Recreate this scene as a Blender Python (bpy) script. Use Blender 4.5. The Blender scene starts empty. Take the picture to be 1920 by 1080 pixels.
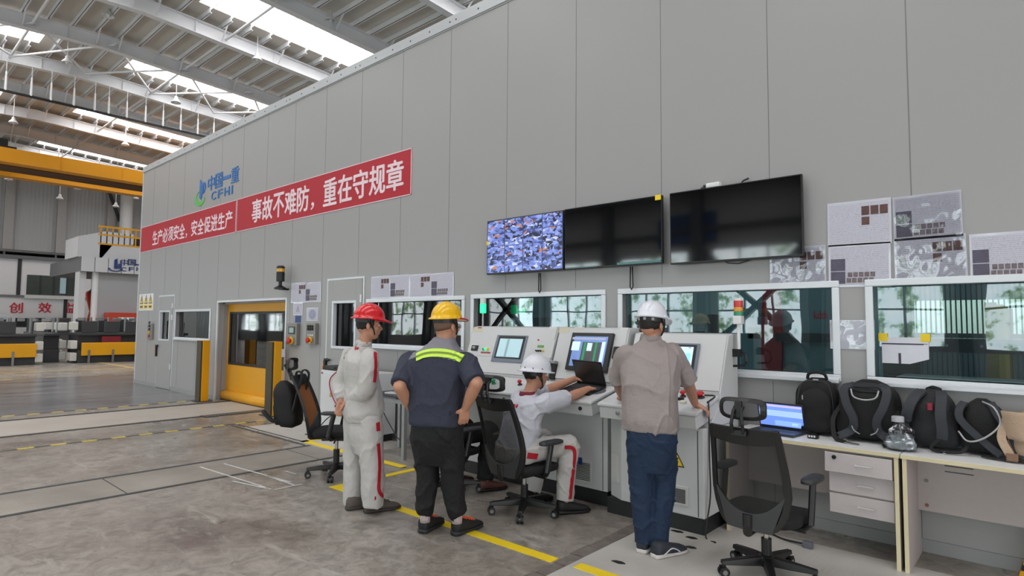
import bpy, bmesh, math, random
from mathutils import Vector, Matrix, noise
random.seed(7)
S = bpy.context.scene
COL = S.collection
# ---------------------------------------------------------------- camera
F, H = 1126.0, 1.62
YAW, PITCH, ROLL = math.radians(-41.64), math.radians(3.481), math.radians(0.4954)
FWD = Vector((math.sin(YAW)*math.cos(PITCH), math.cos(YAW)*math.cos(PITCH), math.sin(PITCH)))
_r = Vector((math.cos(YAW), -math.sin(YAW), 0)); _u = _r.cross(FWD)
RGT = _r*math.cos(ROLL) + _u*math.sin(ROLL)
UP = -_r*math.sin(ROLL) + _u*math.cos(ROLL)
CAM = Vector((0, 0, H))
cd = bpy.data.cameras.new('camera'); cam = bpy.data.objects.new('camera', cd); COL.objects.link(cam)
cam.matrix_world = Matrix(((RGT.x, UP.x, -FWD.x, 0), (RGT.y, UP.y, -FWD.y, 0), (RGT.z, UP.z, -FWD.z, H), (0, 0, 0, 1)))
cd.sensor_width = 36; cd.lens = 36*F/1920; cd.clip_start = .05; cd.clip_end = 300
S.camera = cam
# ---------------------------------------------------------------- world, exposure
S.view_settings.view_transform = 'Standard'; S.view_settings.look = 'None'
S.view_settings.exposure = 0.0; S.view_settings.gamma = 1; S.view_settings.use_curve_mapping = False
w = bpy.data.worlds.new('sky'); S.world = w; w.use_nodes = True
w.node_tree.nodes['Background'].inputs[0].default_value = (.82, .9, 1, 1)
w.node_tree.nodes['Background'].inputs[1].default_value = 1.0
SKYLIGHT = 5.0      # radiance of the overcast sky through the roof lights
SIDELIGHT = 6.0     # the same sky through the side glazing
S.cycles.max_bounces = 7; S.cycles.diffuse_bounces = 4; S.cycles.glossy_bounces = 4
S.cycles.transparent_max_bounces = 12; S.cycles.transmission_bounces = 4
S.cycles.sample_clamp_indirect = 6; S.cycles.caustics_reflective = False; S.cycles.caustics_refractive = False
# ---------------------------------------------------------------- where things stand: sight lines onto real planes
def ray(x, y): return RGT*((x-960)/F) - UP*((y-540)/F) + FWD
def onz(x, y, z=0.0): d = ray(x, y); return CAM + d*((z-H)/d.z)
def ony(x, y, Y): d = ray(x, y); return CAM + d*(Y/d.y)
def onx(x, y, X): d = ray(x, y); return CAM + d*(X/d.x)
def ond(x, y, D): return CAM + ray(x, y)*D
def depth(p): return (Vector(p)-CAM).dot(FWD)
WY = 5.35            # face of the enclosure wall
def wp(x, y): p = ony(x, y, WY); return p.x, p.z
def wr(x0, y0, x1, y1): a = wp(x0, y0); b = wp(x1, y1); return min(a[0], b[0]), max(a[0], b[0]), min(a[1], b[1]), max(a[1], b[1])
# ---------------------------------------------------------------- materials
def lin(c):
    return tuple(((v/255)/12.92 if v/255 <= .04045 else ((v/255+.055)/1.055)**2.4) for v in c)
MATS = {}
def M(name, col, rough=.5, metal=0, var=.06, scale=4, bump=0, bscale=60, emit=0, spec=.5, coat=0, coord='Object'):
    if name in MATS: return MATS[name]
    m = bpy.data.materials.new(name); m.use_nodes = True; nt = m.node_tree; N = nt.nodes; L = nt.links
    b = N['Principled BSDF']; c = lin(col)
    b.inputs['Roughness'].default_value = rough; b.inputs['Metallic'].default_value = metal
    b.inputs['Specular IOR Level'].default_value = spec; b.inputs['Coat Weight'].default_value = coat
    tc = N.new('ShaderNodeTexCoord'); n = N.new('ShaderNodeTexNoise'); n.inputs['Scale'].default_value = scale; n.inputs['Detail'].default_value = 4
    L.new(tc.outputs[coord], n.inputs['Vector'])
    mx = N.new('ShaderNodeMix'); mx.data_type = 'RGBA'
    L.new(n.outputs['Fac'], mx.inputs['Factor'])
    mx.inputs['A'].default_value = tuple(v*(1-var*1.6) for v in c)+(1,); mx.inputs['B'].default_value = tuple(min(1, v*(1+var*1.6)) for v in c)+(1,)
    L.new(mx.outputs['Result'], b.inputs['Base Color'])
    if emit:
        L.new(mx.outputs['Result'], b.inputs['Emission Color']); b.inputs['Emission Strength'].default_value = emit
    if bump:
        n2 = N.new('ShaderNodeTexNoise'); n2.inputs['Scale'].default_value = bscale; n2.inputs['Detail'].default_value = 3
        L.new(tc.outputs[coord], n2.inputs['Vector'])
        bp = N.new('ShaderNodeBump'); bp.inputs['Strength'].default_value = bump; bp.inputs['Distance'].default_value = .02
        L.new(n2.outputs['Fac'], bp.inputs['Height']); L.new(bp.outputs['Normal'], b.inputs['Normal'])
    MATS[name] = m; return m
def glass(name, tint, gain, rough=0.0, bump=.05, bscale=.9):
    m = bpy.data.materials.new(name); m.use_nodes = True; nt = m.node_tree; N = nt.nodes; L = nt.links
    N.remove(N['Principled BSDF']); o = N['Material Output']
    t = N.new('ShaderNodeBsdfTransparent'); t.inputs[0].default_value = tint+(1,)
    g = N.new('ShaderNodeBsdfGlossy'); g.inputs['Roughness'].default_value = rough
    tc = N.new('ShaderNodeTexCoord'); n = N.new('ShaderNodeTexNoise'); n.inputs['Scale'].default_value = bscale
    bp = N.new('ShaderNodeBump'); bp.inputs['Strength'].default_value = bump; bp.inputs['Distance'].default_value = .05
    L.new(tc.outputs['Object'], n.inputs['Vector']); L.new(n.outputs['Fac'], bp.inputs['Height']); L.new(bp.outputs['Normal'], g.inputs['Normal'])
    f = N.new('ShaderNodeFresnel'); f.inputs['IOR'].default_value = 1.5
    mu = N.new('ShaderNodeMath'); mu.operation = 'MULTIPLY_ADD'; mu.use_clamp = True; mu.inputs[1].default_value = gain; mu.inputs[2].default_value = .02
    L.new(f.outputs[0], mu.inputs[0]); mx = N.new('ShaderNodeMixShader'); L.new(mu.outputs[0], mx.inputs[0])
    L.new(t.outputs[0], mx.inputs[1]); L.new(g.outputs[0], mx.inputs[2]); L.new(mx.outputs[0], o.inputs['Surface'])
    return m
def see_through(name, col, cover):          # woven chair mesh, clear plastic film: part thread, part hole
    m = M(name, col, .7); nt = m.node_tree; N = nt.nodes; L = nt.links; o = N['Material Output']
    t = N.new('ShaderNodeBsdfTransparent'); mx = N.new('ShaderNodeMixShader'); mx.inputs[0].default_value = cover
    L.new(t.outputs[0], mx.inputs[1]); L.new(N['Principled BSDF'].outputs[0], mx.inputs[2]); L.new(mx.outputs[0], o.inputs['Surface'])
    return m
# ---------------------------------------------------------------- mesh building
class MB:
    def __init__(s): s.bm = bmesh.new(); s.mi = 0
    def _f(s, vs):
        try: f = s.bm.faces.new(vs); f.material_index = s.mi; return f
        except ValueError: return None
    def quad(s, *p): s._f([s.bm.verts.new(q) for q in p]); return s
    def hexa(s, v):
        v = [s.bm.verts.new(p) for p in v]
        for q in ((0, 3, 2, 1), (4, 5, 6, 7), (0, 1, 5, 4), (1, 2, 6, 5), (2, 3, 7, 6), (3, 0, 4, 7)): s._f([v[i] for i in q])
        return s
    def box(s, x0, y0, z0, x1, y1, z1):
        x0, x1 = min(x0, x1), max(x0, x1); y0, y1 = min(y0, y1), max(y0, y1); z0, z1 = min(z0, z1), max(z0, z1)
        return s.hexa([(x0, y0, z0), (x1, y0, z0), (x1, y1, z0), (x0, y1, z0), (x0, y0, z1), (x1, y0, z1), (x1, y1, z1), (x0, y1, z1)])
    def obox(s, c, sz, R=None):
        R = R or Matrix(); c = Vector(c); a, b, d = [v/2 for v in sz]
        return s.hexa([c + R.to_3x3() @ Vector(p) for p in ((-a, -b, -d), (a, -b, -d), (a, b, -d), (-a, b, -d), (-a, -b, d), (a, -b, d), (a, b, d), (-a, b, d))])
    def bar(s, p0, p1, w, h, up=(0, 0, 1)):
        p0, p1 = Vector(p0), Vector(p1); t = (p1-p0).normalized(); r = t.cross(Vector(up))
        if r.length < 1e-4: r = t.cross(Vector((1, 0, 0)))
        r.normalize(); u = r.cross(t); r = r*w/2; u = u*h/2
        return s.hexa([p0-r-u, p0+r-u, p1+r-u, p1-r-u, p0-r+u, p0+r+u, p1+r+u, p1-r+u])
    def prism(s, poly, vec):
        vec = Vector(vec); a = [s.bm.verts.new(p) for p in poly]; b = [s.bm.verts.new(Vector(p)+vec) for p in poly]; n = len(a)
        s._f(a[::-1]); s._f(b)
        for i in range(n): s._f([a[i], a[(i+1) % n], b[(i+1) % n], b[i]])
        return s
    def rings(s, rs, cap=True):
        rs = [[s.bm.verts.new(p) for p in r] for r in rs]; n = len(rs[0])
        for a, b in zip(rs, rs[1:]):
            for i in range(n): s._f([a[i], a[(i+1) % n], b[(i+1) % n], b[i]])
        if cap: s._f(rs[0][::-1]); s._f(rs[-1])
        return s
    def tube(s, pts, r, n=10, ra=None, flat=1, up=None):
        pts = [Vector(p) for p in pts]; rs = []
        t0 = (pts[1]-pts[0]).normalized(); u = Vector(up) if up else (Vector((0, 0, 1)) if abs(t0.z) < .9 else Vector((0, 1, 0)))
        for i, p in enumerate(pts):
            t = (pts[min(i+1, len(pts)-1)]-pts[max(i-1, 0)]).normalized(); a = t.cross(u).normalized(); b = a.cross(t); u = b if not up else u
            q = ra[i] if ra else r
            rs.append([p + a*math.cos(2*math.pi*k/n)*q + b*math.sin(2*math.pi*k/n)*q*flat for k in range(n)])
        return s.rings(rs)
    def cable(s, pts, r, n=8, k=6):            # smooth curve through the points
        P = [Vector(p) for p in pts]; P = [P[0]*2-P[1]]+P+[P[-1]*2-P[-2]]; out = []
        for a, b, c, d in zip(P, P[1:], P[2:], P[3:]):
            for i in range(k):
                t = i/k; out.append(.5*((2*b)+(c-a)*t+(2*a-5*b+4*c-d)*t*t+(3*b-a-3*c+d)*t**3))
        return s.tube(out+[P[-2]], r, n)
    def cyl(s, p0, p1, r, r1=None, n=20): return s.tube([p0, p1], r, n, [r, r if r1 is None else r1])
    def cone_cap(s, p0, r0, p1, r1, n=14, fl=1, side=None):     # tapered capsule, optional flattening across `side`
        p0, p1 = Vector(p0), Vector(p1); t = (p1-p0).normalized()
        a = Vector(side) if side else (Vector((0, 0, 1)) if abs(t.z) < .9 else Vector((0, 1, 0)))
        b = t.cross(a).normalized(); a = b.cross(t); rs = []
        for p, r, q in ((p0, r0, -1), (p1, r1, 1)):
            for k in (range(-4, 1) if q < 0 else range(0, 5)):
                th = k*math.pi/2/4.15; c = p + t*math.sin(th)*r; m = math.cos(th)*r
                rs.append([c + a*math.cos(2*math.pi*j/n)*m*fl + b*math.sin(2*math.pi*j/n)*m for j in range(n)])
        return s.rings(rs)
    def ball(s, c, r, R=None, n=18, k=12):
        c = Vector(c); r = (r, r, r) if isinstance(r, (int, float)) else r; R = R.to_3x3() if R else Matrix.Identity(3)
        rs = []
        for i in range(k+1):
            th = -math.pi/2*.985 + math.pi*.985*i/k
            rs.append([c + R @ Vector((math.cos(th)*math.cos(2*math.pi*j/n)*r[0], math.cos(th)*math.sin(2*math.pi*j/n)*r[1], math.sin(th)*r[2])) for j in range(n)])
        return s.rings(rs)
    def lathe(s, prof, c, ax=(0, 0, 1), n=20):
        c = Vector(c); t = Vector(ax).normalized(); a = t.orthogonal().normalized(); b = t.cross(a)
        return s.rings([[c + t*h + (a*math.cos(2*math.pi*j/n) + b*math.sin(2*math.pi*j/n))*max(r, 1e-4) for j in range(n)] for r, h in prof])
    def build(s, name, mats, parent=None, bevel=0, smooth=False, world=True, seg=2, sub=0):
        bmesh.ops.recalc_face_normals(s.bm, faces=s.bm.faces)
        if world and parent: s.bm.transform(root_of(parent).matrix_world.inverted())
        me = bpy.data.meshes.new(name); s.bm.to_mesh(me); s.bm.free()
        for m in (mats if isinstance(mats, (list, tuple)) else [mats]): me.materials.append(m)
        o = bpy.data.objects.new(name, me); COL.objects.link(o)
        if parent: o.parent = parent
        if smooth:
            for p in me.polygons: p.use_smooth = True
        if bevel:
            b = o.modifiers.new('bevel', 'BEVEL'); b.width = bevel; b.segments = seg; b.limit_method = 'ANGLE'; b.angle_limit = math.radians(40)
        if sub: b = o.modifiers.new('sub', 'SUBSURF'); b.levels = b.render_levels = sub
        return o
def root_of(o):
    while o.parent: o = o.parent
    return o
def tag(o, label=None, cat=None, group=None, kind=None):
    for k, v in (('label', label), ('category', cat), ('group', group), ('kind', kind)):
        if v: o[k] = v
    return o
def thing(name, label, cat, loc=(0, 0, 0), rz=0, group=None):
    o = bpy.data.objects.new(name, None); COL.objects.link(o); o.empty_display_size = .1
    o.matrix_world = Matrix.Translation(loc) @ Matrix.Rotation(rz, 4, 'Z'); o.location = loc; o.rotation_euler = (0, 0, rz)
    return tag(o, label, cat, group)
def struct(o): return tag(o, kind='structure')
def text(name, body, mat, parent, o, ux, uy, w, h, depth=.004, bold=0, world=True, spacing=1):
    """lettering lying in the plane through o spanned by ux (reading direction) and uy (up), fitted to w x h metres"""
    c = bpy.data.curves.new('t', 'FONT'); c.body = body; c.size = 1; c.space_character = spacing; c.resolution_u = 3
    t = bpy.data.objects.new('t', c); COL.objects.link(t)
    dg = bpy.context.evaluated_depsgraph_get(); me = bpy.data.meshes.new_from_object(t.evaluated_get(dg))
    bpy.data.objects.remove(t); bpy.data.curves.remove(c)
    vs = [v.co for v in me.vertices]; x0 = min(v.x for v in vs); x1 = max(v.x for v in vs); y0 = min(v.y for v in vs); y1 = max(v.y for v in vs)
    o, ux, uy = Vector(o), Vector(ux).normalized(), Vector(uy).normalized(); nz = ux.cross(uy)
    inv = root_of(parent).matrix_world.inverted() if parent and world else Matrix()
    bm = bmesh.new(); bm.from_mesh(me)
    g = bmesh.ops.extrude_face_region(bm, geom=bm.faces[:]); up = {v for v in g['geom'] if isinstance(v, bmesh.types.BMVert)}
    for v in bm.verts:
        v.co = inv @ (o + ux*((v.co.x-x0)/(x1-x0)*w) + uy*((v.co.y-y0)/max(1e-6, y1-y0)*h) + nz*(depth if v in up else .0005))
    if bold:      # heavier strokes: the same glyph laid down again a little to each side
        for i, (dx, dy) in enumerate(((bold, 0), (-bold, 0), (0, bold*.6), (0, -bold*.6))):
            d = bmesh.ops.duplicate(bm, geom=[f for f in bm.faces if not f.tag])['geom']
            for f in d:
                if isinstance(f, bmesh.types.BMFace): f.tag = True
                elif isinstance(f, bmesh.types.BMVert): f.co = f.co + inv.to_3x3() @ (ux*dx*w + uy*dy*h + nz*(.0006*(i+1)))
    bmesh.ops.recalc_face_normals(bm, faces=bm.faces); bm.to_mesh(me); bm.free()
    me.materials.clear(); me.materials.append(mat); me.name = name
    ob = bpy.data.objects.new(name, me); COL.objects.link(ob); ob.parent = parent
    return ob
X1, Z1, YM = Vector((1, 0, 0)), Vector((0, 0, 1)), Vector((0, -1, 0))
# ================================================================ materials used all over
PANEL = M('grey panel paint', (160, 159, 158), .38, .0, .015, .6, bump=.02, bscale=2.2)
ALU = M('white aluminium', (214, 217, 222), .35, .2, .02, 8)
REVEAL = M('grey reveal paint', (150, 148, 147), .45, 0, .03, 3)
BLACK = M('black plastic', (17, 17, 18), .45, 0, .1, 20)
DARK = M('dark grey plastic', (52, 53, 56), .5, 0, .06, 20)
STEEL = M('brushed steel', (150, 150, 150), .35, .8, .05, 20)
WHITE = M('white paint', (226, 226, 226), .45, 0, .02, 6)
ROOFW = M('white roof steel', (232, 232, 234), .5, 0, .05, .7)
YEL = M('yellow paint', (226, 160, 8), .42, 0, .05, 2)
TAPE = M('yellow floor tape', (240, 208, 30), .5, 0, .06, 3)
RED = M('red plastic', (190, 28, 36), .4, 0, .05, 10)
BLUE = M('blue plastic', (28, 62, 130), .4, 0, .05, 10)
GREEN = M('green plastic', (30, 170, 110), .4, 0, .05, 10)
PAPER = M('white paper', (214, 214, 224), .55, 0, .03, 30)
INK = M('dark printing ink', (60, 56, 66), .6, 0, .1, 30)
GOUT = M('grout dark line', (70, 70, 70), .8, 0, .1, 20)
# ================================================================ floor
def floor_mat():
    m = bpy.data.materials.new('worn concrete'); m.use_nodes = True; nt = m.node_tree; N = nt.nodes; L = nt.links; b = N['Principled BSDF']
    tc = N.new('ShaderNodeTexCoord')
    def nz(scale, det, rough=.6, dist=0, sc=None):
        n = N.new('ShaderNodeTexNoise'); n.inputs['Scale'].default_value = scale; n.inputs['Detail'].default_value = det
        n.inputs['Roughness'].default_value = rough; n.inputs['Distortion'].default_value = dist
        if sc:
            mp = N.new('ShaderNodeMapping'); mp.inputs['Scale'].default_value = sc; L.new(tc.outputs['Object'], mp.inputs[0]); L.new(mp.outputs[0], n.inputs['Vector'])
        else: L.new(tc.outputs['Object'], n.inputs['Vector'])
        return n
    def ramp(src, stops):
        r = N.new('ShaderNodeValToRGB'); e = r.color_ramp.elements
        e[0].position, e[0].color = stops[0][0], lin(stops[0][1])+(1,); e[1].position, e[1].color = stops[-1][0], lin(stops[-1][1])+(1,)
        for p, c in stops[1:-1]: x = e.new(p); x.color = lin(c)+(1,)
        L.new(src, r.inputs[0]); return r
    def mix(f, a, c2, mode='MIX'):
        x = N.new('ShaderNodeMix'); x.data_type = 'RGBA'; x.blend_type = mode
        if isinstance(f, float): x.inputs['Factor'].default_value = f
        else: L.new(f, x.inputs['Factor'])
        L.new(a, x.inputs['A'])
        if isinstance(c2, tuple): x.inputs['B'].default_value = lin(c2)+(1,)
        else: L.new(c2, x.inputs['B'])
        return x.outputs['Result']
    base = ramp(nz(.55, 8, .62, .6).outputs['Fac'], [(.3, (118, 109, 101)), (.45, (151, 143, 134)), (.56, (164, 157, 149)), (.72, (178, 172, 164))])
    fine = ramp(nz(7, 8, .75, .8).outputs['Fac'], [(.34, (150, 146, 141)), (.6, (255, 255, 255))])
    c = mix(.7, base.outputs[0], fine.outputs[0], 'MULTIPLY')
    # rubbed pale scuffs and dark oil spots
    sc = ramp(nz(2.4, 5, .6, 1.5, (.5, 1.6, 1)).outputs['Fac'], [(.57, (0, 0, 0)), (.72, (255, 255, 255))])
    c = mix(sc.outputs[0], c, (176, 172, 164))
    oil = ramp(nz(1.1, 4, .5, .4).outputs['Fac'], [(.66, (0, 0, 0)), (.78, (255, 255, 255))])
    c = mix(oil.outputs[0], c, (92, 84, 76))
    ds = N.new('ShaderNodeVectorMath'); ds.operation = 'DISTANCE'; st = onz(428, 1008); ds.inputs[1].default_value = (st.x, st.y, 0)   # one old brown stain
    wob = N.new('ShaderNodeVectorMath'); wob.operation = 'MULTIPLY_ADD'; nw = nz(5, 4); L.new(nw.outputs['Color'], wob.inputs[0]); wob.inputs[1].default_value = (.3, .3, 0); L.new(tc.outputs['Object'], wob.inputs[2])
    L.new(wob.outputs[0], ds.inputs[0]); stain = ramp(ds.outputs['Value'], [(.1, (190, 190, 190)), (.3, (0, 0, 0))]); c = mix(stain.outputs[0], c, (88, 70, 66))
    L.new(c, b.inputs['Base Color'])
    rr = N.new('ShaderNodeMapRange'); rr.inputs['From Min'].default_value = .3; rr.inputs['From Max'].default_value = .7
    rr.inputs['To Min'].default_value = .2; rr.inputs['To Max'].default_value = .42
    L.new(nz(.8, 5).outputs['Fac'], rr.inputs[0]); L.new(rr.outputs[0], b.inputs['Roughness'])
    b.inputs['Specular IOR Level'].default_value = .5
    bp = N.new('ShaderNodeBump'); bp.inputs['Strength'].default_value = .08; bp.inputs['Distance'].default_value = .01
    L.new(nz(24, 4).outputs['Fac'], bp.inputs['Height']); L.new(bp.outputs[0], b.inputs['Normal'])
    return m
FLOOR = floor_mat()
def plate_mat(nm='checker plate', col=(192, 188, 182), var=.2):
    m = M(nm, col, .5, .1, var, 1.6); nt = m.node_tree; N = nt.nodes; L = nt.links; b = N['Principled BSDF']
    tc = N.new('ShaderNodeTexCoord'); hs = []
    for rot, off in ((45, 0), (-45, .5)):
        mp = N.new('ShaderNodeMapping'); mp.inputs['Rotation'].default_value = (0, 0, math.radians(rot)); mp.inputs['Scale'].default_value = (1, 2.6, 1)
        mp.inputs['Location'].default_value = (off, off, 0)
        v = N.new('ShaderNodeTexVoronoi'); v.inputs['Scale'].default_value = 17; v.inputs['Randomness'].default_value = 0
        L.new(tc.outputs['Object'], mp.inputs[0]); L.new(mp.outputs[0], v.inputs['Vector']); hs.append(v)
    mn = N.new('ShaderNodeMath'); mn.operation = 'MINIMUM'; L.new(hs[0].outputs['Distance'], mn.inputs[0]); L.new(hs[1].outputs['Distance'], mn.inputs[1])
    bp = N.new('ShaderNodeBump'); bp.invert = True; bp.inputs['Strength'].default_value = .5; bp.inputs['Distance'].default_value = .008
    L.new(mn.outputs[0], bp.inputs['Height']); L.new(bp.outputs[0], b.inputs['Normal']); return m
PLATE = plate_mat()
struct(MB().box(-60, -14.2, -.2, 16, 28, 0).build('floor', FLOOR))
PALE = M('pale concrete', (180, 173, 164), .5, 0, .1, 1.5, bump=.05, bscale=30)
struct(MB().box(-12.5, -14, 0, -10.9, WY+.55, .003).build('floor_strip', PALE))
for i, x in enumerate((-12.6, -10.86)):
    struct(MB().box(x-.05, -14, 0, x+.05, WY+.5, .006).build('floor_rail', M('rail groove', (66, 62, 58), .6, .3, .2, 5)))
DPL = plate_mat('dull checker plate', (150, 144, 135), .3); struct(MB().box(-7.3, -14, 0, -6.5, 4.25, .004).build('floor_plate', DPL))
q = MB(); q.box(-7.36, -14, 0, -7.29, 4.25, .005); q.box(-6.52, -14, 0, -6.47, 4.25, .005)
for y in (-2.1, -.1, 1.9, 3.9): q.box(-7.3, y, 0, -6.5, y+.012, .0045)
struct(q.build('floor_joint', GOUT))
struct(MB().box(-9.3, 4.28, 0, -6.4, 5.2, .003).build('floor_plate', PLATE))
q = MB().box(-9.6, 4.2, 0, -7.4, 4.23, .006); q.box(-9.6, 4.3, 0, -7.4, 4.33, .006); struct(q.build('floor_trench', GOUT))
q = MB().box(-10.95, 4.25, 0, -10.7, WY, .008); q.mi = 1
for k in range(18): q.box(-10.93, 4.3+.058*k, .008, -10.72, 4.325+.058*k, .0095)
struct(q.build('floor_grating', [M('grating dark', (58, 56, 54), .6, .3), M('grating bar', (130, 126, 120), .5, .4)]))
def epoxy():
    m = M('far grey floor paint', (126, 127, 130), .22, 0, .1, .5); nt = m.node_tree; N = nt.nodes; L = nt.links; tc = N.new('ShaderNodeTexCoord'); mp = N.new('ShaderNodeMapping'); mp.inputs['Scale'].default_value = (2.2, .35, 1)
    n = N.new('ShaderNodeTexNoise'); n.inputs['Scale'].default_value = 1.2; n.inputs['Detail'].default_value = 8; L.new(tc.outputs['Object'], mp.inputs[0]); L.new(mp.outputs[0], n.inputs['Vector']); r = N.new('ShaderNodeValToRGB'); r.color_ramp.elements[0].position = .35; r.color_ramp.elements[0].color = lin((98, 98, 100))+(1,); r.color_ramp.elements[1].position = .65; r.color_ramp.elements[1].color = lin((138, 138, 141))+(1,)
    L.new(n.outputs['Fac'], r.inputs[0]); L.new(r.outputs[0], N['Principled BSDF'].inputs['Base Color']); return m
struct(MB().box(-21.1, -14, 0, -13.2, 28, .002).build('floor_painted', epoxy()))
a0, a1 = onz(1043, 1068), onz(1205, 982)
PX = (a0.x+a1.x)/2
struct(MB().box(PX+.04, -14, 0, PX+2.3, 4.95, .004).build('floor_plate', PLATE))
q = MB()
for k in range(60):
    y = -8+k*.21; j = random.uniform(.0, .03); q.box(PX-.05-j, y, 0, PX+.05+random.uniform(-.02, .03), y+.215, .0035)
struct(q.build('floor_joint', M('crumbling joint', (112, 104, 98), .9, 0, .3, 14)))
# hazard tape across the rails, lane tapes
HAZ = M('dark tape dash', (96, 92, 84), .6, 0, .1, 5)
for x, lab in ((-9.72, 'thin dashed hazard tape on the floor just right of the rails'), (-13.17, 'thin dashed hazard tape on the floor left of the rails')):
    q = MB(); k = 0; y = -12
    while y < WY-.1:
        q.mi = k % 2; q.box(x-.035, y, 0, x+.035, y+.17, .006); y += .17; k += 1
    tag(q.build('floor_tape', [M('worn yellow dash', (206, 184, 80), .6, 0, .15, 6), HAZ]), lab, 'floor tape')
c0 = onz(618, 913); c1 = onz(1047, 1048)
q = MB().box(c0.x, 3.33, 0, c1.x, 3.42, .004); q.box(c0.x, 3.42, 0, c0.x+.09, 4.6, .004)
tag(q.build('floor_tape', TAPE), 'bright yellow L-shaped floor tape with a corner behind the red-helmeted worker', 'floor tape')
d0 = onz(1085, 1060)
tag(MB().box(d0.x, 3.36, .0041, d0.x+3.4, 3.45, .008).build('floor_tape', TAPE), 'short yellow tape on the pale checker plate at the bottom edge', 'floor tape')
e0 = onz(562, 828)
q = MB().box(e0.x, e0.y-.0, .0041, e0.x+2.2, e0.y+.1, .0075); q.box(e0.x, e0.y-.0, .0041, e0.x+.1, e0.y+.6, .0075)
tag(q.build('floor_tape', TAPE), 'yellow floor tape under the chair that carries a backpack', 'floor tape')
q = MB().box(-60, 6.9, 0, -18.2, 7.02, .004); q.box(-21.3, -3, 0, -21.15, 3.3, .004); q.box(-23.9, -9, 0, -23.8, 6.9, .004)
tag(q.build('floor_tape', M('faded yellow lane', (196, 174, 92), .5, 0, .2, 3)), 'faded yellow lane lines on the far glossy floor', 'floor tape')
q = MB()
for a, b in (((375, 876), (505, 917)), ((435, 903), (508, 918)), ((500, 893), (553, 911)), ((515, 919), (565, 909)), ((535, 884), (556, 890)), ((420, 870), (545, 905))):
    p, r = onz(*a), onz(*b); q.bar(p+Vector((0, 0, .0048)), r+Vector((0, 0, .0048)), .022, .002)
tag(q.build('chalk_mark', M('white chalk', (200, 198, 194), .9, 0, .2, 12)), 'white chalk lines on the floor beside the checker plate strip', 'floor marking', kind='stuff')
# chips and debris on the plate
for i, (px, py, sx) in enumerate(((1160, 1056, .05), (1296, 1028, .04), (1297, 1010, .045), (1270, 998, .05))):
    p = onz(px, py); q = MB(); q.prism([(p.x-sx, p.y-.012, .004), (p.x+sx*.2, p.y-.02, .004), (p.x+sx, p.y+.004, .004), (p.x+sx*.4, p.y+.02, .004), (p.x-sx*.6, p.y+.012, .004)], (0, 0, .006))
    tag(q.build('debris_chip', BLACK), ['black rubber scrap on the checker plate left of the jeans man', 'dark curled scrap on the plate right of his shoes', 'small dark chip lying above the curled scrap', 'dark sliver by the console plinth behind his shoes'][i], 'debris', 'scraps on the checker plate')
# ================================================================ enclosure wall with its openings
XL, ZT = wp(262, 500)[0], 5.75
XR = 3.4
W1 = wr(690, 562, 868, 655); W2 = wr(887, 557, 1132, 705); W3 = wr(1164, 548, 1570, 706); W4x = wp(1630, 541)[0]
zt, zb = 1.965, wp(1500, 704)[1]
W1 = (W1[0]-.0, W1[1], wp(860, 655)[1], wp(860, 559)[1]); W2 = (W2[0], W2[1], zb, zt); W3 = (W3[0], W3[1], zb, zt); W4 = (W4x, W4x+2.35, zb, zt)
D2 = wr(617, 527, 680, 660); D2 = (D2[0], D2[1]-.02, 0, D2[3])           # second personnel door
D2W = wr(627, 567, 667, 653)
D1 = (wp(300, 560)[0], wp(327, 560)[0], 0, wp(300, 557)[1])               # first personnel door
D1W = wr(302.5, 584, 318, 638)
WS = wr(330, 583, 393, 637)
RD = (wp(409, 570)[0], wp(537, 570)[0], 0, wp(537, 561)[1])               # roller door opening
OPEN = [W1, W2, W3, W4, D2W, D1W, WS, RD]
xs = sorted({XL, XR, *[o[0] for o in OPEN], *[o[1] for o in OPEN]}); zs = sorted({0, ZT, *[o[2] for o in OPEN], *[o[3] for o in OPEN]})
TH = .11
q = MB()
for xa, xb in zip(xs, xs[1:]):
    z0 = None; run = []
    for za, zb_ in zip(zs, zs[1:]):
        cx, cz = (xa+xb)/2, (za+zb_)/2
        if any(o[0] < cx < o[1] and o[2] < cz < o[3] for o in OPEN):
            if z0 is not None: q.box(xa, WY, z0, xb, WY+TH, za); z0 = None
        elif z0 is None: z0 = za
    if z0 is not None: q.box(xa, WY, z0, xb, WY+TH, ZT)
struct(q.build('wall_front', PANEL))
q = MB()
sx = [wp(1697, 0)[0], wp(1437, 0)[0]]; pitch = sx[0]-sx[1]; k = 0; x = sx[0]
seams = [sx[0]+pitch, sx[0]+2*pitch, sx[0]+3*pitch]
while x > XL+.1: seams.append(x); x -= pitch
for x in seams:
    cuts = sorted([(o[2]-.06, o[3]+.06) for o in OPEN+[D2, D1] if o[0]-.06 < x < o[1]+.06]); z = 0
    for c in cuts+[(ZT-.14, ZT)]:
        if c[0] > z: q.box(x-.003, WY-.0015, z, x+.003, WY+.001, c[0])
        z = max(z, c[1])
struct(q.build('trim_1', M('panel joint', (118, 118, 118), .7)))
q = MB().box(XL-.02, WY-.025, ZT-.12, XR, WY+TH+.02, ZT+.03); q.box(XL-.02, WY-.012, ZT-.135, XR, WY, ZT-.12)
struct(q.build('trim_2', M('cap flashing', (184, 186, 188), .35, .1, .02, 3), bevel=.004))
q = MB(); x = XR-.3; k = 0
while x > XL+.2:
    q.lathe([(0, .004), (.011, .004), (.013, 0)], (x, WY-.025, ZT-.05), (0, -1, 0), 8); x -= .42 if k % 6 else .12; k += 1
struct(q.build('trim_3', DARK))
struct(MB().box(XL-.03, WY-.012, 0, XL+.03, WY+TH, ZT).build('trim_4', M('corner flashing', (206, 208, 212), .35, .2)))
q = MB()
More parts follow.
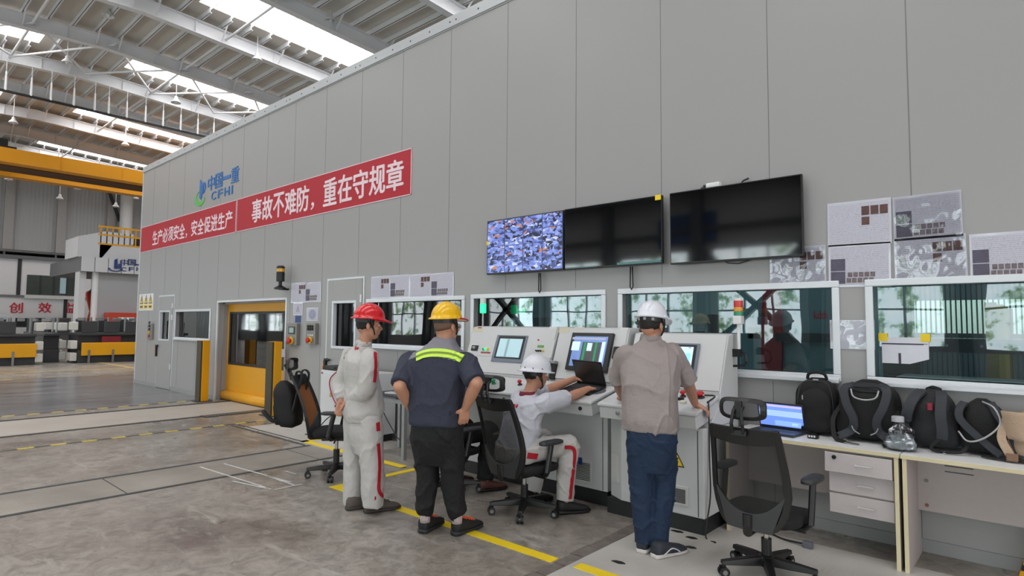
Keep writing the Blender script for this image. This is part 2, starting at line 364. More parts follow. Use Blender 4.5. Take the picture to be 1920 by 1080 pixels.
for xa, xb in ((XL, D1[0]), (D1[1], RD[0]), (RD[1], D2[0]), (D2[1], XR)): q.box(xa, WY-.014, 0, xb, WY, .09)
struct(q.build('baseboard_front', M('plinth profile', (150, 150, 150), .5)))
# rest of the enclosure and its dim inside
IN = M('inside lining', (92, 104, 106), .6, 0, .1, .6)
struct(MB().box(XL-.0, WY+TH, 0, XL+.1, 15, ZT).build('wall_left', PANEL))
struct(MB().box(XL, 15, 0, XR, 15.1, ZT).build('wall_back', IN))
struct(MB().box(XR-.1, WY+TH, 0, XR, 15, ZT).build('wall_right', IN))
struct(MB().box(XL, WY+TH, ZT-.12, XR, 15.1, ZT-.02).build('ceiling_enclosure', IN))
# ---------------------------------------------------------------- windows
PANE = glass('window glass', (.55, .66, .68), 1.55)
def window(n, r, parts=True):
    x0, x1, z0, z1 = r; fw = .055; q = MB()
    def fr(o, a, yf, yb):   # four mitred bars of a frame
        for (xa, xb, za, zb_) in ((x0-o, x1+o, z0-o, z0+a), (x0-o, x1+o, z1-a, z1+o), (x0-o, x0+a, z0+a, z1-a), (x1-a, x1+o, z0+a, z1-a)): q.box(xa, yf, za, xb, yb, zb_)
    fr(fw*.55, fw*.45, WY-.018, WY+.0)
    f = struct(q.build('window_%d' % n, ALU, bevel=.006))
    q = MB()
    for (xa, xb, za, zb_) in ((x0, x1, z0, z0+.012), (x0, x1, z1-.012, z1), (x0, x0+.012, z0, z1), (x1-.012, x1, z0, z1)): q.box(xa, WY-.001, za, xb, WY+TH, zb_)
    q.build('window_reveal', REVEAL, f)
    q = MB().box(x0+.01, WY+TH*.72, z0+.01, x1-.01, WY+TH*.8, z1-.01); q.build('window_pane', PANE, f)
    q = MB().prism([(x0-.02, WY-.05, z0-.04), (x0-.02, WY-.05, z0-.015), (x0-.02, WY+.0, z0+.012), (x0-.02, WY+.0, z0-.04)], (x1-x0+.04, 0, 0)); q.build('window_sill', ALU, f)
    return f
for i, r in enumerate((W1, W2, W3, W4, WS)): window(i+1, r)
# ---------------------------------------------------------------- personnel doors
def door(n, D, Wn, hinge_left):
    x0, x1, z0, z1 = D; q = MB(); t = .035
    q.box(x0-t, WY-.012, 0, x0, WY, z1+t); q.box(x1, WY-.012, 0, x1+t, WY, z1+t); q.box(x0, WY-.012, z1, x1, WY, z1+t)
    d = struct(q.build('door_%d' % n, ALU, bevel=.004))
    q = MB(); a, b, c, e = Wn
    for (xa, xb, za, zb_) in ((x0+.006, a, .02, z1-.006), (b, x1-.006, .02, z1-.006), (a, b, .02, c), (a, b, e, z1-.006)): q.box(xa, WY-.022, za, xb, WY-.001, zb_)
    q.build('door_leaf', PANEL, d, bevel=.003)
    q = MB(); s = .02
    for (xa, xb, za, zb_) in ((a-s, b+s, c-s, c+s), (a-s, b+s, e-s, e+s), (a-s, a+s, c+s, e-s), (b-s, b+s, c+s, e-s)): q.box(xa, WY-.034, za, xb, WY+.03, zb_)
    q.build('window_frame', ALU, d, bevel=.004)
    MB().box(a, WY+.05, c, b, WY+.056, e).build('window_pane', PANE, d)
    xh = (x0+.055) if not hinge_left else x1-.055; dx = -1 if not hinge_left else 1
    q = MB(); q.box(xh-.03*1, WY-.075, 1.0, xh+.03, WY-.022, 1.05); q.cyl((xh, WY-.07, 1.03), (xh+.14*-dx, WY-.07, 1.03), .016)
    q.box(xh+dx*.04-.03, WY-.06, .76, xh+dx*.04+.03, WY-.015, 1.02)
    h = q.build('door_handle', BLACK, d, bevel=.006)
    MB().box(xh+dx*.085-.02, WY-.055, .8, xh+dx*.085+.02, WY-.012, .98).build('grip_edge', M('orange plastic', (236, 150, 20), .4), h, bevel=.004)
    xk = x1-.02 if not hinge_left else x0+.02
    for z in (.55, 1.72, 2.0): MB().cyl((xk, WY-.03, z-.06), (xk, WY-.03, z+.06), .016).build('hinge', WHITE, d)
    return d
door(1, D1, D1W, False); door(2, D2, D2W, False)
# ---------------------------------------------------------------- yellow roller door in its recess
x0, x1, _, z1 = RD; yd = WY+.2; q = MB()
q.box(x0, WY+TH, 0, x0+.05, yd+.1, z1); q.box(x1-.05, WY+TH, 0, x1, yd+.1, z1); q.box(x0, WY+TH, z1-.04, x1, yd+.1, z1)
struct(q.build('door_3', REVEAL))
q = MB(); t = .03
q.box(x0-t, WY-.015, 0, x0+t*.4, WY+.02, z1+t); q.box(x1-t*.4, WY-.015, 0, x1+t, WY+.02, z1+t); q.box(x0, WY-.015, z1-t*.4, x1, WY+.02, z1+t)
struct(q.build('trim_5', ALU, bevel=.004))
rd = thing('roller_door', 'yellow roll-up door with a large clear window, set back in the grey wall', 'door', ((x0+x1)/2, yd, 0))
v0 = ony(433, 588, yd); v1 = ony(530, 691, yd); va, vb, vc, ve = v0.x, min(v1.x, x1-.25), v1.z, v0.z
q = MB()
for (xa, xb, za, zb_) in ((x0+.05, va, .1, z1-.04), (vb, x1-.05, .1, z1-.04), (va, vb, .1, vc), (va, vb, ve, z1-.04)): q.box(xa, yd, za, xb, yd+.03, zb_)
q.build('curtain', M('yellow door fabric', (222, 158, 12), .45, 0, .03, 1.2, bump=.03, bscale=3), rd)
q = MB(); s = .035
for (xa, xb, za, zb_) in ((va-s, vb+s, vc-s, vc+.01), (va-s, vb+s, ve-.01, ve+s), (va-s, va+.01, vc, ve), (vb-.01, vb+s, vc, ve)): q.box(xa, yd-.012, za, xb, yd+.035, zb_)
q.build('window_seal', BLACK, rd, bevel=.008)
MB().box(va, yd+.01, vc, vb, yd+.016, ve).build('window_pane', glass('door vinyl', (.62, .64, .64), 1.6, .03), rd)
q = MB().tube([(x0+.05, yd-.03, .1), (x1-.05, yd-.03, .1)], .1, 18); q.build('bottom_seal', YEL, rd, smooth=True)
# guard posts beside the door
def guard(p, top, lab):
    z = ony(p[0], top, p[2] if False else onz(p[0], p[1]).y).z; b = onz(p[0], p[1]); b.y = min(b.y, WY-.19); t = thing('guard_post', lab, 'guard post', (b.x, b.y, 0), 0, 'yellow guard posts at the roller door')
    MB().box(b.x-.12, b.y-.07, 0, b.x+.12, b.y+.07, z).build('post', YEL, t, bevel=.006)
    MB().box(b.x-.12, b.y-.1, .004, b.x+.1, b.y-.071, z-.004).build('backing_channel', M('dark channel', (74, 66, 50), .5, .3), t)
    MB().box(b.x-.2, b.y-.16, 0, b.x+.18, b.y+.14, .012).build('base_plate', DARK, t)
    return t
g = guard((379, 752), 638, 'yellow steel guard post left of the roller door, by the small window')
g = guard((521, 778), 640, 'yellow steel guard post right of the roller door, by the backpack chair')
b = onz(521, 778); p = ony(517, 662, b.y-.1)
MB().box(b.x+.12, b.y-.03, p.z-.07, b.x+.124, b.y+.03, p.z+.07).build('paper_tag', PAPER, g)
# ================================================================ hall: roof, rafters, skylights
HX0, HX1, HY0, HY1, RY = -57, 14, -14, 27, 7.0
def roofz(y, z=13.8): return z-.05*abs(y-RY)
SHEET = M('roof sheet', (206, 200, 190), .6, 0, .06, .5)
skm = bpy.data.materials.new('translucent roof sheet under sky'); skm.use_nodes = True; N = skm.node_tree.nodes; L = skm.node_tree.links
wv = N.new('ShaderNodeTexWave'); wv.inputs['Scale'].default_value = .5; wv.bands_direction = 'Y'; tc = N.new('ShaderNodeTexCoord'); L.new(tc.outputs['Object'], wv.inputs['Vector'])
rp = N.new('ShaderNodeValToRGB'); rp.color_ramp.elements[0].position = 0; rp.color_ramp.elements[0].color = (.84, .9, .96, 1); rp.color_ramp.elements[1].position = .06; rp.color_ramp.elements[1].color = (1, .985, .985, 1)
L.new(wv.outputs['Color'], rp.inputs[0])
b = N['Principled BSDF']; L.new(rp.outputs[0], b.inputs['Emission Color']); b.inputs['Emission Strength'].default_value = SKYLIGHT; b.inputs['Base Color'].default_value = (.8, .8, .8, 1)
RAF = [-15.6-4.5*k for k in range(-6, 10)]
SKYB = [(-51.25, -48.9), (-41.9, -38.95), (-32.5, -29.95), (-23.6, -20.95), (-14.4, -11.95), (-5.4, -2.95), (3.6, 6.05)]
YN = (HY0+1.5, 5.3); YF = (8.55, HY1-1.5)
q = MB()
xc = sorted({HX0-1, HX1, *[v for s in SKYB for v in s if HX0 < v < HX1]})
for xa, xb in zip(xc, xc[1:]):
    sky = any(s[0]-.01 <= xa and xb <= s[1]+.01 for s in SKYB)
    for ya, yb in ((HY0-.3, YN[0]), YN, (YN[1], RY), (RY, YF[0]), YF, (YF[1], HY1+.3)):
        if sky and (ya, yb) in (YN, YF): continue
        q.hexa([(xa, ya, roofz(ya)), (xb, ya, roofz(ya)), (xb, yb, roofz(yb)), (xa, yb, roofz(yb)), (xa, ya, roofz(ya)+.08), (xb, ya, roofz(ya)+.08), (xb, yb, roofz(yb)+.08), (xa, yb, roofz(yb)+.08)])
struct(q.build('ceiling', SHEET))
for s in SKYB:
    for ya, yb in (YN, YF):
        struct(MB().quad((s[0], ya, roofz(ya)+.03), (s[1], ya, roofz(ya)+.03), (s[1], yb, roofz(yb)+.03), (s[0], yb, roofz(yb)+.03)).build('window_skylight', skm))
def slope_bar(q, x, z, w, h):
    for ya, yb in ((HY0, RY), (RY, HY1)):
        za, zb_ = roofz(ya, z), roofz(yb, z)
        q.hexa([(x-w/2, ya, za), (x+w/2, ya, za), (x+w/2, yb, zb_), (x-w/2, yb, zb_), (x-w/2, ya, za+h), (x+w/2, ya, za+h), (x+w/2, yb, zb_+h), (x-w/2, yb, zb_+h)])
PUR = [RY+s*(.4+.8*k) for s in (-1, 1) for k in range(24)]
for x in RAF:
    q = MB(); slope_bar(q, x, 13.0, .3, .03); slope_bar(q, x, 13.03, .05, .49); slope_bar(q, x, 13.52, .3, .03)
    y = HY0+.4
    while y < HY1: q.box(x-.12, y-.008, roofz(y, 13.03), x+.12, y+.008, roofz(y, 13.5)); y += 3.2
    struct(q.build('ceiling_rafter', ROOFW))
    q = MB()
    for y in PUR[::3]:
        if HY0+1 < y < HY1-1:
            for d in (-1, 1): q.bar((x+d*.05, y, roofz(y, 13.06)), (x+d*.62, y, roofz(y, 13.62)), .05, .05)
    struct(q.build('ceiling_brace', ROOFW))
for y in PUR:
    z = roofz(y); q = MB(); inb = YN[0] < y < YN[1] or YF[0] < y < YF[1]
    for xa, xb in zip(xc, xc[1:]):          # purlins thinned across roof lights, standing in for glare that bleaches them
        if inb and any(s[0]-.01 <= xa and xb <= s[1]+.01 for s in SKYB): q.box(xa, y-.012, z-.1, xb, y+.012, z-.001)
        else: q.box(max(xa, HX0), y-.035, z-.22, xb, y-.02, z-.001); q.box(max(xa, HX0), y-.035, z-.22, xb, y+.035, z-.205)
    struct(q.build('ceiling_purlin', ROOFW))
# wind bracing of pipes between the second and third rafter in view
for (xa, xb) in ((-33.3, -28.8), (-19.9+13.5, -15.4+13.5)):
    q = MB()
    for ya, yb in ((1.2, 4.5), (4.5, 7.2), (7.2, 10), (10, 13), (13, 16)):
        q.cyl((xa, ya, roofz(ya, 13.2)), (xb, yb, roofz(yb, 13.2)), .045); q.cyl((xa, yb, roofz(yb, 13.25)), (xb, ya, roofz(ya, 13.25)), .045)
    struct(q.build('ceiling_bracing', ROOFW))
for yy in (4.5, 10, 16):
    struct(MB().cyl((HX0, yy, roofz(yy, 13.25)), (HX1, yy, roofz(yy, 13.25)), .05).build('ceiling_tie_pipe', ROOFW))
# hall walls
SID = M('corrugated wall', (184, 186, 187), .5, .1, .03, .3); nt = SID.node_tree; N = nt.nodes; L = nt.links
wv = N.new('ShaderNodeTexWave'); wv.bands_direction = 'Y'; wv.inputs['Scale'].default_value = 1.3; tc = N.new('ShaderNodeTexCoord'); L.new(tc.outputs['Object'], wv.inputs['Vector'])
bp = N.new('ShaderNodeBump'); bp.inputs['Strength'].default_value = .35; bp.inputs['Distance'].default_value = .05; L.new(wv.outputs['Fac'], bp.inputs['Height']); L.new(bp.outputs[0], N['Principled BSDF'].inputs['Normal'])
struct(MB().box(HX0-.3, HY0, 0, HX0, HY1, 14).build('wall_far', SID))
struct(MB().box(HX0, HY1, 0, HX1, HY1+.3, 14).build('wall_rear', SID))
struct(MB().box(HX1, HY0, 0, HX1+.3, HY1, 14).build('wall_near', M('near hall wall', (200, 200, 198), .6)))
for px in (16, 115, 208):
    y = onx(px, 420, HX0+.3).y; struct(MB().box(HX0, y-.28, 0, HX0+.35, y+.28, 13.3).build('wall_pilaster', M('pilaster', (176, 174, 172), .5)))
y = onx(237, 400, HX0+1.2).y; struct(MB().cyl((HX0+1.2, y, 0), (HX0+1.2, y, 13), .45, n=24).build('wall_downpipe', WHITE))
a = onx(205, 360, HX0+.5); b_ = onx(225, 415, HX0+.5); struct(MB().bar(a, b_, .2, .2).build('wall_brace', DARK))
# opposite long wall: glazed bays with trees outside, an added glowing upper row, steel posts and braces
OPW = M('opposite wall paint', (182, 184, 186), .6, 0, .05, .4)
def daylight(name, stops, strength, scale):
    m = bpy.data.materials.new(name); m.use_nodes = True; N = m.node_tree.nodes; L = m.node_tree.links; b = N['Principled BSDF']
    tc = N.new('ShaderNodeTexCoord'); n1 = N.new('ShaderNodeTexNoise'); n1.inputs['Scale'].default_value = scale; n1.inputs['Detail'].default_value = 7; n1.inputs['Roughness'].default_value = .65; L.new(tc.outputs['Object'], n1.inputs['Vector'])
    r = N.new('ShaderNodeValToRGB'); e = r.color_ramp.elements; e[0].position, e[0].color = stops[0][0], stops[0][1]+(1,); e[1].position, e[1].color = stops[-1][0], stops[-1][1]+(1,)
    for p, c in stops[1:-1]: x = e.new(p); x.color = c+(1,)
    L.new(n1.outputs['Fac'], r.inputs[0]); L.new(r.outputs[0], b.inputs['Emission Color']); b.inputs['Emission Strength'].default_value = strength; b.inputs['Base Color'].default_value = (.1, .1, .1, 1); return m
day = daylight('daylit glazing with trees outside', [(.36, (.10, .17, .10)), (.43, (.34, .46, .34)), (.48, (.80, .92, .96)), (.7, (.96, .98, 1))], SIDELIGHT, 1.3)
hazy = daylight('added clerestory glow', [(.3, (.95, .96, 1)), (.7, (1, .97, .97))], SIDELIGHT*.14, .4)  # unseen upper panes, added to throw more light on the enclosure wall
bays = [(-56+4.5*k+.55, -56+4.5*k+3.95) for k in range(16)]
q = MB(); z0, z1, z2, z3 = .9, 4.4, 8.0, 9.2
for za, zb_ in ((0, z0), (z1, z2), (z3, 14)): q.box(HX0, HY0-.3, za, HX1, HY0, zb_)
xx = [HX0]+[v for bb in bays for v in bb]+[HX1]
for i in range(0, len(xx), 2):
    for za, zb_ in ((z0, z1), (z2, z3)): q.box(xx[i], HY0-.3, za, xx[i+1], HY0, zb_)
struct(q.build('wall_opposite', OPW))
for i, bb in enumerate(bays):
    q = MB()
    for k in range(4): q.box(bb[0]+(bb[1]-bb[0])*k/3-.04, HY0-.15, z0, bb[0]+(bb[1]-bb[0])*k/3+.04, HY0-.05, z1)
    for z in (z0, 2.3, 3.3, z1): q.box(bb[0], HY0-.15, z-.035, bb[1], HY0-.05, z+.035)
    f = struct(q.build('window_%d' % (6+i), ALU)); MB().box(bb[0], HY0-.22, z0, bb[1], HY0-.16, z1).build('window_pane', day, f)
    q = MB().box(bb[0], HY0-.15, z2-.04, bb[1], HY0-.05, z2+.04); q.box(bb[0], HY0-.15, (z2+z3)/2-.03, bb[1], HY0-.05, (z2+z3)/2+.03); f = struct(q.build('window_%d' % (26+i), ALU)); MB().box(bb[0], HY0-.22, z2, bb[1], HY0-.16, z3).build('window_pane', hazy, f)  # upper row is added fill light
q = MB()
for k in range(17): q.box(-56.15+4.5*k, HY0, 0, -55.75+4.5*k, HY0+.5, 12.9)
for k in (7, 10):
    x = -55.95+4.5*k; q.bar((x, HY0+.3, .3), (x+4.5, HY0+.3, 4.6), .28, .2); q.bar((x, HY0+.3, 4.6), (x+4.5, HY0+.3, .3), .28, .2)
q.box(HX0, HY0+.2, 6.9, HX1, HY0+.9, 7.6); q.box(HX0, HY0+.0, 5.2, HX1, HY0+.2, 5.4)
struct(q.build('wall_posts', M('grey steel', (88, 92, 96), .5)))
struct(MB().box(-12.9, HY0+.02, 4.7, -10.2, HY0+.1, 6.0).build('wall_board', M('blue board', (30, 74, 128), .5)))
# unseen gate in the near end wall, glowing panel added for light from the right
f = struct(MB().box(HX1-.12, -11.2, 0, HX1, 4.2, 6.6).build('door_4', DARK)); MB().box(HX1-.14, -11, .02, HX1-.125, 4, 6.4).build('gate_fill_panel', daylight('added gate glow', [(.3, (.95, .96, 1)), (.7, (1, .98, .98))], SIDELIGHT*.6, .4), f)
# ================================================================ crane runway lighting rail with hanging rods
t = thing('bus_bar', 'thin dark crane power rail hung from the roof on white rods', 'power rail', (-33.3, 7, 11.6))
zr = onx(150, 202, -33.3).z
MB().box(-33.34, HY0+3, zr-.06, -33.26, 17, zr+.04).build('rail', BLACK, t)
MB().box(-33.42, HY0+3, zr+.06, -33.36, 17, zr+.1).build('upper_rail', STEEL, t)
for px in (10, 58, 95, 138, 177, 203, 237, 272, 305, 338, 370, 400):
    y = onx(px, 165+px*.25, -33.3).y; q = MB().cyl((-33.3, y, zr+.02), (-33.3, y, zr+.85), .05, .035, 8); q.cyl((-33.3, y, zr+.85), (-33.3, y, roofz(y, 13.0)), .014, n=6)
    q.build('hanger_rod', WHITE, t)
# pendant high-bay lamps
def lamp(px, py, x, lab, top=None):
    p = onx(px, py, x); zt = roofz(p.y, 13.8); t = thing('pendant_lamp', lab, 'lamp', (p.x, p.y, p.z), 0, 'pendant high bay lamps')
    MB().cyl((p.x, p.y, p.z+.25), (p.x, p.y, zt), .02, n=8).build('rod', ROOFW, t)
    MB().lathe([(.05, .24), (.08, .2), (.08, .12), (.2, -.03), (.22, -.08), (.2, -.08), (.07, .1)], p, (0, 0, 1), 20).build('shade', WHITE, t, smooth=True)
    MB().ball(p-Vector((0, 0, .02)), (.07, .07, .1)).build('bulb', M('pale glass bulb', (235, 235, 230), .2), t, smooth=True)
for a in ((203, 27, -27, 'white pendant lamp at the top left between the first rafters'), (126, 115, -31, 'white pendant lamp on a long rod in front of the cross bracing'),
          (482, 110, -24.3, 'pendant lamp hanging under the rafter beside the widest skylight'), (620, 36, -20, 'pendant lamp at the upper edge of the widest skylight'),
          (25, 228, -41, 'pendant lamp above the yellow crane at the left edge'), (235, 270, -41, 'pendant lamp between two skylights above the crane'),
          (330, 190, -31, 'pendant lamp below the middle skylight'), (16, 335, -50, 'small far lamp under the crane, leftmost of the row'), (112, 371, -49, 'small far lamp on a long rod under the crane, second of the row'),
          (145, 353, -53, 'small far lamp close below the crane, third of the row'), (217, 386, -49, 'small far lamp on a long rod near the round pipe'), (255, 371, -53, 'small far lamp at the right end of the crane, by the grey wall')):
    lamp(*a)
# ================================================================ yellow overhead crane
CX = -41; z0, z1 = 10.02, 10.78
t = thing('overhead_crane', 'yellow double-girder overhead crane across the far hall', 'crane', (CX, 7, z0))
CR = M('crane yellow', (232, 158, 14), .45, 0, .03, .6)
q = MB().box(CX-.8, -12, z0, CX, 25, z1)
for k in range(12): q.box(CX, -10+k*3-.02, z0, CX+.02, -10+k*3+.02, z1)
q.build('front_girder', CR, t); MB().box(CX-4.8, -12, z0, CX-4.0, 25, z1).build('rear_girder', CR, t)
MB().box(CX-2.4, -12, z0-.06, CX-.8, 25, z0+.02).build('walkway', M('brown walkway', (92, 60, 22), .7), t)
for y in (-12, 25): MB().box(CX-5.4, y-.5, z0-.4, CX+.6, y+.5, z0+.3).build('end_carriage', CR, t)
p = onx(8, 262, CX); q = MB().box(CX-4.5, p.y-3, z1, CX-.1, p.y+.55, z1+.12); q.box(CX-3.6, p.y-2.5, z1+.12, CX-.4, p.y+.22, z1+.55); q.cyl((CX-2, p.y-2.6, z1+.45), (CX-2, p.y+.2, z1+.45), .4)
q.build('hoist_trolley', BLACK, t)
# ================================================================ two-storey site office at the far end
OX = -50
t = thing('site_office', 'white two-storey office block with a long upper window at the far end', 'building', (OX-3, 8, 0))
OW = M('office white', (232, 233, 236), .5, 0, .02, .4)
zt, zm = 5.62, 3.12
MB().box(OX-6, -8, 0, OX, 12.6, zt).build('body', OW, t)
q = MB().box(OX-6.1, -8.1, zt, OX+.25, 12.8, zt+.22); q.box(OX-6.1, -8.1, zt+.42, OX+.2, 12.8, zt+.58)
for y in (1, 4, 7, 9.7, 12.5): q.box(OX+.0, y-.05, zt+.2, OX+.1, y+.05, zt+.45)
q.build('roof_edge', M('roof edge grey', (112, 114, 116), .5), t)
MB().box(OX-.0, -8.1, zm, OX+.12, 12.7, zm+.14).build('storey_band', STEEL, t)
for py in ((35, 530), (122, 580)):
    y = onx(py[0], py[1], OX).y; za, zb_ = (zm+.14, zt) if py[1] < 550 else (.2, zm); MB().box(OX, y-.1, za, OX+.05, y+.1, zb_).build('joint_strip', DARK, t)
ya, yb = onx(50, 530, OX).y, onx(149, 530, OX).y; za, zb_ = onx(70, 553, OX).z, onx(70, 516, OX).z
f = MB().box(OX-.02, ya, za, OX+.04, yb, zb_).build('window', M('dark office glass', (84, 92, 88), .12, 0, .25, .5), t)
for k in range(1, 4): MB().box(OX+.03, ya+(yb-ya)*k/4-.04, za, OX+.07, ya+(yb-ya)*k/4+.04, zb_).build('mullion', DARK, f)
MB().box(OX+.02, ya-.1, za-.24, OX+.22, yb+.1, za-.02).build('window_ledge', WHITE, t)
MB().box(OX-.01, yb-1.1, za+.15, OX+.045, yb-.75, zb_-.1).build('lit_pane', M('pale reflection', (190, 222, 232), .2), t)  # reflection on the glass put in as a pale panel
ya2 = onx(6, 530, OX).y; MB().box(OX-.01, ya2-3, za, OX+.04, ya2-.4, zb_).build('window', M('dark office glass', (84, 92, 88), .12, 0, .25, .5), t)
for px, c in ((30, '创'), (84, '效'), (133, '益')):
    p = onx(px, 577, OX); text('letter', c, M('red lettering', (206, 32, 52), .5), t, (OX+.005, p.y-.34, p.z-.34), (0, 1, 0), Z1, .68, .68, .04, .012)
for (pxa, pxb, pya, pyb) in ((29, 50, 596, 613), (65, 84, 596, 618), (85, 100, 604, 614), (107, 122, 605, 614)):
    a = onx(pxa, pya, OX); b_ = onx(pxb, pyb, OX); MB().box(OX-.02, a.y, b_.z, OX+.03, b_.y, a.z).build('opening', M('dark opening', (40, 42, 44), .6), t)
a = onx(0, 594, OX+.2); b_ = onx(10, 612, OX+.2); MB().box(OX+.0, a.y-2, b_.z, OX+.06, b_.y, a.z).build('lit_screen', M('cyan screen', (190, 224, 238), .4), t)
for k, (px, py, s) in enumerate(((78, 605, .7), (118, 604, .55))):
    p = onx(px, 615, OX+2.2); z = onx(px, py-8, OX+2.2).z; bt = thing('far_cabinet', ['grey cabinet in front of the white office, below the middle red character', 'small grey cabinet in front of the white office, left of the dish stand'][k], 'cabinet', (p.x, p.y, 0))
    MB().box(p.x-.4, p.y-s, 0, p.x+.4, p.y+s*.6, z).build('body', DARK if k == 0 else STEEL, bt, bevel=.02); MB().box(p.x+.4, p.y-s*.8, z*.4, p.x+.43, p.y+s*.4, z*.95).build('door', M('cabinet door', (96, 98, 100), .5), bt)
# ================================================================ big grey milling machine with orange robot
GX = -38
t = thing('gantry_machine', 'large grey gantry milling machine with a deep header carrying a blue emblem', 'machine', (GX-2, 10, 0))
GM = M('machine grey', (188, 188, 190), .45, 0, .03, .5); GL = M('machine light grey', (206, 206, 208), .45, 0, .03, .5)
h0 = onx(152, 508, GX); h1 = onx(152, 480, GX); yl = h0.y; yr = 15; hz0, hz1 = h0.z, h1.z
q = MB().box(GX-7.0, yl, hz0, GX-.03, yr, hz1); q.mi = 1; yy = yl
while yy < yr: q.box(GX-.03, yy, hz0, GX, yy+.585, hz1); yy += .62
q.build('header', [M('joint grey', (110, 110, 112), .6), GL], t)
p = onx(217, 497, GX); q = MB()
q.prism([(GX+.02, p.y-.08, p.z-.2), (GX+.02, p.y-.08, p.z+.28), (GX+.02, p.y+.06, p.z+.36), (GX+.02, p.y+.1, p.z-.2)], (.03, 0, 0)); q.prism([(GX+.02, p.y+.12, p.z-.18), (GX+.02, p.y+.12, p.z+.08), (GX+.02, p.y+.28, p.z+.1), (GX+.02, p.y+.26, p.z-.16)], (.03, 0, 0))
q.rings([[(GX+.02+d, p.y+math.cos(a)*.34*s-.02, p.z-.2+math.sin(a)*.16*s) for d, s in ((0, 1), (.03, 1), (.03, .72), (0, .72))] for a in [math.pi*(.95+.1*k) for k in range(12)]])
q.build('emblem', M('navy emblem', (34, 60, 120), .5), t)
for px, c, c2 in ((233, '中', 'C'), (247, '国', 'F'), (261, '一', 'H')):
    p = onx(px, 493, GX); text('letter', c, M('navy emblem', (34, 60, 120), .5), t, (GX+.01, p.y-.2, p.z-.14), (0, 1, 0), Z1, .4, .34 if c != '一' else .07, .02, .01)
    text('letter', c2, M('navy emblem', (34, 60, 120), .5), t, (GX+.01, p.y-.13, p.z-.46), (0, 1, 0), Z1, .24, .22, .02, .01)
ya, yb = onx(151, 540, GX).y, onx(182, 540, GX).y
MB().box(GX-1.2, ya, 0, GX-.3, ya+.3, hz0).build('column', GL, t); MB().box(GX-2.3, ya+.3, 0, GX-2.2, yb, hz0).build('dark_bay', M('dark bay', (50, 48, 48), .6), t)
MB().cyl((GX-.4, yb, 0), (GX-.4, yb, hz0), .16).build('round_column', WHITE, t)
MB().box(GX-1.6, yb+.1, 0, GX-.3, yr, hz0).build('side_panel', M('machine panel', (164, 165, 167), .5, 0, .03, .6), t)
ym = onx(150, 450, GX).y; zc = onx(185, 431, GX).z
q = MB().prism([(GX-3, ym, hz1), (GX-3, ym, zc-.4), (GX-3, ym+1.2, zc), (GX-3, ym+2.6, zc), (GX-3, ym+2.6, zc-.6), (GX-3, ym+1.6, zc-.7), (GX-3, ym+1.1, hz1)], (2.6, 0, 0)); q.build('drive_housing', GL, t)
MB().box(GX-2.8, ym+1.3, hz1, GX-.8, ym+2.8, zc-.75).build('drive_unit', DARK, t)
yb2 = onx(192, 450, GX).y; q = MB().box(GX-3, yb2, hz1, GX-.4, yr, hz1+.75); q.build('upper_deck', GL, t)
q = MB(); zb2 = hz1+.75
for k in range(22): q.box(GX-.46, yb2+k*.28, zb2, GX-.4, yb2+k*.28+.05, zb2+1.0)
for z in (0, .5, .95): q.box(GX-.47, yb2-.1, zb2+z, GX-.39, yr, zb2+z+.09)
q.build('railing', YEL, t)
q = MB(); q.box(GX-2.4, yb2+.4, zb2, GX-1.2, yb2+1.7, zb2+.75); q.box(GX-2.4, yb2+2.1, zb2, GX-1.2, yb2+3.2, zb2+.7); q.build('motor', DARK, t)
q = MB(); q.box(GX-2.6, yb2+4.0, zb2, GX-.9, yb2+6, zb2+.8); q.build('tank', M('cream tank', (214, 196, 150), .5), t)
ry0, ry1 = onx(198, 590, GX).y, onx(255, 590, GX).y; rz = onx(198, 586, GX).z
b_ = MB().box(GX-.28, ry0, .3, GX+.6, ry1, rz).build('control_booth', M('booth red', (186, 62, 40), .5), t)
for k in (0, 1):
    y = ry0+.45+k*1.15-(.12 if k else 0); MB().box(GX+.6, y, rz-1.2, GX+.63, y+.75, rz-.25).build('window', WHITE, b_); MB().box(GX+.63, y+.15, rz-1.1, GX+.64, y+.62, rz-.4).build('window_pane', M('booth glass', (110, 124, 132), .2), b_)
# orange robot standing in the dark bay
rp = onx(170, 575, GX-1.2); t = thing('welding_robot', 'orange robot arm standing in the dark bay of the grey machine', 'robot', (rp.x, rp.y, 0))
ORG = M('robot orange', (204, 64, 36), .4, 0, .05, 2)
MB().lathe([(.3, 0), (.3, .3), (.26, .4), (.26, 1.0), (.2, 1.1)], (rp.x, rp.y, 0)).build('base', ORG, t)
MB().cone_cap((rp.x, rp.y, 1.1), .26, (rp.x, rp.y+.15, 2.2), .2).build('lower_arm', ORG, t); MB().cone_cap((rp.x, rp.y+.15, 2.2), .22, (rp.x-.1, rp.y-.1, 3.1), .16).build('upper_arm', ORG, t); MB().cyl((rp.x-.1, rp.y-.1, 3.1), (rp.x+.1, rp.y+.1, 3.4), .1).build('wrist', DARK, t)
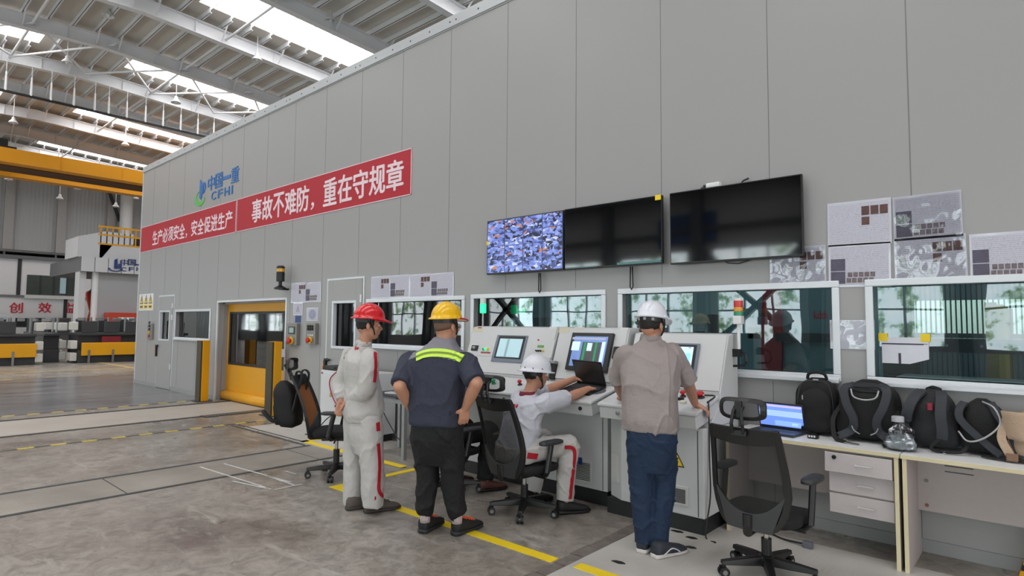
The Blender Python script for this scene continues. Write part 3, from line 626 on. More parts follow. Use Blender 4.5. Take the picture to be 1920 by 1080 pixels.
# dark machining fixtures parked on the far floor
FX = M('fixture black', (62, 63, 65), .5, .2, .1, 2); FC = M('clamp white', (206, 204, 198), .4, 0, .08, 3)
def fixture(p, L_, Hh, lab, yel=True, red=False, dy=2.0):
    x, y = p.x, p.y; t = thing('fixture_cart', lab, 'machine fixture', (x, y, 0), 0, 'dark machining fixtures on the far floor')
    q = MB().box(x-1.6, y, 0, x-.03, y+L_, .5); q.box(x-1.5, y, .5, x-.2, y+L_, Hh*.62); q.box(x-1.6, y, Hh*.62, x, y+L_, Hh*.68); k = 0; yy = y+.1
    while yy < y+L_-.5: q.box(x-.16, yy, Hh*.68, x-.04, yy+.5, Hh*.95); q.box(x-1.5, yy+.1, Hh*.68, x-1.3, yy+.4, Hh); yy += .75
    q.build('frame', FX, t, bevel=.015)
    if yel: MB().box(x-.02, y+(.1 if L_ > 3 else 0), .28 if L_ > 3 else .42, x+.1, y+L_, .78 if L_ > 3 else 1.05).build('skirt', YEL, t, bevel=.02)
    if yel:
        yy = y+.3
        while yy < y+L_: MB().box(x+.02, yy, .0, x+.12, yy+.07, .5).build('support_pin', STEEL, t); yy += .8
    if red:
        for yy in (y+.75, y+2.35): MB().box(x-.1, yy, Hh*.42, x+.06, yy+.65, Hh*.6).build('red_clamp', M('dark red', (122, 24, 36), .5), t)
    for z in (.08, Hh*.32, Hh*.74):
        MB().box(x-.5, y+L_-.02 if not red else y-.24, z, x-.02, y+L_+.22 if not red else y-.02, z+.32).build('clamp_block', FC, t, bevel=.03)
    q = MB(); yy = y+.2
    while yy < y+L_: q.box(x-1.2, yy, Hh*.96, x-.3, yy+.08, Hh*1.03); q.cyl((x-.6, yy+.3, Hh*.7), (x-.6, yy+.3, Hh*1.04), .05, n=8); yy += .6
    q.build('locating_pins', STEEL, t); return t
p = onz(66, 684); fixture(Vector((p.x, p.y-4.2, 0)), 4.2, 1.65, 'dark fixture cart with a yellow skirt at the left edge of the far floor')
p = onz(145, 681); fixture(p, 4.6, 1.7, 'dark fixture cart with long yellow skirt and two red clamps, against the grey enclosure', red=True)
for px, py, lab in ((72, 671, 'small dark fixture standing behind the left yellow-skirted cart'), (92, 675, 'narrow dark fixture, middle one in the gap between the yellow-skirted carts'), (118, 679, 'narrow dark fixture touching the left end of the red-clamp cart')):
    p = onz(px, py); fixture(Vector((p.x, p.y-(.3 if px < 110 else .62), 0)), .5, 1.65, lab, yel=False)
# railing in front of the grey machine
p = onz(150, 668); q = thing('guard_rail', 'pale pipe railing in front of the orange robot', 'railing', (-35, 8, 0)); mm = MB()
for k in range(6): mm.cyl((-35, 7.7+k*.45, 0), (-35, 7.7+k*.45, 1.55), .035, n=8)
mm.build('posts', STEEL, q); mm = MB()
for z in (.8, 1.15, 1.5): mm.cyl((-35, 7.7, z), (-35, 9.95, z), .03, n=8)
mm.build('rails', STEEL, q)
# ================================================================ things on the enclosure wall
def slab(r, y0, y1): return MB().box(r[0], y0, r[2], r[1], y1, r[3])
# red banner in two lengths
BR = M('banner red', (178, 20, 40), .5, 0, .03, .8, bump=.06, bscale=1.3); LET = M('banner lettering', (236, 214, 220), .6)
za, zb_ = wp(270, 471)[1], wp(270, 424)[1]; za2 = wp(772, 368)[1]; zb2 = wp(772, 281)[1]; za, zb_ = (za+za2)/2, (zb_+zb2)/2
xm = wp(444, 400)[0]; xl, xr = XL+.02, wp(772, 330)[0]
for i, (a, b, body, u0, u1, lab) in enumerate(((xl, xm-.015, '生产必须安全，安全促进生产', wp(287, 440)[0], wp(437, 410)[0], 'shorter left length of the red safety banner, below the blue and green emblem'),
                                               (xm+.015, xr, '事故不难防，重在守规章', wp(473, 390)[0], wp(759, 330)[0], 'longer right length of the red safety banner, in larger white lettering'))):
    t = thing('banner', lab, 'banner', ((a+b)/2, WY, za), 0, 'red safety banners')
    MB().box(a, WY-.006, za, b, WY-.001, zb_).build('cloth', BR, t)
    q = MB(); q.box(a, WY-.008, za, b, WY-.006, za+.012); q.box(a, WY-.008, zb_-.012, b, WY-.006, zb_); q.box(a if i == 0 else a-.0, WY-.008, za, a+.012, WY-.006, zb_); q.box(b-.014, WY-.008, za, b, WY-.006, zb_); q.build('hem', LET, t)
    h = zb_-za; hh = h*(.52 if i == 0 else .66); w_ = u1-u0; n = len(body); adv = w_/n
    zc = (za+zb_)/2-(.03 if i == 0 else 0)
    for k, ch in enumerate(body):
        if ch == '，': text('character', ch, LET, t, (u0+adv*(k+.12), WY-.006, zc-hh*.52), X1, Z1, adv*.24, hh*.28, .003, .03)
        else: text('character', ch, LET, t, (u0+adv*(k+.04), WY-.006, zc-hh/2), X1, Z1, adv*.9, hh, .003, .028)
# company emblem and name above the banner
t = thing('wall_sign', 'blue and green emblem with blue company lettering above the left banner', 'sign', (wp(405, 360)[0], WY, wp(405, 385)[1]))
EB = M('sign blue', (30, 110, 180), .4); EG = M('sign green', (80, 190, 80), .4)
o = wp(376, 386); s = (wp(448, 340)[0]-wp(366, 370)[0])/82.; zs_ = (wp(405, 310)[1]-wp(405, 385)[1])/75
ex = wp(366, 388)[0]; ez = wp(376, 386)[1]; ew = (wp(389, 370)[0]-ex)*.86; eh = wp(378, 336)[1]-ez
def E(u, v): return (ex+u*ew, WY-.002, ez+v*eh)
q = MB(); cr = []
for k in range(19):
    a = math.radians(95+k*13.5); a2 = a
    out = (.47+.47*math.cos(a), .27+.27*math.sin(a)); inn = (.56+.40*math.cos(a), .37+.24*math.sin(a)); cr.append((out, inn))
for (o1, i1), (o2, i2) in zip(cr, cr[1:]): q.prism([E(*o1), E(*o2), E(*i2), E(*i1)], (0, -.008, 0))
q.build('crescent', EG, t)
q = MB().prism([E(.42, .3), E(.42, 1.0), E(.55, .93), E(.66, .8), E(.66, .3), E(.54, .24)], (0, -.01, 0))
q.prism([E(.66, .42), E(.66, .8), E(.83, .86), E(.95, .8), E(1, .66), E(.92, .5), E(.8, .42), E(.8, .5), E(.86, .6), E(.88, .72), E(.8, .76), E(.77, .72), E(.76, .44)], (0, -.01, 0)); q.build('tower_mark', EB, t)
u0, u1 = wp(390, 340)[0], wp(449, 330)[0]; z0, z1 = (wp(392, 355)[1]+wp(447, 343)[1])/2, (wp(392, 330)[1]+wp(447, 313)[1])/2; n = 4
for k, ch in enumerate('中国一重'):
    a = u0+(u1-u0)*k/4; text('character', ch, EB, t, (a+.02, WY-.001, z0 if ch != '一' else (z0+z1)/2-.03), X1, Z1, (u1-u0)/4*.9, (z1-z0) if ch != '一' else .07, .008, .02)
u0, u1 = wp(397, 370)[0], wp(441, 360)[0]; z0, z1 = (wp(398, 376)[1]+wp(440, 362)[1])/2, (wp(398, 360)[1]+wp(440, 347)[1])/2
for k, ch in enumerate('CFHI'):
    a = u0+(u1-u0)*k/3.5; text('character', ch, EB, t, (a, WY-.001, z0), X1, Z1, (u1-u0)/4*(.8 if ch != 'I' else .2), z1-z0, .008, .02)
# warning sign, three triangles
def triangle_sign(t, c, s, ux, uy, nrm, sub=True):
    c, ux, uy, nrm = Vector(c), Vector(ux), Vector(uy), Vector(nrm)
    def tri(k): return [c+ux*(-s*.56*k)+uy*(-s*.38*k), c+ux*(s*.56*k)+uy*(-s*.38*k), c+uy*(s*.62*k)]
    MB().prism([p+nrm*.0005 for p in tri(1)], nrm*.002).build('warning_border', BLACK, t); MB().prism([p+nrm*.0026 for p in tri(.78)], nrm*.001).build('warning_triangle', M('sign yellow', (238, 200, 30), .4), t)
    q = MB(); b = [c+ux*(-.05*s)+uy*(.28*s), c+ux*(.12*s)+uy*(.28*s), c+ux*(.02*s)+uy*(.05*s), c+ux*(.12*s)+uy*(.05*s), c+ux*(-.04*s)+uy*(-.28*s), c+ux*(-.02*s)+uy*(-.03*s), c+ux*(-.12*s)+uy*(-.03*s)]
    q.prism([p+nrm*.0037 for p in b], nrm*.001); q.build('bolt_mark', BLACK, t)
r = wr(262, 552, 287, 582); t = thing('warning_sign', 'white sign with three yellow warning triangles near the enclosure corner', 'sign', ((r[0]+r[1])/2, WY, r[2])); r = (max(r[0], XL+.04), r[1], r[2], r[3])
slab(r, WY-.006, WY).build('board', WHITE, t, bevel=.002)
for k in range(3):
    cx = r[0]+(r[1]-r[0])*(.19+.31*k); triangle_sign(t, (cx, WY-.006, r[2]+(r[3]-r[2])*.62), .24, X1, Z1, YM)
    MB().box(cx-.13, WY-.008, r[2]+.05, cx+.13, WY-.006, r[2]+.15).build('caption', M('sign yellow', (238, 200, 30), .4), t)
    q = MB(); [q.box(cx-.1+.052*j, WY-.0095, r[2]+.08, cx-.06+.052*j, WY-.008, r[2]+.12) for j in range(4)]; q.build('caption_print', INK, t)
# push-button boxes
def keypad(px, lab, screen):
    r = wr(*px); t = thing('control_box', lab, 'control box', ((r[0]+r[1])/2, WY, r[2])); w_, h = r[1]-r[0], r[3]-r[2]
    slab(r, WY-.07, WY).build('housing', M('stainless housing', (136, 132, 128), .4, .5, .05, 10), t, bevel=.006); y = WY-.07
    if screen: MB().box(r[0]+w_*.2, y-.008, r[2]+h*.5, r[1]-w_*.15, y, r[2]+h*.85).build('screen_bezel', DARK, t, bevel=.003); MB().box(r[0]+w_*.3, y-.01, r[2]+h*.56, r[1]-w_*.25, y-.008, r[2]+h*.8).build('screen', M('dim lcd', (150, 176, 172), .3), t)
    else:
        for i in range(3):
            for j in range(2): MB().cyl((r[0]+w_*(.28+.22*i), y, r[2]+h*(.72+.13*j)), (r[0]+w_*(.28+.22*i), y-.02, r[2]+h*(.72+.13*j)), w_*.075, n=12).build('push_button', BLACK, t)
            MB().box(r[0]+w_*(.22+.22*i), y-.004, r[2]+h*.4, r[0]+w_*(.34+.22*i), y, r[2]+h*.47).build('button_label', WHITE, t)
    c = (r[0]+w_*.5, y, r[2]+h*.2); MB().cyl(c, (c[0], y-.012, c[2]), w_*.2, n=20).build('button_collar', M('sign yellow', (238, 200, 30), .4), t); MB().lathe([(w_*.08, 0), (w_*.08, .03), (w_*.16, .034), (w_*.16, .05), (w_*.05, .06)], (c[0], y-.01, c[2]), (0, -1, 0)).build('stop_button', RED, t)
keypad((545, 606, 562, 647), 'stainless control box with a small lit display, beside the roller door', True)
keypad((581, 606, 597, 646), 'stainless control box with six black buttons and a red stop button', False)
r = wr(281, 607, 288, 636); t = thing('control_box', 'narrow dark control box left of the far personnel door', 'control box', ((r[0]+r[1])/2, WY, r[2]))
slab(r, WY-.05, WY).build('housing', M('stainless housing', (136, 132, 128), .4, .5, .05, 10), t, bevel=.005)
for k, m in enumerate((RED, M('sign yellow', (238, 200, 30), .4), DARK, DARK, DARK)): MB().cyl(((r[0]+r[1])/2, WY-.05, r[2]+.08+k*.085), ((r[0]+r[1])/2, WY-.075, r[2]+.08+k*.085), .03, n=12).build('push_button', m, t)
# beacon on a bracket
p = wp(540, 515); t = thing('warning_beacon', 'small black and amber beacon on a bracket above the roller door', 'beacon', (p[0], WY, p[1]-.2)); c = Vector((p[0], WY-.14, p[1]))
MB().lathe([(.07, -.13), (.07, .03), (.06, .04)], c).build('body', BLACK, t); MB().lathe([(.066, .04), (.068, .09), (.066, .1)], c).build('amber_lens', M('amber lens', (220, 160, 20), .2), t); MB().lathe([(.07, .1), (.07, .13), (.05, .15)], c).build('cap', BLACK, t)
q = MB().lathe([(.03, -.13), (.03, -.2), (.1, -.24), (.1, -.27)], c); q.box(c.x-.05, c.y, c.z-.28, c.x+.05, WY, c.z-.25); q.build('bracket', BLACK, t)
# ---------------------------------------------------------------- paper sheets in clear sleeves
SLV = M('clear sleeve sheen', (206, 205, 216), .16, 0, .03, 3, bump=.9, bscale=4.5, coat=.5)
PR = M('printed paper', (198, 197, 208), .5, 0, .03, 20); nt = PR.node_tree; N = nt.nodes; L = nt.links
tc = N.new('ShaderNodeTexCoord'); wv = N.new('ShaderNodeTexWave'); wv.bands_direction = 'Z'; wv.inputs['Scale'].default_value = 22; wv.inputs['Distortion'].default_value = 6; wv.inputs['Detail'].default_value = 3; wv.inputs['Detail Scale'].default_value = 6
L.new(tc.outputs['Object'], wv.inputs['Vector']); rp = N.new('ShaderNodeValToRGB'); rp.color_ramp.elements[0].color = lin((164, 163, 178))+(1,); rp.color_ramp.elements[1].position = .3; rp.color_ramp.elements[1].color = lin((196, 195, 207))+(1,)
L.new(wv.outputs['Fac'], rp.inputs[0]); L.new(rp.outputs[0], N['Principled BSDF'].inputs['Base Color'])
FILMS = glass('wrinkled sleeve film', (.98, .98, .99), .45, .04, .5, 3.2)
PH = [M('photo brown', (92, 62, 58), .5, 0, .4, 30), M('photo dusk', (86, 80, 98), .5, 0, .35, 12), M('photo mixed', (112, 100, 104), .5, 0, .5, 60)]
def sheet(px, lab, kind, group=None, glossy=True, tilt=0, film=False):
    r = wr(*px); t = thing('document_sheet', lab, 'paper sheet', ((r[0]+r[1])/2, WY, r[2]), 0, group); w_, h = r[1]-r[0], r[3]-r[2]
    R = Matrix.Rotation(tilt, 4, 'Y'); c = Vector(((r[0]+r[1])/2, 0, (r[2]+r[3])/2))
    def B(q, u0, v0, u1, v1, y): q.hexa([c + R @ (Vector((r[0]+w_*u, yy, r[2]+h*v))-c) for yy in (y, y+.0012) for u, v in ((u0, v0), (u1, v0), (u1, v1), (u0, v1))])
    q = MB(); B(q, 0, 0, 1, 1, WY-.006); q.build('sleeve', SLV if glossy else PAPER, t)
    q = MB(); B(q, .035, .05, .965, .94, WY-.0075); q.build('printed_page', PR if kind != 'blank' else SLV, t)
    q = MB()
    if kind == 'a':
        for k in range(3): B(q, .55+.14*k, .66, .67+.14*k, .86, WY-.009)
        B(q, .55, .44, .67, .62, WY-.009); q.build('photo_print', PH[0], t)
    if kind == 'b':
        B(q, .04, .08, .28, .36, WY-.009); B(q, .04, .38, .28, .66, WY-.009); q.build('photo_print', PH[1], t); q = MB()
        for i in range(5):
            for j in range(2): B(q, .3+.09*i+.02*j, .1+.13*j, .375+.09*i+.02*j, .21+.13*j, WY-.009)
        q.build('photo_strip', PH[2], t)
    if kind == 'c':
        q.rings([[c+R @ (Vector((r[0]+w_*(.5+.3*k*math.cos(a)), WY-.009-d, r[2]+h*(.5+.36*k*math.sin(a))))-c) for a in [2*math.pi*j/24 for j in range(24)]] for k, d in ((1, 0), (1, .001), (.8, .001))]); q.build('round_seal', M('grey seal', (150, 152, 178), .4), t)
    if kind == 'd':
        q.prism([(r[0]+w_*.5, WY-.009, r[2]+h*.8), (r[0]+w_*.68, WY-.009, r[2]+h*.25), (r[0]+w_*.58, WY-.009, r[2]+h*.25), (r[0]+w_*.5, WY-.009, r[2]+h*.55), (r[0]+w_*.42, WY-.009, r[2]+h*.25), (r[0]+w_*.32, WY-.009, r[2]+h*.25)], (0, -.001, 0)); q.build('arrow_print', M('grey seal', (150, 152, 178), .4), t)
    if film: q = MB(); B(q, .012, .015, .988, .985, WY-.0125); q.build('clear_film', FILMS, t)
    return t
G = 'plastic-sleeved sheets on the grey wall'
sheet((547, 531, 573.5, 567), 'sleeved sheet with tiny photos, upper left of the cluster beside the roller door', 'a', G); sheet((574, 530, 602, 566), 'sleeved sheet with dark photo rows, upper right of the cluster beside the roller door', 'b', G)
sheet((551, 568, 568, 591), 'small sleeved sheet with an arrow print, above the display control box', 'd', G); sheet((576, 577, 597, 602), 'small sleeved sheet with a round seal, above the six-button box', 'c', G)
sheet((697, 519, 731, 559), 'sleeved sheet above the left long window, leftmost of the row of four', 'a', G); sheet((732, 517, 768, 558), 'sleeved sheet above the left long window, second of four from the left', 'b', G)
sheet((769, 515, 808, 557), 'sleeved sheet above the left long window, third of four from the left', 'a', G); sheet((808.5, 513, 851, 556), 'sleeved sheet above the left long window, rightmost of the row of four', 'b', G)
sheet((1551, 383, 1673, 455), 'sleeved sheet with four brown photos, top left of the poster cluster above the bags', 'a', G, tilt=.01); sheet((1674, 371, 1806, 443), 'sleeved sheet with a landscape photo, topmost of the poster cluster', 'b', G, tilt=-.01, film=True)
sheet((1443, 467, 1550, 536), 'sleeved sheet half hidden behind the lower right corner of the large screen', 'a', G, True, film=True); sheet((1553, 461, 1672, 536), 'sleeved sheet with two dusk photos, lower row, directly under the top left poster', 'b', G, tilt=.012)
sheet((1676, 448, 1815, 528), 'sleeved sheet with brown photos and strong glare, lower row centre', 'a', G, tilt=-.012, film=True); sheet((1817, 440, 1955, 523), 'sleeved sheet with dusk photos cut off by the right edge of the photo', 'b', G)
sheet((1556, 600, 1641, 656), 'blank glossy sleeve taped across the pier between the two right windows', 'blank', G, film=True)
r = wr(554, 592, 564, 605); tag(slab(r, WY-.004, WY).build('label_plate', BLUE), 'small blue label plate above the display control box', 'label')
# paper taped on the glass of the rightmost window
yg = WY-.022; a, b_ = ony(1653, 633, yg), ony(1743, 684, yg); t = thing('taped_paper', 'white drawing sheet taped across the rightmost window with two yellow tapes', 'paper sheet', (a.x, yg, b_.z))
yg = WY+TH*.72-.004; a, b_ = ony(1653, 632, yg), ony(1743, 684, yg); q = MB(); n = 10
pts = [(a.x+(b_.x-a.x)*k/n, yg-.003-.01*(k/n)**3, b_.z+(.0 if k < 7 else .03*(k-6)/3)) for k in range(n+1)]
for p0, p1 in zip(pts, pts[1:]): q.hexa([(p0[0], p0[1], p0[2]), (p1[0], p1[1], p1[2]), (p1[0], yg, a.z), (p0[0], yg, a.z), (p0[0], p0[1]+.002, p0[2]), (p1[0], p1[1]+.002, p1[2]), (p1[0], yg+.002, a.z), (p0[0], yg+.002, a.z)])
q.build('page', PAPER, t); q = MB().box(a.x, yg-.003, a.z-.055, b_.x, yg-.0005, a.z-.045); q.box(a.x+.11, yg-.006, a.z-.2, a.x+.125, yg-.004, a.z-.12); q.build('header_line', INK, t)
for x in (a.x+.01, b_.x-.02): MB().box(x-.03, yg-.004, a.z-.03, x+.03, yg-.001, a.z+.03).build('tape_tab', TAPE, t)
# ---------------------------------------------------------------- three wall screens
BEZ = M('black bezel', (12, 12, 13), .3, 0, .1, 20); SCR = M('black glossy screen', (7, 7, 8), .05, 0, .05, 1, spec=1.0)
feed = bpy.data.materials.new('camera mosaic'); feed.use_nodes = True; N = feed.node_tree.nodes; L = feed.node_tree.links; b = N['Principled BSDF']
tc = N.new('ShaderNodeTexCoord'); sp = N.new('ShaderNodeSeparateXYZ'); L.new(tc.outputs['Generated'], sp.inputs[0])
def mth(op, a, v=None):
    m = N.new('ShaderNodeMath'); m.operation = op; L.new(a, m.inputs[0])
    if v is not None:
        if hasattr(v, 'is_linked'): L.new(v, m.inputs[1])
        else: m.inputs[1].default_value = v
    return m.outputs[0]
ix = mth('FLOOR', mth('MULTIPLY', sp.outputs['X'], 4)); iz = mth('FLOOR', mth('MULTIPLY', sp.outputs['Z'], 4))
cv = N.new('ShaderNodeCombineXYZ'); L.new(ix, cv.inputs[0]); L.new(iz, cv.inputs[1]); wn = N.new('ShaderNodeTexWhiteNoise'); L.new(cv.outputs[0], wn.inputs['Vector'])
ad = N.new('ShaderNodeVectorMath'); ad.operation = 'MULTIPLY_ADD'; L.new(wn.outputs['Color'], ad.inputs[0]); ad.inputs[1].default_value = (9, 9, 9); L.new(tc.outputs['Generated'], ad.inputs[2])
dn = N.new('ShaderNodeTexNoise'); dn.inputs['Scale'].default_value = 7; dn.inputs['Detail'].default_value = 3; L.new(ad.outputs[0], dn.inputs['Vector'])
dd = N.new('ShaderNodeVectorMath'); dd.operation = 'MULTIPLY_ADD'; L.new(dn.outputs['Color'], dd.inputs[0]); dd.inputs[1].default_value = (.16, .16, .16); L.new(ad.outputs[0], dd.inputs[2])
nz = N.new('ShaderNodeTexVoronoi'); nz.distance = 'MANHATTAN'; nz.inputs['Scale'].default_value = 23; L.new(dd.outputs[0], nz.inputs['Vector']); nzs = N.new('ShaderNodeSeparateColor'); L.new(nz.outputs['Color'], nzs.inputs[0])
rp = N.new('ShaderNodeValToRGB'); rp.color_ramp.interpolation = 'CONSTANT'; e = rp.color_ramp.elements; e[0].position = 0; e[0].color = lin((34, 38, 60))+(1,); e[1].position = .96; e[1].color = lin((206, 132, 92))+(1,)
for p, c in ((.2, (70, 82, 136)), (.36, (112, 132, 212)), (.55, (132, 154, 234)), (.76, (160, 178, 244)), (.9, (214, 222, 250))): x = e.new(p); x.color = lin(c)+(1,)
L.new(nzs.outputs[0], rp.inputs[0]); fr = [mth('PINGPONG', mth('MULTIPLY', sp.outputs[k], 4), .5) for k in ('X', 'Z')]; edge = mth('GREATER_THAN', mth('MINIMUM', fr[0], fr[1]), .022)
gm = N.new('ShaderNodeMix'); gm.data_type = 'RGBA'; L.new(edge, gm.inputs['Factor']); gm.inputs['A'].default_value = lin((60, 70, 120))+(1,); L.new(rp.outputs[0], gm.inputs['B'])
L.new(gm.outputs['Result'], b.inputs['Emission Color']); b.inputs['Emission Strength'].default_value = .95; b.inputs['Base Color'].default_value = (.02, .02, .03, 1); b.inputs['Roughness'].default_value = .25
def tv(px, lab, on, tilt=.0):
    r = wr(*px); yb = WY-.06; t = thing('wall_screen', lab, 'screen', ((r[0]+r[1])/2, WY, r[2]), 0, 'wall screens above the control consoles'); c = Vector(((r[0]+r[1])/2, yb, r[2]))
    R = Matrix.Translation(c) @ Matrix.Rotation(tilt, 4, 'X') @ Matrix.Translation(-c)
    def bx(*a): q = MB().box(*a); q.bm.transform(R); return q
    bx(r[0], yb-.04, r[2], r[1], yb, r[3]).build('casing', BEZ, t, bevel=.004)
    bx(r[0]+.01, yb-.043, r[2]+.016, r[1]-.01, yb-.0395, r[3]-.01).build('display', feed if on else SCR, t)
    bx(r[0]+.25, yb-.002, r[2]+.1, r[1]-.25, yb+.03, r[3]-.12).build('rear_housing', BEZ, t)
    q = MB(); q.box((r[0]+r[1])/2-.28, WY-.04, r[2]+.05, (r[0]+r[1])/2-.22, WY, r[3]-.1); q.box((r[0]+r[1])/2+.22, WY-.04, r[2]+.05, (r[0]+r[1])/2+.28, WY, r[3]-.1); q.build('wall_bracket', DARK, t)
    return t, r
t, r = tv((924, 417, 1066.5, 507), 'leftmost wall screen, lit with a mosaic of bluish camera pictures', True, .0)
MB().box(r[0]-.001, WY-.108, r[2]+.36, r[0]+.03, WY-.1, r[2]+.41).build('yellow_sticker', TAPE, t)
def strap(px, top, bot, lab):
    a = ony(px, top, WY-.05); z = ony(px, bot, WY-.05).z; t = MB().tube([(a.x-.012, a.y, a.z), (a.x-.014, a.y, (a.z+z)/2), (a.x-.016, a.y, z+.03), (a.x, a.y, z), (a.x+.016, a.y, z+.03), (a.x+.014, a.y, (a.z+z)/2), (a.x+.01, a.y, a.z)], .007, 8); tag(t.build('hanging_strap', BLACK, smooth=True), lab, 'strap', 'cable straps under the wall screens')
strap(1012, 512, 549, 'black cable strap hanging below the lit mosaic screen'); strap(1184, 500, 543, 'looped black cable strap hanging below the middle dark screen')
t, r = tv((1069, 395, 1251, 495), 'middle dark wall screen with a yellow sticker at its upper right corner', False, .008)
MB().box(r[1]-.06, WY-.125, r[3]-.05, r[1]-.0, WY-.117, r[3]-.0).build('yellow_sticker', TAPE, t)
MB().box(r[0]+.02, WY-.108, r[2]+.008, r[0]+.42, WY-.1, r[2]+.02).build('peeling_film', M('teal film', (80, 124, 124), .3), t); MB().box(r[1]-.5, WY-.108, r[2]+.012, r[1]-.01, WY-.1, r[2]+.036).build('peeling_film', M('teal film', (80, 124, 124), .3), t)
t, r = tv((1265, 366, 1513.5, 482), 'largest dark wall screen, rightmost, reflecting the hall roof', False, .012)
p = ony(1338, 350, WY-.05); t = thing('webcam', 'small white camera on top of the largest wall screen', 'camera', (p.x, WY-.05, r[3])); zt = r[3]+.002
MB().box(p.x-.06, WY-.09, zt, p.x+.07, WY-.03, zt+.045).build('body', WHITE, t, bevel=.01); MB().cyl((p.x-.06, WY-.06, zt+.022), (p.x-.09, WY-.065, zt+.02), .018).build('lens', BLACK, t); MB().box(p.x-.11, WY-.08, zt-.004, p.x-.05, WY-.03, zt+.014).build('foot', BLACK, t)
x = ony(1395, 340, WY-.05).x; tag(MB().tube([(x-.03, WY-.05, r[3]+.0), (x-.01, WY-.04, r[3]+.03), (x+.03, WY-.02, r[3]+.05)], .008, 8).build('antenna', BLACK), 'short black stub aerial behind the top edge of the largest wall screen', 'aerial')
p = ony(1385, 494, WY-.02); tag(MB().tube([(p.x-.16, WY-.02, p.z+.06), (p.x-.1, WY-.02, p.z+.01), (p.x, WY-.02, p.z), (p.x+.12, WY-.02, p.z+.03), (p.x+.17, WY-.02, p.z+.08)], .005, 8).build('cable', DARK, smooth=True), 'thin cable loop hanging under the largest wall screen', 'cable')
# ================================================================ control consoles
CW = M('console light grey', (200, 201, 202), .42, 0, .015, 3); CG = M('console side grey', (200, 201, 201), .45, 0, .02, 3); PLN = M('black plinth', (30, 31, 32), .5, 0, .1, 6)
TF, TB, PF, PB = (4.40, .955), (4.84, 1.055), (4.86, 1.07), (5.05, 1.585)     # table front/back, sloping panel foot/top (y, z)
def console(x0, x1, base, lab, top=1.585, facet=0):
    t = thing('control_console', lab, 'control console', ((x0+x1)/2, base, 0), 0, 'light grey control consoles under the windows')
    pt = (5.05, top); yb = 5.24
    poly = [(base, .13), (base, .82), (4.86, .98), PF, pt, (pt[0]+.06, top+.012), (yb, top+.012), (yb, .13)]
    if facet:
        q = MB(); a = [(x0, 4.62), (x0+facet, base), (x1, base), (x1, yb), (x0, yb)]
        q.prism([(x, y, .13) for x, y in a], (0, 0, .69)); q.prism([(x0, y, z) for y, z in [(4.62, .8), (4.86, .98), PF, pt, (pt[0]+.06, top+.012), (yb, top+.012), (yb, .8)]], (x1-x0, 0, 0))
    else: q = MB().prism([(x0, y, z) for y, z in poly], (x1-x0, 0, 0))
    q.build('cabinet', CG, t, bevel=.008)
    n = Vector((0, -(pt[1]-PF[1]), pt[0]-PF[0])).normalized()
    q = MB(); a, b = Vector((x0+.012, *PF)), Vector((x0+.012, *pt)); up = (b-a).normalized()
    q.prism([a+up*.012, a+up*.012+X1*(x1-x0-.024), b+X1*(x1-x0-.024), b], n*.012); q.build('sloping_panel', CW, t, bevel=.004)
    q = MB().prism([(x0-.0, TF[0], TF[1]-.03), (x0, TF[0], TF[1]), (x0, *TB), (x0, TB[0], TB[1]-.035)], (x1-x0, 0, 0)); q.build('desk_top', CW, t, bevel=.01)
    q = MB().prism([(x0+.012, TF[0]+.012, TF[1]-.03), (x0+.012, TB[0], TB[1]-.04), (x0+.012, TB[0], .9), (x0+.012, TF[0]+.03, .825)], (x1-x0-.024, 0, 0)); q.build('front_tray', CG, t, bevel=.006)
    for k in ((.22,) if facet else (.85,)): MB().lathe([(.016, 0), (.018, .012), (.01, .016)], (x0+(x1-x0)*k, TF[0]+.02, .885), (0, -1, 0), 14).build('cam_lock', STEEL if facet else BLACK, t)
    q = MB().box(x0+.01, base+.015, 0, x1-.01, yb-.01, .13); q.build('plinth', PLN, t)
    for xd in (x1-.05,): MB().box(xd-.003, base-.002, .14, xd+.003, base, .8).build('door_gap', DARK, t)
    return t, n, up
def on_panel(px, py):                                  # sight line onto the sloping panel
    n = Vector((0, -(PB[1]-PF[1]), PB[0]-PF[0])).normalized(); d = ray(px, py); p0 = Vector((0, *PF)); return CAM + d*((p0-CAM).dot(n)/d.dot(n))
NP = Vector((0, -(PB[1]-PF[1]), PB[0]-PF[0])).normalized(); UPP = Vector((0, PB[0]-PF[0], PB[1]-PF[1])).normalized()
def panel_box(px0, py0, px1, py1, a, b, name, m, par, bevel=0):
    p, r = on_panel(px0, py0), on_panel(px1, py1); x0, x1 = sorted((p.x, r.x)); u0, u1 = sorted(((p-Vector((0, *PF))).dot(UPP), (r-Vector((0, *PF))).dot(UPP))); o = Vector((0, *PF))
    q = MB().prism([o+X1*x0+UPP*u0+NP*a, o+X1*x1+UPP*u0+NP*a, o+X1*x1+UPP*u1+NP*a, o+X1*x0+UPP*u1+NP*a], NP*(b-a)); return q.build(name, m, par, bevel=bevel)
LX0, LX1, MX0, MX1, RX0, RX1 = -5.09, -3.83, -3.81, -2.98, -2.92, -2.02
cl, _, _ = console(LX0, LX1, 4.68, 'left control console with a blue-grey touch screen, behind the worker in the yellow helmet')
cm, _, _ = console(MX0, MX1, 4.66, 'middle control console with a large black-framed monitor, in front of the seated worker')
cr, _, _ = console(RX0, RX1, 4.53, 'right control console where the grey-shirted man leans on both hands', 1.545, .16)
SC = M('console screen light', (160, 190, 198), .25, 0, .04, 6, emit=.55); SW = M('console screen white', (190, 214, 230), .25, 0, .05, 8, emit=.7); SD = M('console screen dark', (66, 68, 72), .25, 0, .2, 20, emit=.5); SB = M('console screen blue', (104, 130, 184), .25, 0, .1, 20, emit=.6)
FRG = M('touch frame grey', (112, 122, 136), .35, .2, .03, 10)
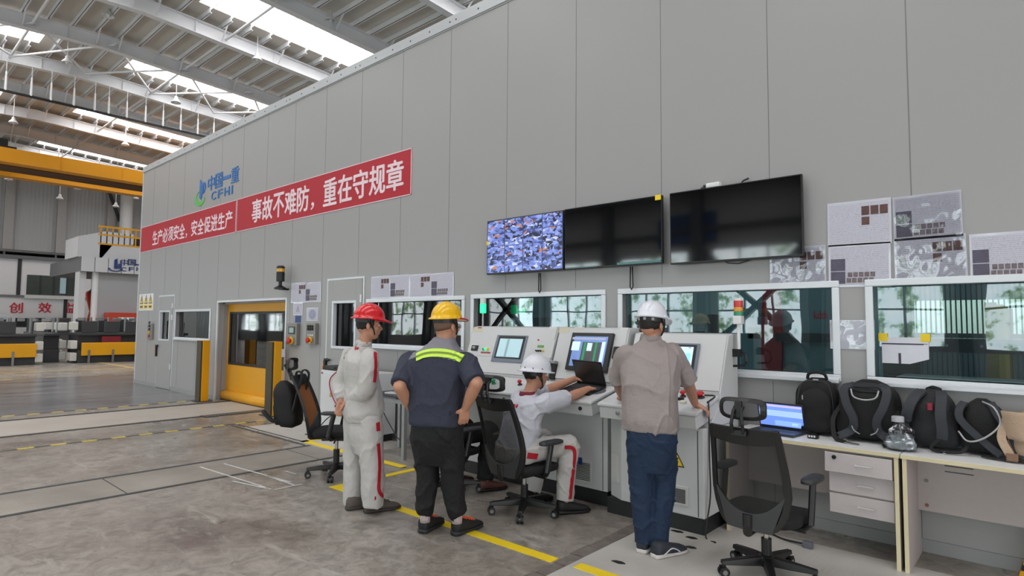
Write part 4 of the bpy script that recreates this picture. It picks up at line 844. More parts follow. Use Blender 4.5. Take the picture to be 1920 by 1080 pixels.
def marks(par, rects, y0=.0275):
    for (a, m, nm) in rects: panel_box(*a, y0, y0+.0015, nm, m, par)
# left console panel
s = panel_box(935, 629, 980, 682, .012, .022, 'touch_screen', FRG, cl, .003); panel_box(939, 631, 978, 675, .022, .024, 'screen_border', BEZ, s); panel_box(941, 636, 975, 672, .024, .026, 'screen_image', SC, s)
panel_box(955, 637, 950.5, 671, .026, .0265, 'screen_column_line', M('teal line', (150, 186, 196), .3), s)
panel_box(901, 640, 924, 669, .012, .017, 'button_plate', CW, cl, .002); panel_box(904, 660, 921, 664, .017, .019, 'red_label', M('label red', (160, 70, 70), .5), cl)
def knob(px, py, r, m, par, nm='push_button', h=.02, a=.017):
    p = on_panel(px, py) + NP*a; MB().lathe([(r*1.25, 0), (r*1.25, h*.3), (r, h*.35), (r, h), (r*.7, h*1.15)], p, NP, 14).build(nm, m, par)
GLOW = M('lit green lens', (40, 230, 150), .3, 0, .02, 20, emit=1.3)
for px, m in ((909, GREEN), (912.5, GLOW), (917, M('sign yellow', (238, 200, 30), .4))): knob(px, 656, .012, m, cl)
panel_box(999, 637, 1035, 672, .012, .016, 'button_plate', CW, cl, .002); panel_box(1010, 648, 1021, 653, .016, .018, 'lcd_strip', M('lcd green', (84, 130, 60), .3, emit=.3), cl)
for k, px in enumerate((1008, 1012, 1016, 1021)): knob(px, 659, .008, BLACK if k < 3 else M('sign yellow', (238, 200, 30), .4), cl)
knob(1012, 639, .006, RED, cl); panel_box(1032, 613.5, 1045, 618, .012, .0135, 'name_plate', M('name plate', (206, 204, 200), .5), cl)
panel_box(890, 614, 905, 624, .012, .0135, 'type_plate', M('type plate', (198, 192, 172), .5), cl); panel_box(898, 614, 904, 616.5, .0135, .0142, 'plate_mark', M('label red', (160, 70, 70), .5), cl)
panel_box(886.5, 646, 899, 661, .012, .015, 'switch_plate', WHITE, cl); panel_box(888, 648, 897, 659, .015, .03, 'rotary_switch', BLACK, cl, .006); knob(892.5, 653.5, .014, M('switch grey', (170, 170, 172), .4), cl, 'switch_knob', .02, .03)
# middle console panel: black monitor
s = panel_box(1078, 626, 1141, 700, .012, .045, 'monitor', BEZ, cm, .004); panel_box(1083, 633, 1134, 692, .045, .047, 'screen_image', SB, s)
panel_box(1098, 644, 1124, 690, .047, .048, 'dark_picture', SD, s); panel_box(1107, 646, 1113, 661, .048, .049, 'bright_window', SW, s); panel_box(1134.5, 644, 1131.5, 690, .047, .048, 'tool_column', SW, s)
panel_box(1079, 643, 1090, 660, .047, .048, 'tree_pane', SW, s); panel_box(1101, 645, 1095.6, 690, .048, .0485, 'green_guide', GREEN, s); panel_box(1122, 645, 1116.6, 690, .048, .0485, 'green_guide', GREEN, s); panel_box(1079, 635, 1140, 641, .047, .048, 'menu_strip', M('menu grey', (150, 160, 184), .4, emit=.5), s)
panel_box(1051, 614, 1068, 625, .012, .0135, 'type_plate', M('type plate', (198, 192, 172), .5), cm); panel_box(1079, 614, 1096, 619, .012, .0135, 'title_plate', M('title plate', (204, 198, 188), .5), cm); panel_box(1164, 615, 1179, 620, .012, .0135, 'name_plate', M('name plate', (206, 204, 200), .5), cm)
panel_box(1155, 652, 1168, 676, .012, .05, 'black_handle', BLACK, cm, .012)
# right console panel
s = panel_box(1253, 644, 1305, 710, .012, .022, 'touch_screen', FRG, cr, .003); panel_box(1256, 647, 1301, 703, .022, .024, 'screen_border', BEZ, s); panel_box(1258, 651, 1296, 700, .024, .026, 'screen_image', SW, s)
panel_box(1279, 665, 1283, 680, .026, .027, 'green_box', M('screen green', (120, 220, 120), .3, emit=.8), s); panel_box(1289, 664, 1295, 681, .026, .027, 'cyan_box', M('screen cyan', (130, 200, 210), .3, emit=.8), s); panel_box(1294, 653, 1298, 655, .026, .027, 'blue_box', SB, s)
# vents, warning triangles on the fronts
def vent(par, px, y, lab=None):
    a, b = ony(px[0], px[1], y), ony(px[2], px[3], y); x0, x1, z0, z1 = min(a.x, b.x), max(a.x, b.x), min(a.z, b.z), max(a.z, b.z)
    q = MB().box(x0, y-.012, z0, x1, y, z1); q.build('vent_frame', M('vent plastic', (206, 206, 202), .5), par, bevel=.003); q = MB(); n = 11
    for k in range(n): z = z0+.02+(z1-z0-.04)*k/n; q.box(x0+.02, y-.016, z, x1-.02, y-.0125, z+.006)
    q.build('vent_slots', DARK, par)
vent(cm, (1078, 858, 1111, 907), 4.66); vent(cr, (1263, 908, 1291, 950), 4.53)
p = ony(1088, 864, 4.64); MB().box(p.x-.02, 4.638, p.z-.035, p.x+.02, 4.643, p.z+.03).build('blue_tag', BLUE, cm)
def wtri(par, px, py, y, s): triangle_sign(par, ony(px, py, y), s, X1, Z1, YM)
wtri(cm, 1059, 838, 4.66, .1); wtri(cl, 874, 806, 4.68, .11); wtri(cr, 1270, 865, 4.53, .11)
for (px, py) in ((914, 818), (914, 834)): p = ony(px, py, 4.68); MB().box(p.x-.02, 4.67, p.z-.03, p.x+.02, 4.68, p.z+.03).build('socket', DARK, cl)
# facet vent on the right console
a = Vector((RX0, 4.62, 0)); b = Vector((RX0+.16, 4.53, 0)); u = (b-a).normalized(); nn = Vector((u.y, -u.x, 0))
q = MB().prism([a+u*.04+nn*.002+Z1*.27, a+u*.15+nn*.002+Z1*.27, a+u*.15+nn*.002+Z1*.5, a+u*.04+nn*.002+Z1*.5], nn*.012); q.build('vent_frame', M('vent plastic', (206, 206, 202), .5), cr)
# beacons
def desk_pt(px, py):
    n = Vector((0, -(TB[1]-TF[1]), TB[0]-TF[0])).normalized(); d = ray(px, py); p0 = Vector((0, *TF)); return CAM + d*((p0-CAM).dot(n)/d.dot(n))
p = ony(895, 578, 5.15); p.x = max(p.x, LX0+.05); t = thing('signal_light', 'small green lit beacon on the left control console', 'beacon', (p.x, p.y, 1.597))
MB().cyl((p.x, p.y, 1.597), (p.x, p.y, p.z-.055), .012).build('stem', STEEL, t); MB().lathe([(.035, -.06), (.038, -.05), (.038, .05), (.035, .055)], p).build('green_lens', GLOW, t); MB().lathe([(.038, .055), (.038, .11), (.02, .125)], p).build('clear_cap', M('clear cap', (200, 210, 206), .2), t)
p = ony(1371, 620, 5.16); x = RX1+.05; t = thing('signal_tower', 'red amber green signal tower on a white pole clamped to the right console', 'beacon', (x, 5.14, 1.2)); zt = ony(1371, 563, 5.14).z
zz = lambda py: ony(1371, py, 5.14).z
MB().cyl((x, 5.14, zz(664)), (x, 5.14, zz(608)), .014).build('pole', WHITE, t)
for nm, a, b, c in (('red_lens', 564, 576, (196, 40, 36)), ('amber_lens', 576, 584, (222, 150, 40)), ('green_lens', 584, 592, (30, 140, 96))): MB().lathe([(.036, 0), (.038, .004), (.038, zz(a)-zz(b)-.004), (.036, zz(a)-zz(b))], (x, 5.14, zz(b))).build(nm, M(nm, c, .25, 0, .05, 20), t)
MB().lathe([(.036, 0), (.036, .012), (.02, .02)], (x, 5.14, zz(564))).build('cap', WHITE, t); MB().box(x-.035, 5.1, zz(608), x+.035, 5.18, zz(592)).build('socket_base', WHITE, t, bevel=.006)
q = MB().box(x-.055, 5.12, zz(664)-.02, x+.02, 5.16, zz(654)); q.tube([(x+.02, 5.14, zz(658)), (x+.06, 5.12, zz(664)), (x+.07, 5.12, zz(676)), (x+.05, 5.13, zz(684)), (x-.055, 5.14, zz(686))], .011, 8); q.build('clamp_and_cable', BLACK, t)
# things lying on the console tops
def flat_frame(px, py, rz):
    p = desk_pt(px, py); ux = Vector((math.cos(rz), math.sin(rz), 0)); nz = Vector((0, -(TB[1]-TF[1]), TB[0]-TF[0])).normalized(); uy = nz.cross(ux).normalized(); ux = uy.cross(nz); return p, ux, uy, nz
def laptop(name_lab, p, ux, uy, nz, w_, d, hs, ang, scrmat, keymat=DARK, shell=BLACK, content=None):
    t = thing('laptop', name_lab, 'laptop', p, 0)
    def pr(a, b, c, e, z0, z1, nm, m, par=t, bev=.003): return MB().prism([p+ux*a+uy*b+nz*z0, p+ux*c+uy*b+nz*z0, p+ux*c+uy*e+nz*z0, p+ux*a+uy*e+nz*z0], nz*(z1-z0)).build(nm, m, par, bevel=bev)
    bs = pr(-w_/2, -d/2, w_/2, d/2, .001, .02, 'base', shell); pr(-w_/2+.02, -d*.05, w_/2-.02, d/2-.03, .02, .022, 'keyboard', keymat, bs); pr(-.05, -d/2+.02, .05, -d*.14, .02, .0215, 'touchpad', DARK, bs)
    h = p+uy*d/2+nz*.012; su = (uy*math.cos(ang)+nz*math.sin(ang)).normalized(); sn = ux.cross(su)*1.0
    def sp(a, b, c, e, k0, k1, nm, m, par): return MB().prism([h+ux*a+su*b+sn*k0, h+ux*c+su*b+sn*k0, h+ux*c+su*e+sn*k0, h+ux*a+su*e+sn*k0], sn*(k1-k0)).build(nm, m, par, bevel=.002)
    lid = sp(-w_/2, .006, w_/2, hs, -.008, 0, 'lid', shell, t); sp(-w_/2+.012, .03, w_/2-.012, hs-.012, .0, .0012, 'screen_image', scrmat, lid)
    for (a, b, c, e, m, nm) in (content or []): sp(-w_/2+.012+a*(w_-.024), .03+b*(hs-.042), -w_/2+.012+c*(w_-.024), .03+e*(hs-.042), .0012, .0018, nm, m, lid)
    return t
DSK = M('dim laptop screen', (46, 44, 43), .2, 0, .1, 6)
p, ux, uy, nz = flat_frame(1093, 731, -.12)
laptop('black laptop with a dark screen on the middle console, under the seated worker\'s hand', p, ux, uy, nz, .36, .25, .245, math.radians(98), DSK)
p, ux, uy, nz = flat_frame(1119, 734, 0); t = MB().prism([p+ux*.085*math.cos(a)+uy*.085*math.sin(a)+nz*.0005 for a in [2*math.pi*k/28 for k in range(28)]], nz*.004).build('mouse_pad', M('grey pad', (84, 84, 90), .7)); tag(t, 'dark round mouse pad at the right edge of the middle console', 'mouse pad')
MP = p + ux*.0
q = MB().ball(p+nz*.018-uy*.0, (.03, .052, .016)); tag(q.build('computer_mouse', DARK, smooth=True), 'dark computer mouse under the seated worker\'s right hand', 'mouse')
p, ux, uy, nz = flat_frame(1038, 712, .1); t = thing('handset', 'black handset standing against the joint between left and middle consoles', 'handset', p)
MB().obox(p+Vector((0, .0, .085)), (.075, .05, .17), Matrix.Rotation(-.2, 4, 'X')).build('body', BLACK, t, bevel=.01); MB().obox(p+Vector((0, .0, .175)), (.078, .054, .03), Matrix.Rotation(-.2, 4, 'X')).build('cap', STEEL, t, bevel=.004)
p = desk_pt(1110, 712); MB().cable([p+Vector((0, 0, .006)), p+Vector((.09, .03, .006)), p+Vector((.17, .06, .05)), p+Vector((.16, .075, .09))], .005, 8).build('white_cable', WHITE, smooth=True); o = bpy.context.scene.objects['white_cable']; tag(o, 'short white cable beside the black laptop on the middle console', 'cable')
def mushroom(px, py, m, lab, nm='console_button', r=.024):
    p, ux, uy, nz = flat_frame(px, py, 0); t = thing(nm, lab, 'button', p); MB().lathe([(r, 0), (r, .012), (r*.6, .014)], p, nz).build('collar', DARK if m is not GREEN else GREEN, t); MB().lathe([(r*.5, .012), (r*.55, .028), (r*.95, .032), (r*.95, .045), (r*.5, .055)], p, nz).build('cap', m, t, smooth=True)
mushroom(975, 722, RED, 'red mushroom button on the left console beside the seated worker\'s helmet'); mushroom(913, 716, GREEN, 'green illuminated button on the left console by a reaching hand'); mushroom(921, 716, BLACK, 'black selector knob next to the green button on the left console'); mushroom(926, 720, GREEN, 'second green button, behind the chair headrest on the left console'); mushroom(1336-55, 744, RED, 'small red button box in front of the grey-shirted man\'s right arm'); 
p, ux, uy, nz = flat_frame(1281, 756, 0); t = MB().prism([p+ux*-.022+uy*-.02+nz*.0005, p+ux*.022+uy*-.02+nz*.0005, p+ux*.022+uy*.02+nz*.0005, p+ux*-.022+uy*.02+nz*.0005], nz*.02).build('button_block', M('cream plastic', (222, 216, 200), .4), bevel=.003); tag(t, 'cream push-button block on the right console, in front of the red button', 'button')
mushroom(1313, 746, RED, 'large red emergency stop with a black cable on the right console', 'emergency_stop', .036)
p, ux, uy, nz = flat_frame(1271, 750, .3); tag(MB().prism([p+ux*-.05+uy*-.015+nz*.0005, p+ux*.05+uy*-.015+nz*.0005, p+ux*.05+uy*.015+nz*.0005, p+ux*-.05+uy*.015+nz*.0005], nz*.022).build('radio_handset', BLACK, bevel=.006), 'small black remote lying beside the grey-shirted man on the right console', 'remote')
p = desk_pt(1325, 744); e = Vector((RX1+.012, 4.55, .99)); tag(MB().cable([p+Vector((-.02, .0, .012)), p+Vector((.06, .02, .008)), Vector((RX1-.005, 4.62, 1.018)), Vector((RX1+.012, 4.6, .99)), Vector((RX1+.014, 4.6, .6)), Vector((RX1+.03, 4.57, .3)), Vector((RX1+.02, 4.5, .02)), Vector((RX1+.12, 4.45, .009))], .006, 8).build('stop_cable', BLACK, smooth=True), 'black cable running from the emergency stop down the side of the right console', 'cable')
# cable from left console to floor
p = ony(914, 826, 4.66); tag(MB().cable([p, p+Vector((-.03, -.12, -.06)), p+Vector((-.2, -.3, -.3)), p+Vector((-.35, -.42, p.z*-1+.05)), p+Vector((-.5, -.5, -p.z+.009))], .008, 8).build('power_cable', BLACK, smooth=True), 'black power cable hanging from the socket of the left console', 'cable')
# ================================================================ white electrical cabinet, laptop stand (behind the red-helmeted worker)
a, b = ony(602, 693, 4.78), ony(690, 693, 4.78); t = thing('electrical_cabinet', 'white electrical cabinet with blue sticker behind the red-helmeted worker', 'cabinet', ((a.x+b.x)/2, 5, 0)); zc = a.z
MB().box(a.x, 4.78, .1, b.x, 5.25, zc).build('housing', M('cabinet white', (214, 216, 218), .42, 0, .02, 3), t, bevel=.006); MB().box(a.x+.02, 4.768, .14, b.x-.02, 4.779, zc-.04).build('door', M('cabinet white', (214, 216, 218), .42), t, bevel=.004); MB().box(a.x+.03, 4.82, 0, b.x-.03, 5.22, .1).build('plinth', PLN, t)
p = ony(636, 710, 4.765); MB().box(p.x-.07, 4.764, p.z-.09, p.x+.07, 4.768, p.z+.09).build('blue_sticker', BLUE, t); p = ony(621, 739, 4.766); triangle_sign(t, p, .09, X1, Z1, YM); p = ony(604, 699, 4.766); MB().box(p.x-.02, 4.764, p.z-.012, p.x+.02, 4.768, p.z+.012).build('maker_mark', M('label red', (160, 70, 70), .5), t)
p = ony(598, 713, 4.766); 
t2 = thing('tool_case', 'black flat case lying on top of the white electrical cabinet', 'case', (a.x+.4, 5, zc)); MB().box(a.x+.0, 4.8, zc+.001, a.x+.5, 5.1, zc+.06).build('case_body', BLACK, t2, bevel=.012); MB().box(a.x+.2, 4.785, zc+.03, a.x+.34, 4.8, zc+.05).build('case_handle', DARK, t2)
t2 = thing('desk_monitor', 'small dark monitor seen edge-on on the white cabinet', 'monitor', (b.x-.35, 5, zc)); MB().box(b.x-.45, 4.9, zc+.001, b.x-.2, 5.1, zc+.02).build('foot', DARK, t2); MB().prism([(b.x-.5, 4.86, zc+.03), (b.x-.5, 4.9, zc+.03), (b.x-.5, 5.0, zc+.26), (b.x-.5, 4.96, zc+.26)], (.36, 0, 0)).build('screen', DARK, t2, bevel=.006); MB().box(b.x-.36, 4.99, zc+.015, b.x-.28, 5.04, zc+.16).build('stand', DARK, t2)
c = Vector((a.x+.62, 4.74, zc)); tag(MB().cable([(c.x+.25, 4.85, zc+.09), (c.x+.0, 4.745, zc+.05), (c.x-.3, 4.735, zc-.12), (c.x-.22, 4.735, zc-.36), (c.x+.02, 4.735, zc-.56), (c.x+.1, 4.735, .3), (c.x+.16, 4.73, .009)], .009, 8).build('red_cable', M('cable red', (170, 50, 70), .4), smooth=True), 'dark red cable hanging down the front of the white cabinet', 'cable')
tag(MB().cable([(c.x+.3, 4.745, zc-.3), (c.x+.05, 4.73, zc-.5), (c.x-.3, 4.72, zc-.66), (c.x-.55, 4.7, zc-.85), (c.x-.62, 4.66, .02), (c.x-.7, 4.6, .009)], .008, 8).build('grey_cable', DARK, smooth=True), 'grey cable crossing the red one in front of the white cabinet', 'cable')
lg = onz(757, 862); t = thing('laptop_stand', 'small aluminium frame table carrying a laptop with a blue screen', 'table', (lg.x-.3, lg.y+.2, 0)); zt = ony(757, 744, lg.y).z; ALF = M('aluminium profile', (158, 160, 162), .4, .5, .04, 10)
for nm, x, y in (('leg', lg.x, lg.y), ('leg', lg.x-.62, lg.y), ('leg', lg.x+.0, lg.y+.42), ('leg', lg.x-.62, lg.y+.42)): MB().box(x-.025, y-.025, 0, x+.025, y+.025, zt-.02).build(nm, ALF, t, bevel=.003)
MB().box(lg.x-.68, lg.y-.06, zt-.02, lg.x+.06, lg.y+.5, zt+.005).build('table_top', DARK, t, bevel=.004); MB().box(lg.x-.015, lg.y, .2, lg.x+.015, lg.y+.42, .24).build('crossbar', ALF, t); MB().box(lg.x-.62, lg.y-.015, zt-.09, lg.x, lg.y+.015, zt-.04).build('crossbar', ALF, t)
p = Vector((lg.x-.26, lg.y+.16, zt+.005)); yaw_ = .25; ux = Vector((math.cos(yaw_), math.sin(yaw_), 0)); uy = Vector((-math.sin(yaw_), math.cos(yaw_), 0))
laptop('white-rimmed laptop with blue windows on the aluminium stand', p, ux, uy, Z1, .36, .24, .235, math.radians(112), M('blue desktop', (92, 130, 190), .25, 0, .08, 6, emit=.7), DARK, M('laptop silver', (206, 208, 212), .35, .2, .02, 10), [(.0, 0, .18, 1, M('screen pale', (150, 180, 214), .3, emit=.7), 'side_window'), (.3, .1, .42, .95, M('screen navy', (40, 60, 104), .3, emit=.5), 'dark_window'), (.45, .2, .95, .9, M('screen sky', (150, 178, 220), .3, emit=.75), 'main_window')])
tag(MB().cable([(lg.x-.5, lg.y-.05, zt-.02), (lg.x-.3, lg.y-.06, zt-.25), (lg.x-.06, lg.y-.07, zt-.46), (lg.x+.0, lg.y-.06, zt-.5)], .006, 8).build('charger_cable', BLACK, smooth=True), 'thin charger cable looping under the aluminium laptop stand', 'cable')
# ================================================================ right-hand desks
WD = M('white laminate', (232, 233, 232), .35, 0, .015, 4); EDG = M('cream edge band', (214, 202, 166), .5, 0, .05, 6); PNK = M('pale desk panel', (178, 168, 165), .5, 0, .03, 30)
ZD = .775; DY0, DY1 = 4.78, WY-.03
def desk(x0, x1, lab, hole=True):
    t = thing('office_desk', lab, 'desk', ((x0+x1)/2, 5, 0), 0, 'white laminate desks under the windows')
    MB().box(x0, DY0, ZD-.026, x1, DY1, ZD).build('desk_top', WD, t, bevel=.002); MB().box(x0, DY0-.003, ZD-.027, x1, DY0, ZD-.001).build('edge_band', EDG, t)
    for xa in (x0+.008, x1-.033):
        l = MB().box(xa, DY0+.012, .0, xa+.025, DY1-.0, ZD-.027).build('side_panel', PNK, t); MB().box(xa-.0, DY0+.009, 0, xa+.025, DY0+.0125, ZD-.028).build('edge_band', EDG, l)
    MB().box(x0+.034, DY1-.12, .33, x1-.034, DY1-.102, ZD-.027).build('modesty_panel', PNK, t); return t
DX = onz(1695, 1072).x
d1 = desk(-1.96, DX-.003, 'white desk with a drawer unit, behind the front office chair'); d2 = desk(DX+.003, .85, 'right-hand white desk carrying the black and beige bags, cut by the frame edge')
for z in (.62, .66): MB().box(DX+.2, DY1-.124, z, DX+.36, DY1-.1195, z+.006).build('slot', DARK, d2)
for (px, py, m) in ((1738, 947, M('rust spot', (140, 90, 76), .6)), (1737, 901, M('grey spot', (130, 124, 122), .6))): p = ony(px, py, DY1-.121); MB().cyl((p.x, p.y, p.z), (p.x, p.y-.004, p.z), .012, n=12).build('screw_cover', m, d2)
yf = DY0+.05; a = ony(1548, 848, yf); b = ony(1683, 975, yf); t = thing('drawer_unit', 'white three-drawer unit hung under the left desk, top drawer ajar', 'drawers', ((a.x+b.x)/2, yf, .4), 0); xa, xb = a.x+.02, DX-.04; z3 = ZD-.03; hgt = .125
MB().box(xa+.012, yf+.02, ZD-.48, xb, DY1-.14, ZD-.027).build('carcass', PNK, t)
for k in range(3):
    out = .06 if k == 0 else 0; z1 = ZD-.045-k*.148; o = MB().box(xa-(.0 if k else .012), yf-out, z1-.135, xb-.006, yf+.018-out, z1).build('drawer', M('drawer front', (192, 184, 184), .45, 0, .02, 20), t, bevel=.002); xm = (xa+xb)/2+.03
    if out: MB().box(xa+.03, yf-out+.018, z1-.12, xb-.03, yf+.3, z1-.02).build('drawer_box', PNK, o)
    q = MB().tube([(xm-.05, yf-out, z1-.068), (xm-.05, yf-out-.022, z1-.068), (xm+.05, yf-out-.022, z1-.068), (xm+.05, yf-out, z1-.068)], .005, 8); q.build('handle', M('pale metal', (206, 204, 204), .35, .4), o)
    if k == 0: MB().cyl((xa+.05, yf-out, z1-.03), (xa+.05, yf-out-.012, z1-.03), .014, n=16).build('lock', BLACK, o)
# laptop on the desk, dongle, plug
p = onz(1452, 815, ZD); p = Vector((onz(1455, 812, ZD).x, onz(1455, 812, ZD).y, ZD)); ux = Vector((math.cos(-.1), math.sin(-.1), 0)); uy = Vector((-ux.y, ux.x, 0))
SKB = M('desk laptop blue', (110, 146, 236), .25, 0, .06, 9, emit=.9)
laptop('black laptop with a bright blue spreadsheet screen on the left desk', p, ux, uy, Z1, .37, .24, .225, math.radians(104), SKB, M('dark keys', (40, 42, 48), .5), M('laptop graphite', (44, 46, 52), .4, 0, .05, 10), [(.0, .88, 1, .97, M('screen pink', (196, 180, 226), .3, emit=.8), 'title_bar'), (0, .45, 1, .72, M('screen light blue', (160, 190, 246), .3, emit=.9), 'table_area'), (.35, .04, .95, .26, M('screen mid blue', (140, 176, 248), .3, emit=.9), 'chart_area'), (.74, .06, .88, .2, M('screen pale2', (190, 210, 250), .3, emit=.9), 'chart_box')])
p = onz(1525, 822, ZD); t = thing('desk_gadget', 'small black square gadget on the desk in front of the first backpack', 'gadget', (p.x, p.y, ZD)); MB().box(p.x-.035, p.y-.03, ZD+.0005, p.x+.035, p.y+.03, ZD+.03).build('body', BLACK, t, bevel=.006); q = MB(); [q.box(p.x-.026+.018*k, p.y-.031, ZD+.012, p.x-.014+.018*k, p.y-.0295, ZD+.026) for k in range(3)]; q.build('face_marks', PAPER, t)
p = onz(1515, 1028); t = thing('power_plug', 'grey plug with a thin lead on the floor behind the front chair', 'plug', (p.x, p.y, 0)); MB().box(p.x-.035, p.y-.03, .001, p.x+.035, p.y+.03, .05).build('plug_body', M('plug grey', (96, 98, 104), .4), t, bevel=.01); MB().cable([(p.x-.03, p.y, .025), (p.x-.18, p.y+.04, .012), (p.x-.34, p.y+.12, .01), (p.x-.5, p.y+.14, .01)], .007, 8).build('lead', BLACK, t, smooth=True)
# hazard-striped stand at the lower right corner
p = onz(1918, 1078); t = thing('hazard_stand', 'yellow and black striped stand cut by the lower right corner of the photo', 'stand', (p.x+.05, p.y, 0)); q = MB()
for k in range(6): q.mi = k % 2; q.hexa([(p.x-.02+.012*k, p.y-.05, .04*k), (p.x+.14-.0*k, p.y-.05, .04*k), (p.x+.14, p.y+.05, .04*k), (p.x-.02+.012*k, p.y+.05, .04*k), (p.x-.02+.012*(k+1), p.y-.05, .04*(k+1)), (p.x+.14, p.y-.05, .04*(k+1)), (p.x+.14, p.y+.05, .04*(k+1)), (p.x-.02+.012*(k+1), p.y+.05, .04*(k+1))])
q.build('striped_body', [YEL, BLACK], t); MB().cyl((p.x+.09, p.y, .24), (p.x+.09, p.y, .31), .03).build('knob', BLACK, t)
# ================================================================ office chairs
MESHF = see_through('black chair mesh', (14, 14, 15), .74); TAN = M('tan chair mesh', (150, 92, 48), .6, 0, .06, 60, bump=.2, bscale=300)
SEATF = M('black seat fabric', (18, 18, 19), .8, 0, .1, 90, bump=.3, bscale=240); FRM = M('black chair frame', (22, 22, 23), .42, 0, .05, 20); GRY = M('worn grey shell', (50, 51, 53), .5, 0, .12, 14)
def chair(lab, loc, az, h=.46, spin=0, mesh=None, rec=.12, hr=0, bk=.56, arm=(1, 1), cat='chair', ah=0):
    """office chair facing +y: five-star base, mesh back in a tapering frame, headrest on two stalks, T armrests"""
    t = thing('office_chair', lab, cat, (loc[0], loc[1], 0), -az, 'black mesh office chairs'); B = lambda q, n, m, par=t, **k: q.build(n, m, par, world=False, **k)
    q = MB().lathe([(.05, .07), (.055, .1), (.05, .13), (.03, .14)], (0, 0, 0)); base = B(q, 'base_hub', FRM, smooth=True)
    for k in range(5):
        a = spin+k*2*math.pi/5; d = Vector((math.cos(a), math.sin(a), 0)); s = Vector((-d.y, d.x, 0))
        q = MB(); rs = []
        for r_, w_, z0, z1 in ((.03, .035, .075, .13), (.15, .03, .075, .122), (.3, .022, .078, .105)): rs.append([d*r_+s*w_+Z1*z0, d*r_-s*w_+Z1*z0, d*r_-s*w_*.8+Z1*z1, d*r_+s*w_*.8+Z1*z1])
        leg = B(q.rings(rs), 'base_leg', FRM, bevel=.006); c = d*.285
        q = MB().cyl(c-s*.028+Z1*.032, c-s*.008+Z1*.032, .032, n=18); q.cyl(c+s*.008+Z1*.032, c+s*.028+Z1*.032, .032, n=18); q.cyl(c+Z1*.03, c+Z1*.085, .01); q.bar(c-s*.02+Z1*.056-d*.02, c-s*.02+Z1*.056+d*.02, .016, .02); w = B(q, 'caster', BLACK, leg)
        B(MB().cyl(c-s*.0295+Z1*.032, c+s*.0295+Z1*.032, .016, n=14), 'caster_cap', M('caster grey', (120, 120, 122), .4), leg)
    zs = h-.07
    q = MB().cyl((0, 0, .1), (0, 0, .1+(zs-.14)*.62), .032); B(q, 'column', FRM); B(MB().cyl((0, 0, .1+(zs-.14)*.62), (0, 0, zs-.03), .017), 'gas_piston', M('chrome', (190, 190, 192), .15, .9, .02, 10))
    q = MB().box(-.09, -.14, zs-.05, .09, .12, zs); q.cyl((.05, 0, zs-.03), (.24, .03, zs-.045), .008); B(q, 'tilt_mechanism', FRM, bevel=.01)
    q = MB(); rs = []
    for z, g in ((zs, .86), (zs+.012, .97), (zs+.05, 1.0), (zs+.066, .98), (zs+.072, .86)):
        rs.append([Vector((.25*g*math.copysign(abs(math.cos(a))**.55, math.cos(a)), .01+.245*g*math.copysign(abs(math.sin(a))**.55, math.sin(a)), z-(.02*max(0, math.sin(a))**3 if z > zs+.03 else 0))) for a in [2*math.pi*k/40 for k in range(40)]])
    B(q.rings(rs), 'seat', SEATF, smooth=True)
    # back: outline in (u across, v up), leaning backwards
    v0 = h-.085; L_ = bk+.085; y0 = -.25
    def bp(u, v, n=0): f = v/L_; return Vector((u, y0-.045*math.sin(f*math.pi)*-1*.6-rec*f+.05*(u/.24)**2-n, v0+v))
    def wid(f): return (.15+.5*f if f < .14 else .22+.035*math.sin((f-.14)/.86*math.pi*.62)*1.0) if f < .36 else .252-.03*(f-.36)/.64
    prof = [(0, .13), (.03, .17), (.1, .205), (.22, .235), (.36, .25), (.5, .248), (.7, .238), (.88, .228), (.97, .222), (1, .215)]
    def out(f):
        for (a, x), (b, y) in zip(prof, prof[1:]):
            if a <= f <= b: return x+(y-x)*(f-a)/(b-a)
        return prof[-1][1]
    fs = [k/28 for k in range(29)]
    def strip(u0, u1, n0, n1):       # solid strip between u0(f) and u1(f)
        q = MB(); rs = []
        for f in fs: a, b = u0(f), u1(f); rs.append([bp(a, f*L_, n0), bp(b, f*L_, n0), bp(b, f*L_, n1), bp(a, f*L_, n1)])
        return q.rings(rs)
    inn = lambda f: max(.0, out(f)-.036)
    q = strip(lambda f: -out(f), lambda f: -inn(f)*1.0, 0, .028); B(q, 'back_frame_side', FRM, bevel=.005); q = strip(inn, out, 0, .028); B(q, 'back_frame_side', FRM, bevel=.005)
    q = MB(); rs = []; fl = .2     # curved solid shell at the foot of the back
    for k in range(21):
        u = -1+k/10; top = .105+.17*abs(u)**2.6; ua = u
        rs.append([bp(ua*out(.02)*.92, 0, 0), bp(ua*(out(top/L_)-.012), top, 0), bp(ua*(out(top/L_)-.012), top, .026), bp(ua*out(.02)*.92, 0, .032)])
    B(q.rings(rs), 'lower_shell', GRY, bevel=.004)
    q = MB(); rs = []
    for k in range(21):
        u = -1+k/10; lo = .865-.035*(1-u*u); rs.append([bp(u*(out(lo)-.012), lo*L_, .002), bp(u*out(1), L_, .002), bp(u*out(1), L_, .026), bp(u*(out(lo)-.012), lo*L_, .026)])
    B(q.rings(rs), 'top_band', FRM, bevel=.004)
    q = MB(); g = [f for f in fs if f >= .1]
    for fa, fb in zip(g, g[1:]):
        for k in range(12):
            ua, ub = -1+k/6, -1+(k+1)/6; q.quad(*[bp(u*(out(f)-.02), f*L_, .012+.02*(1-u*u)*math.sin(f*3.1)) for u, f in ((ua, fa), (ub, fa), (ub, fb), (ua, fb))])
    B(q, 'back_mesh', mesh or MESHF, smooth=True)
    q = MB().tube([(0, -.1, zs-.02), (0, y0-.03, zs-.03), bp(0, .03, .03), bp(0, .1, .03)], .03, 10, flat=.8); B(q, 'back_support', FRM)
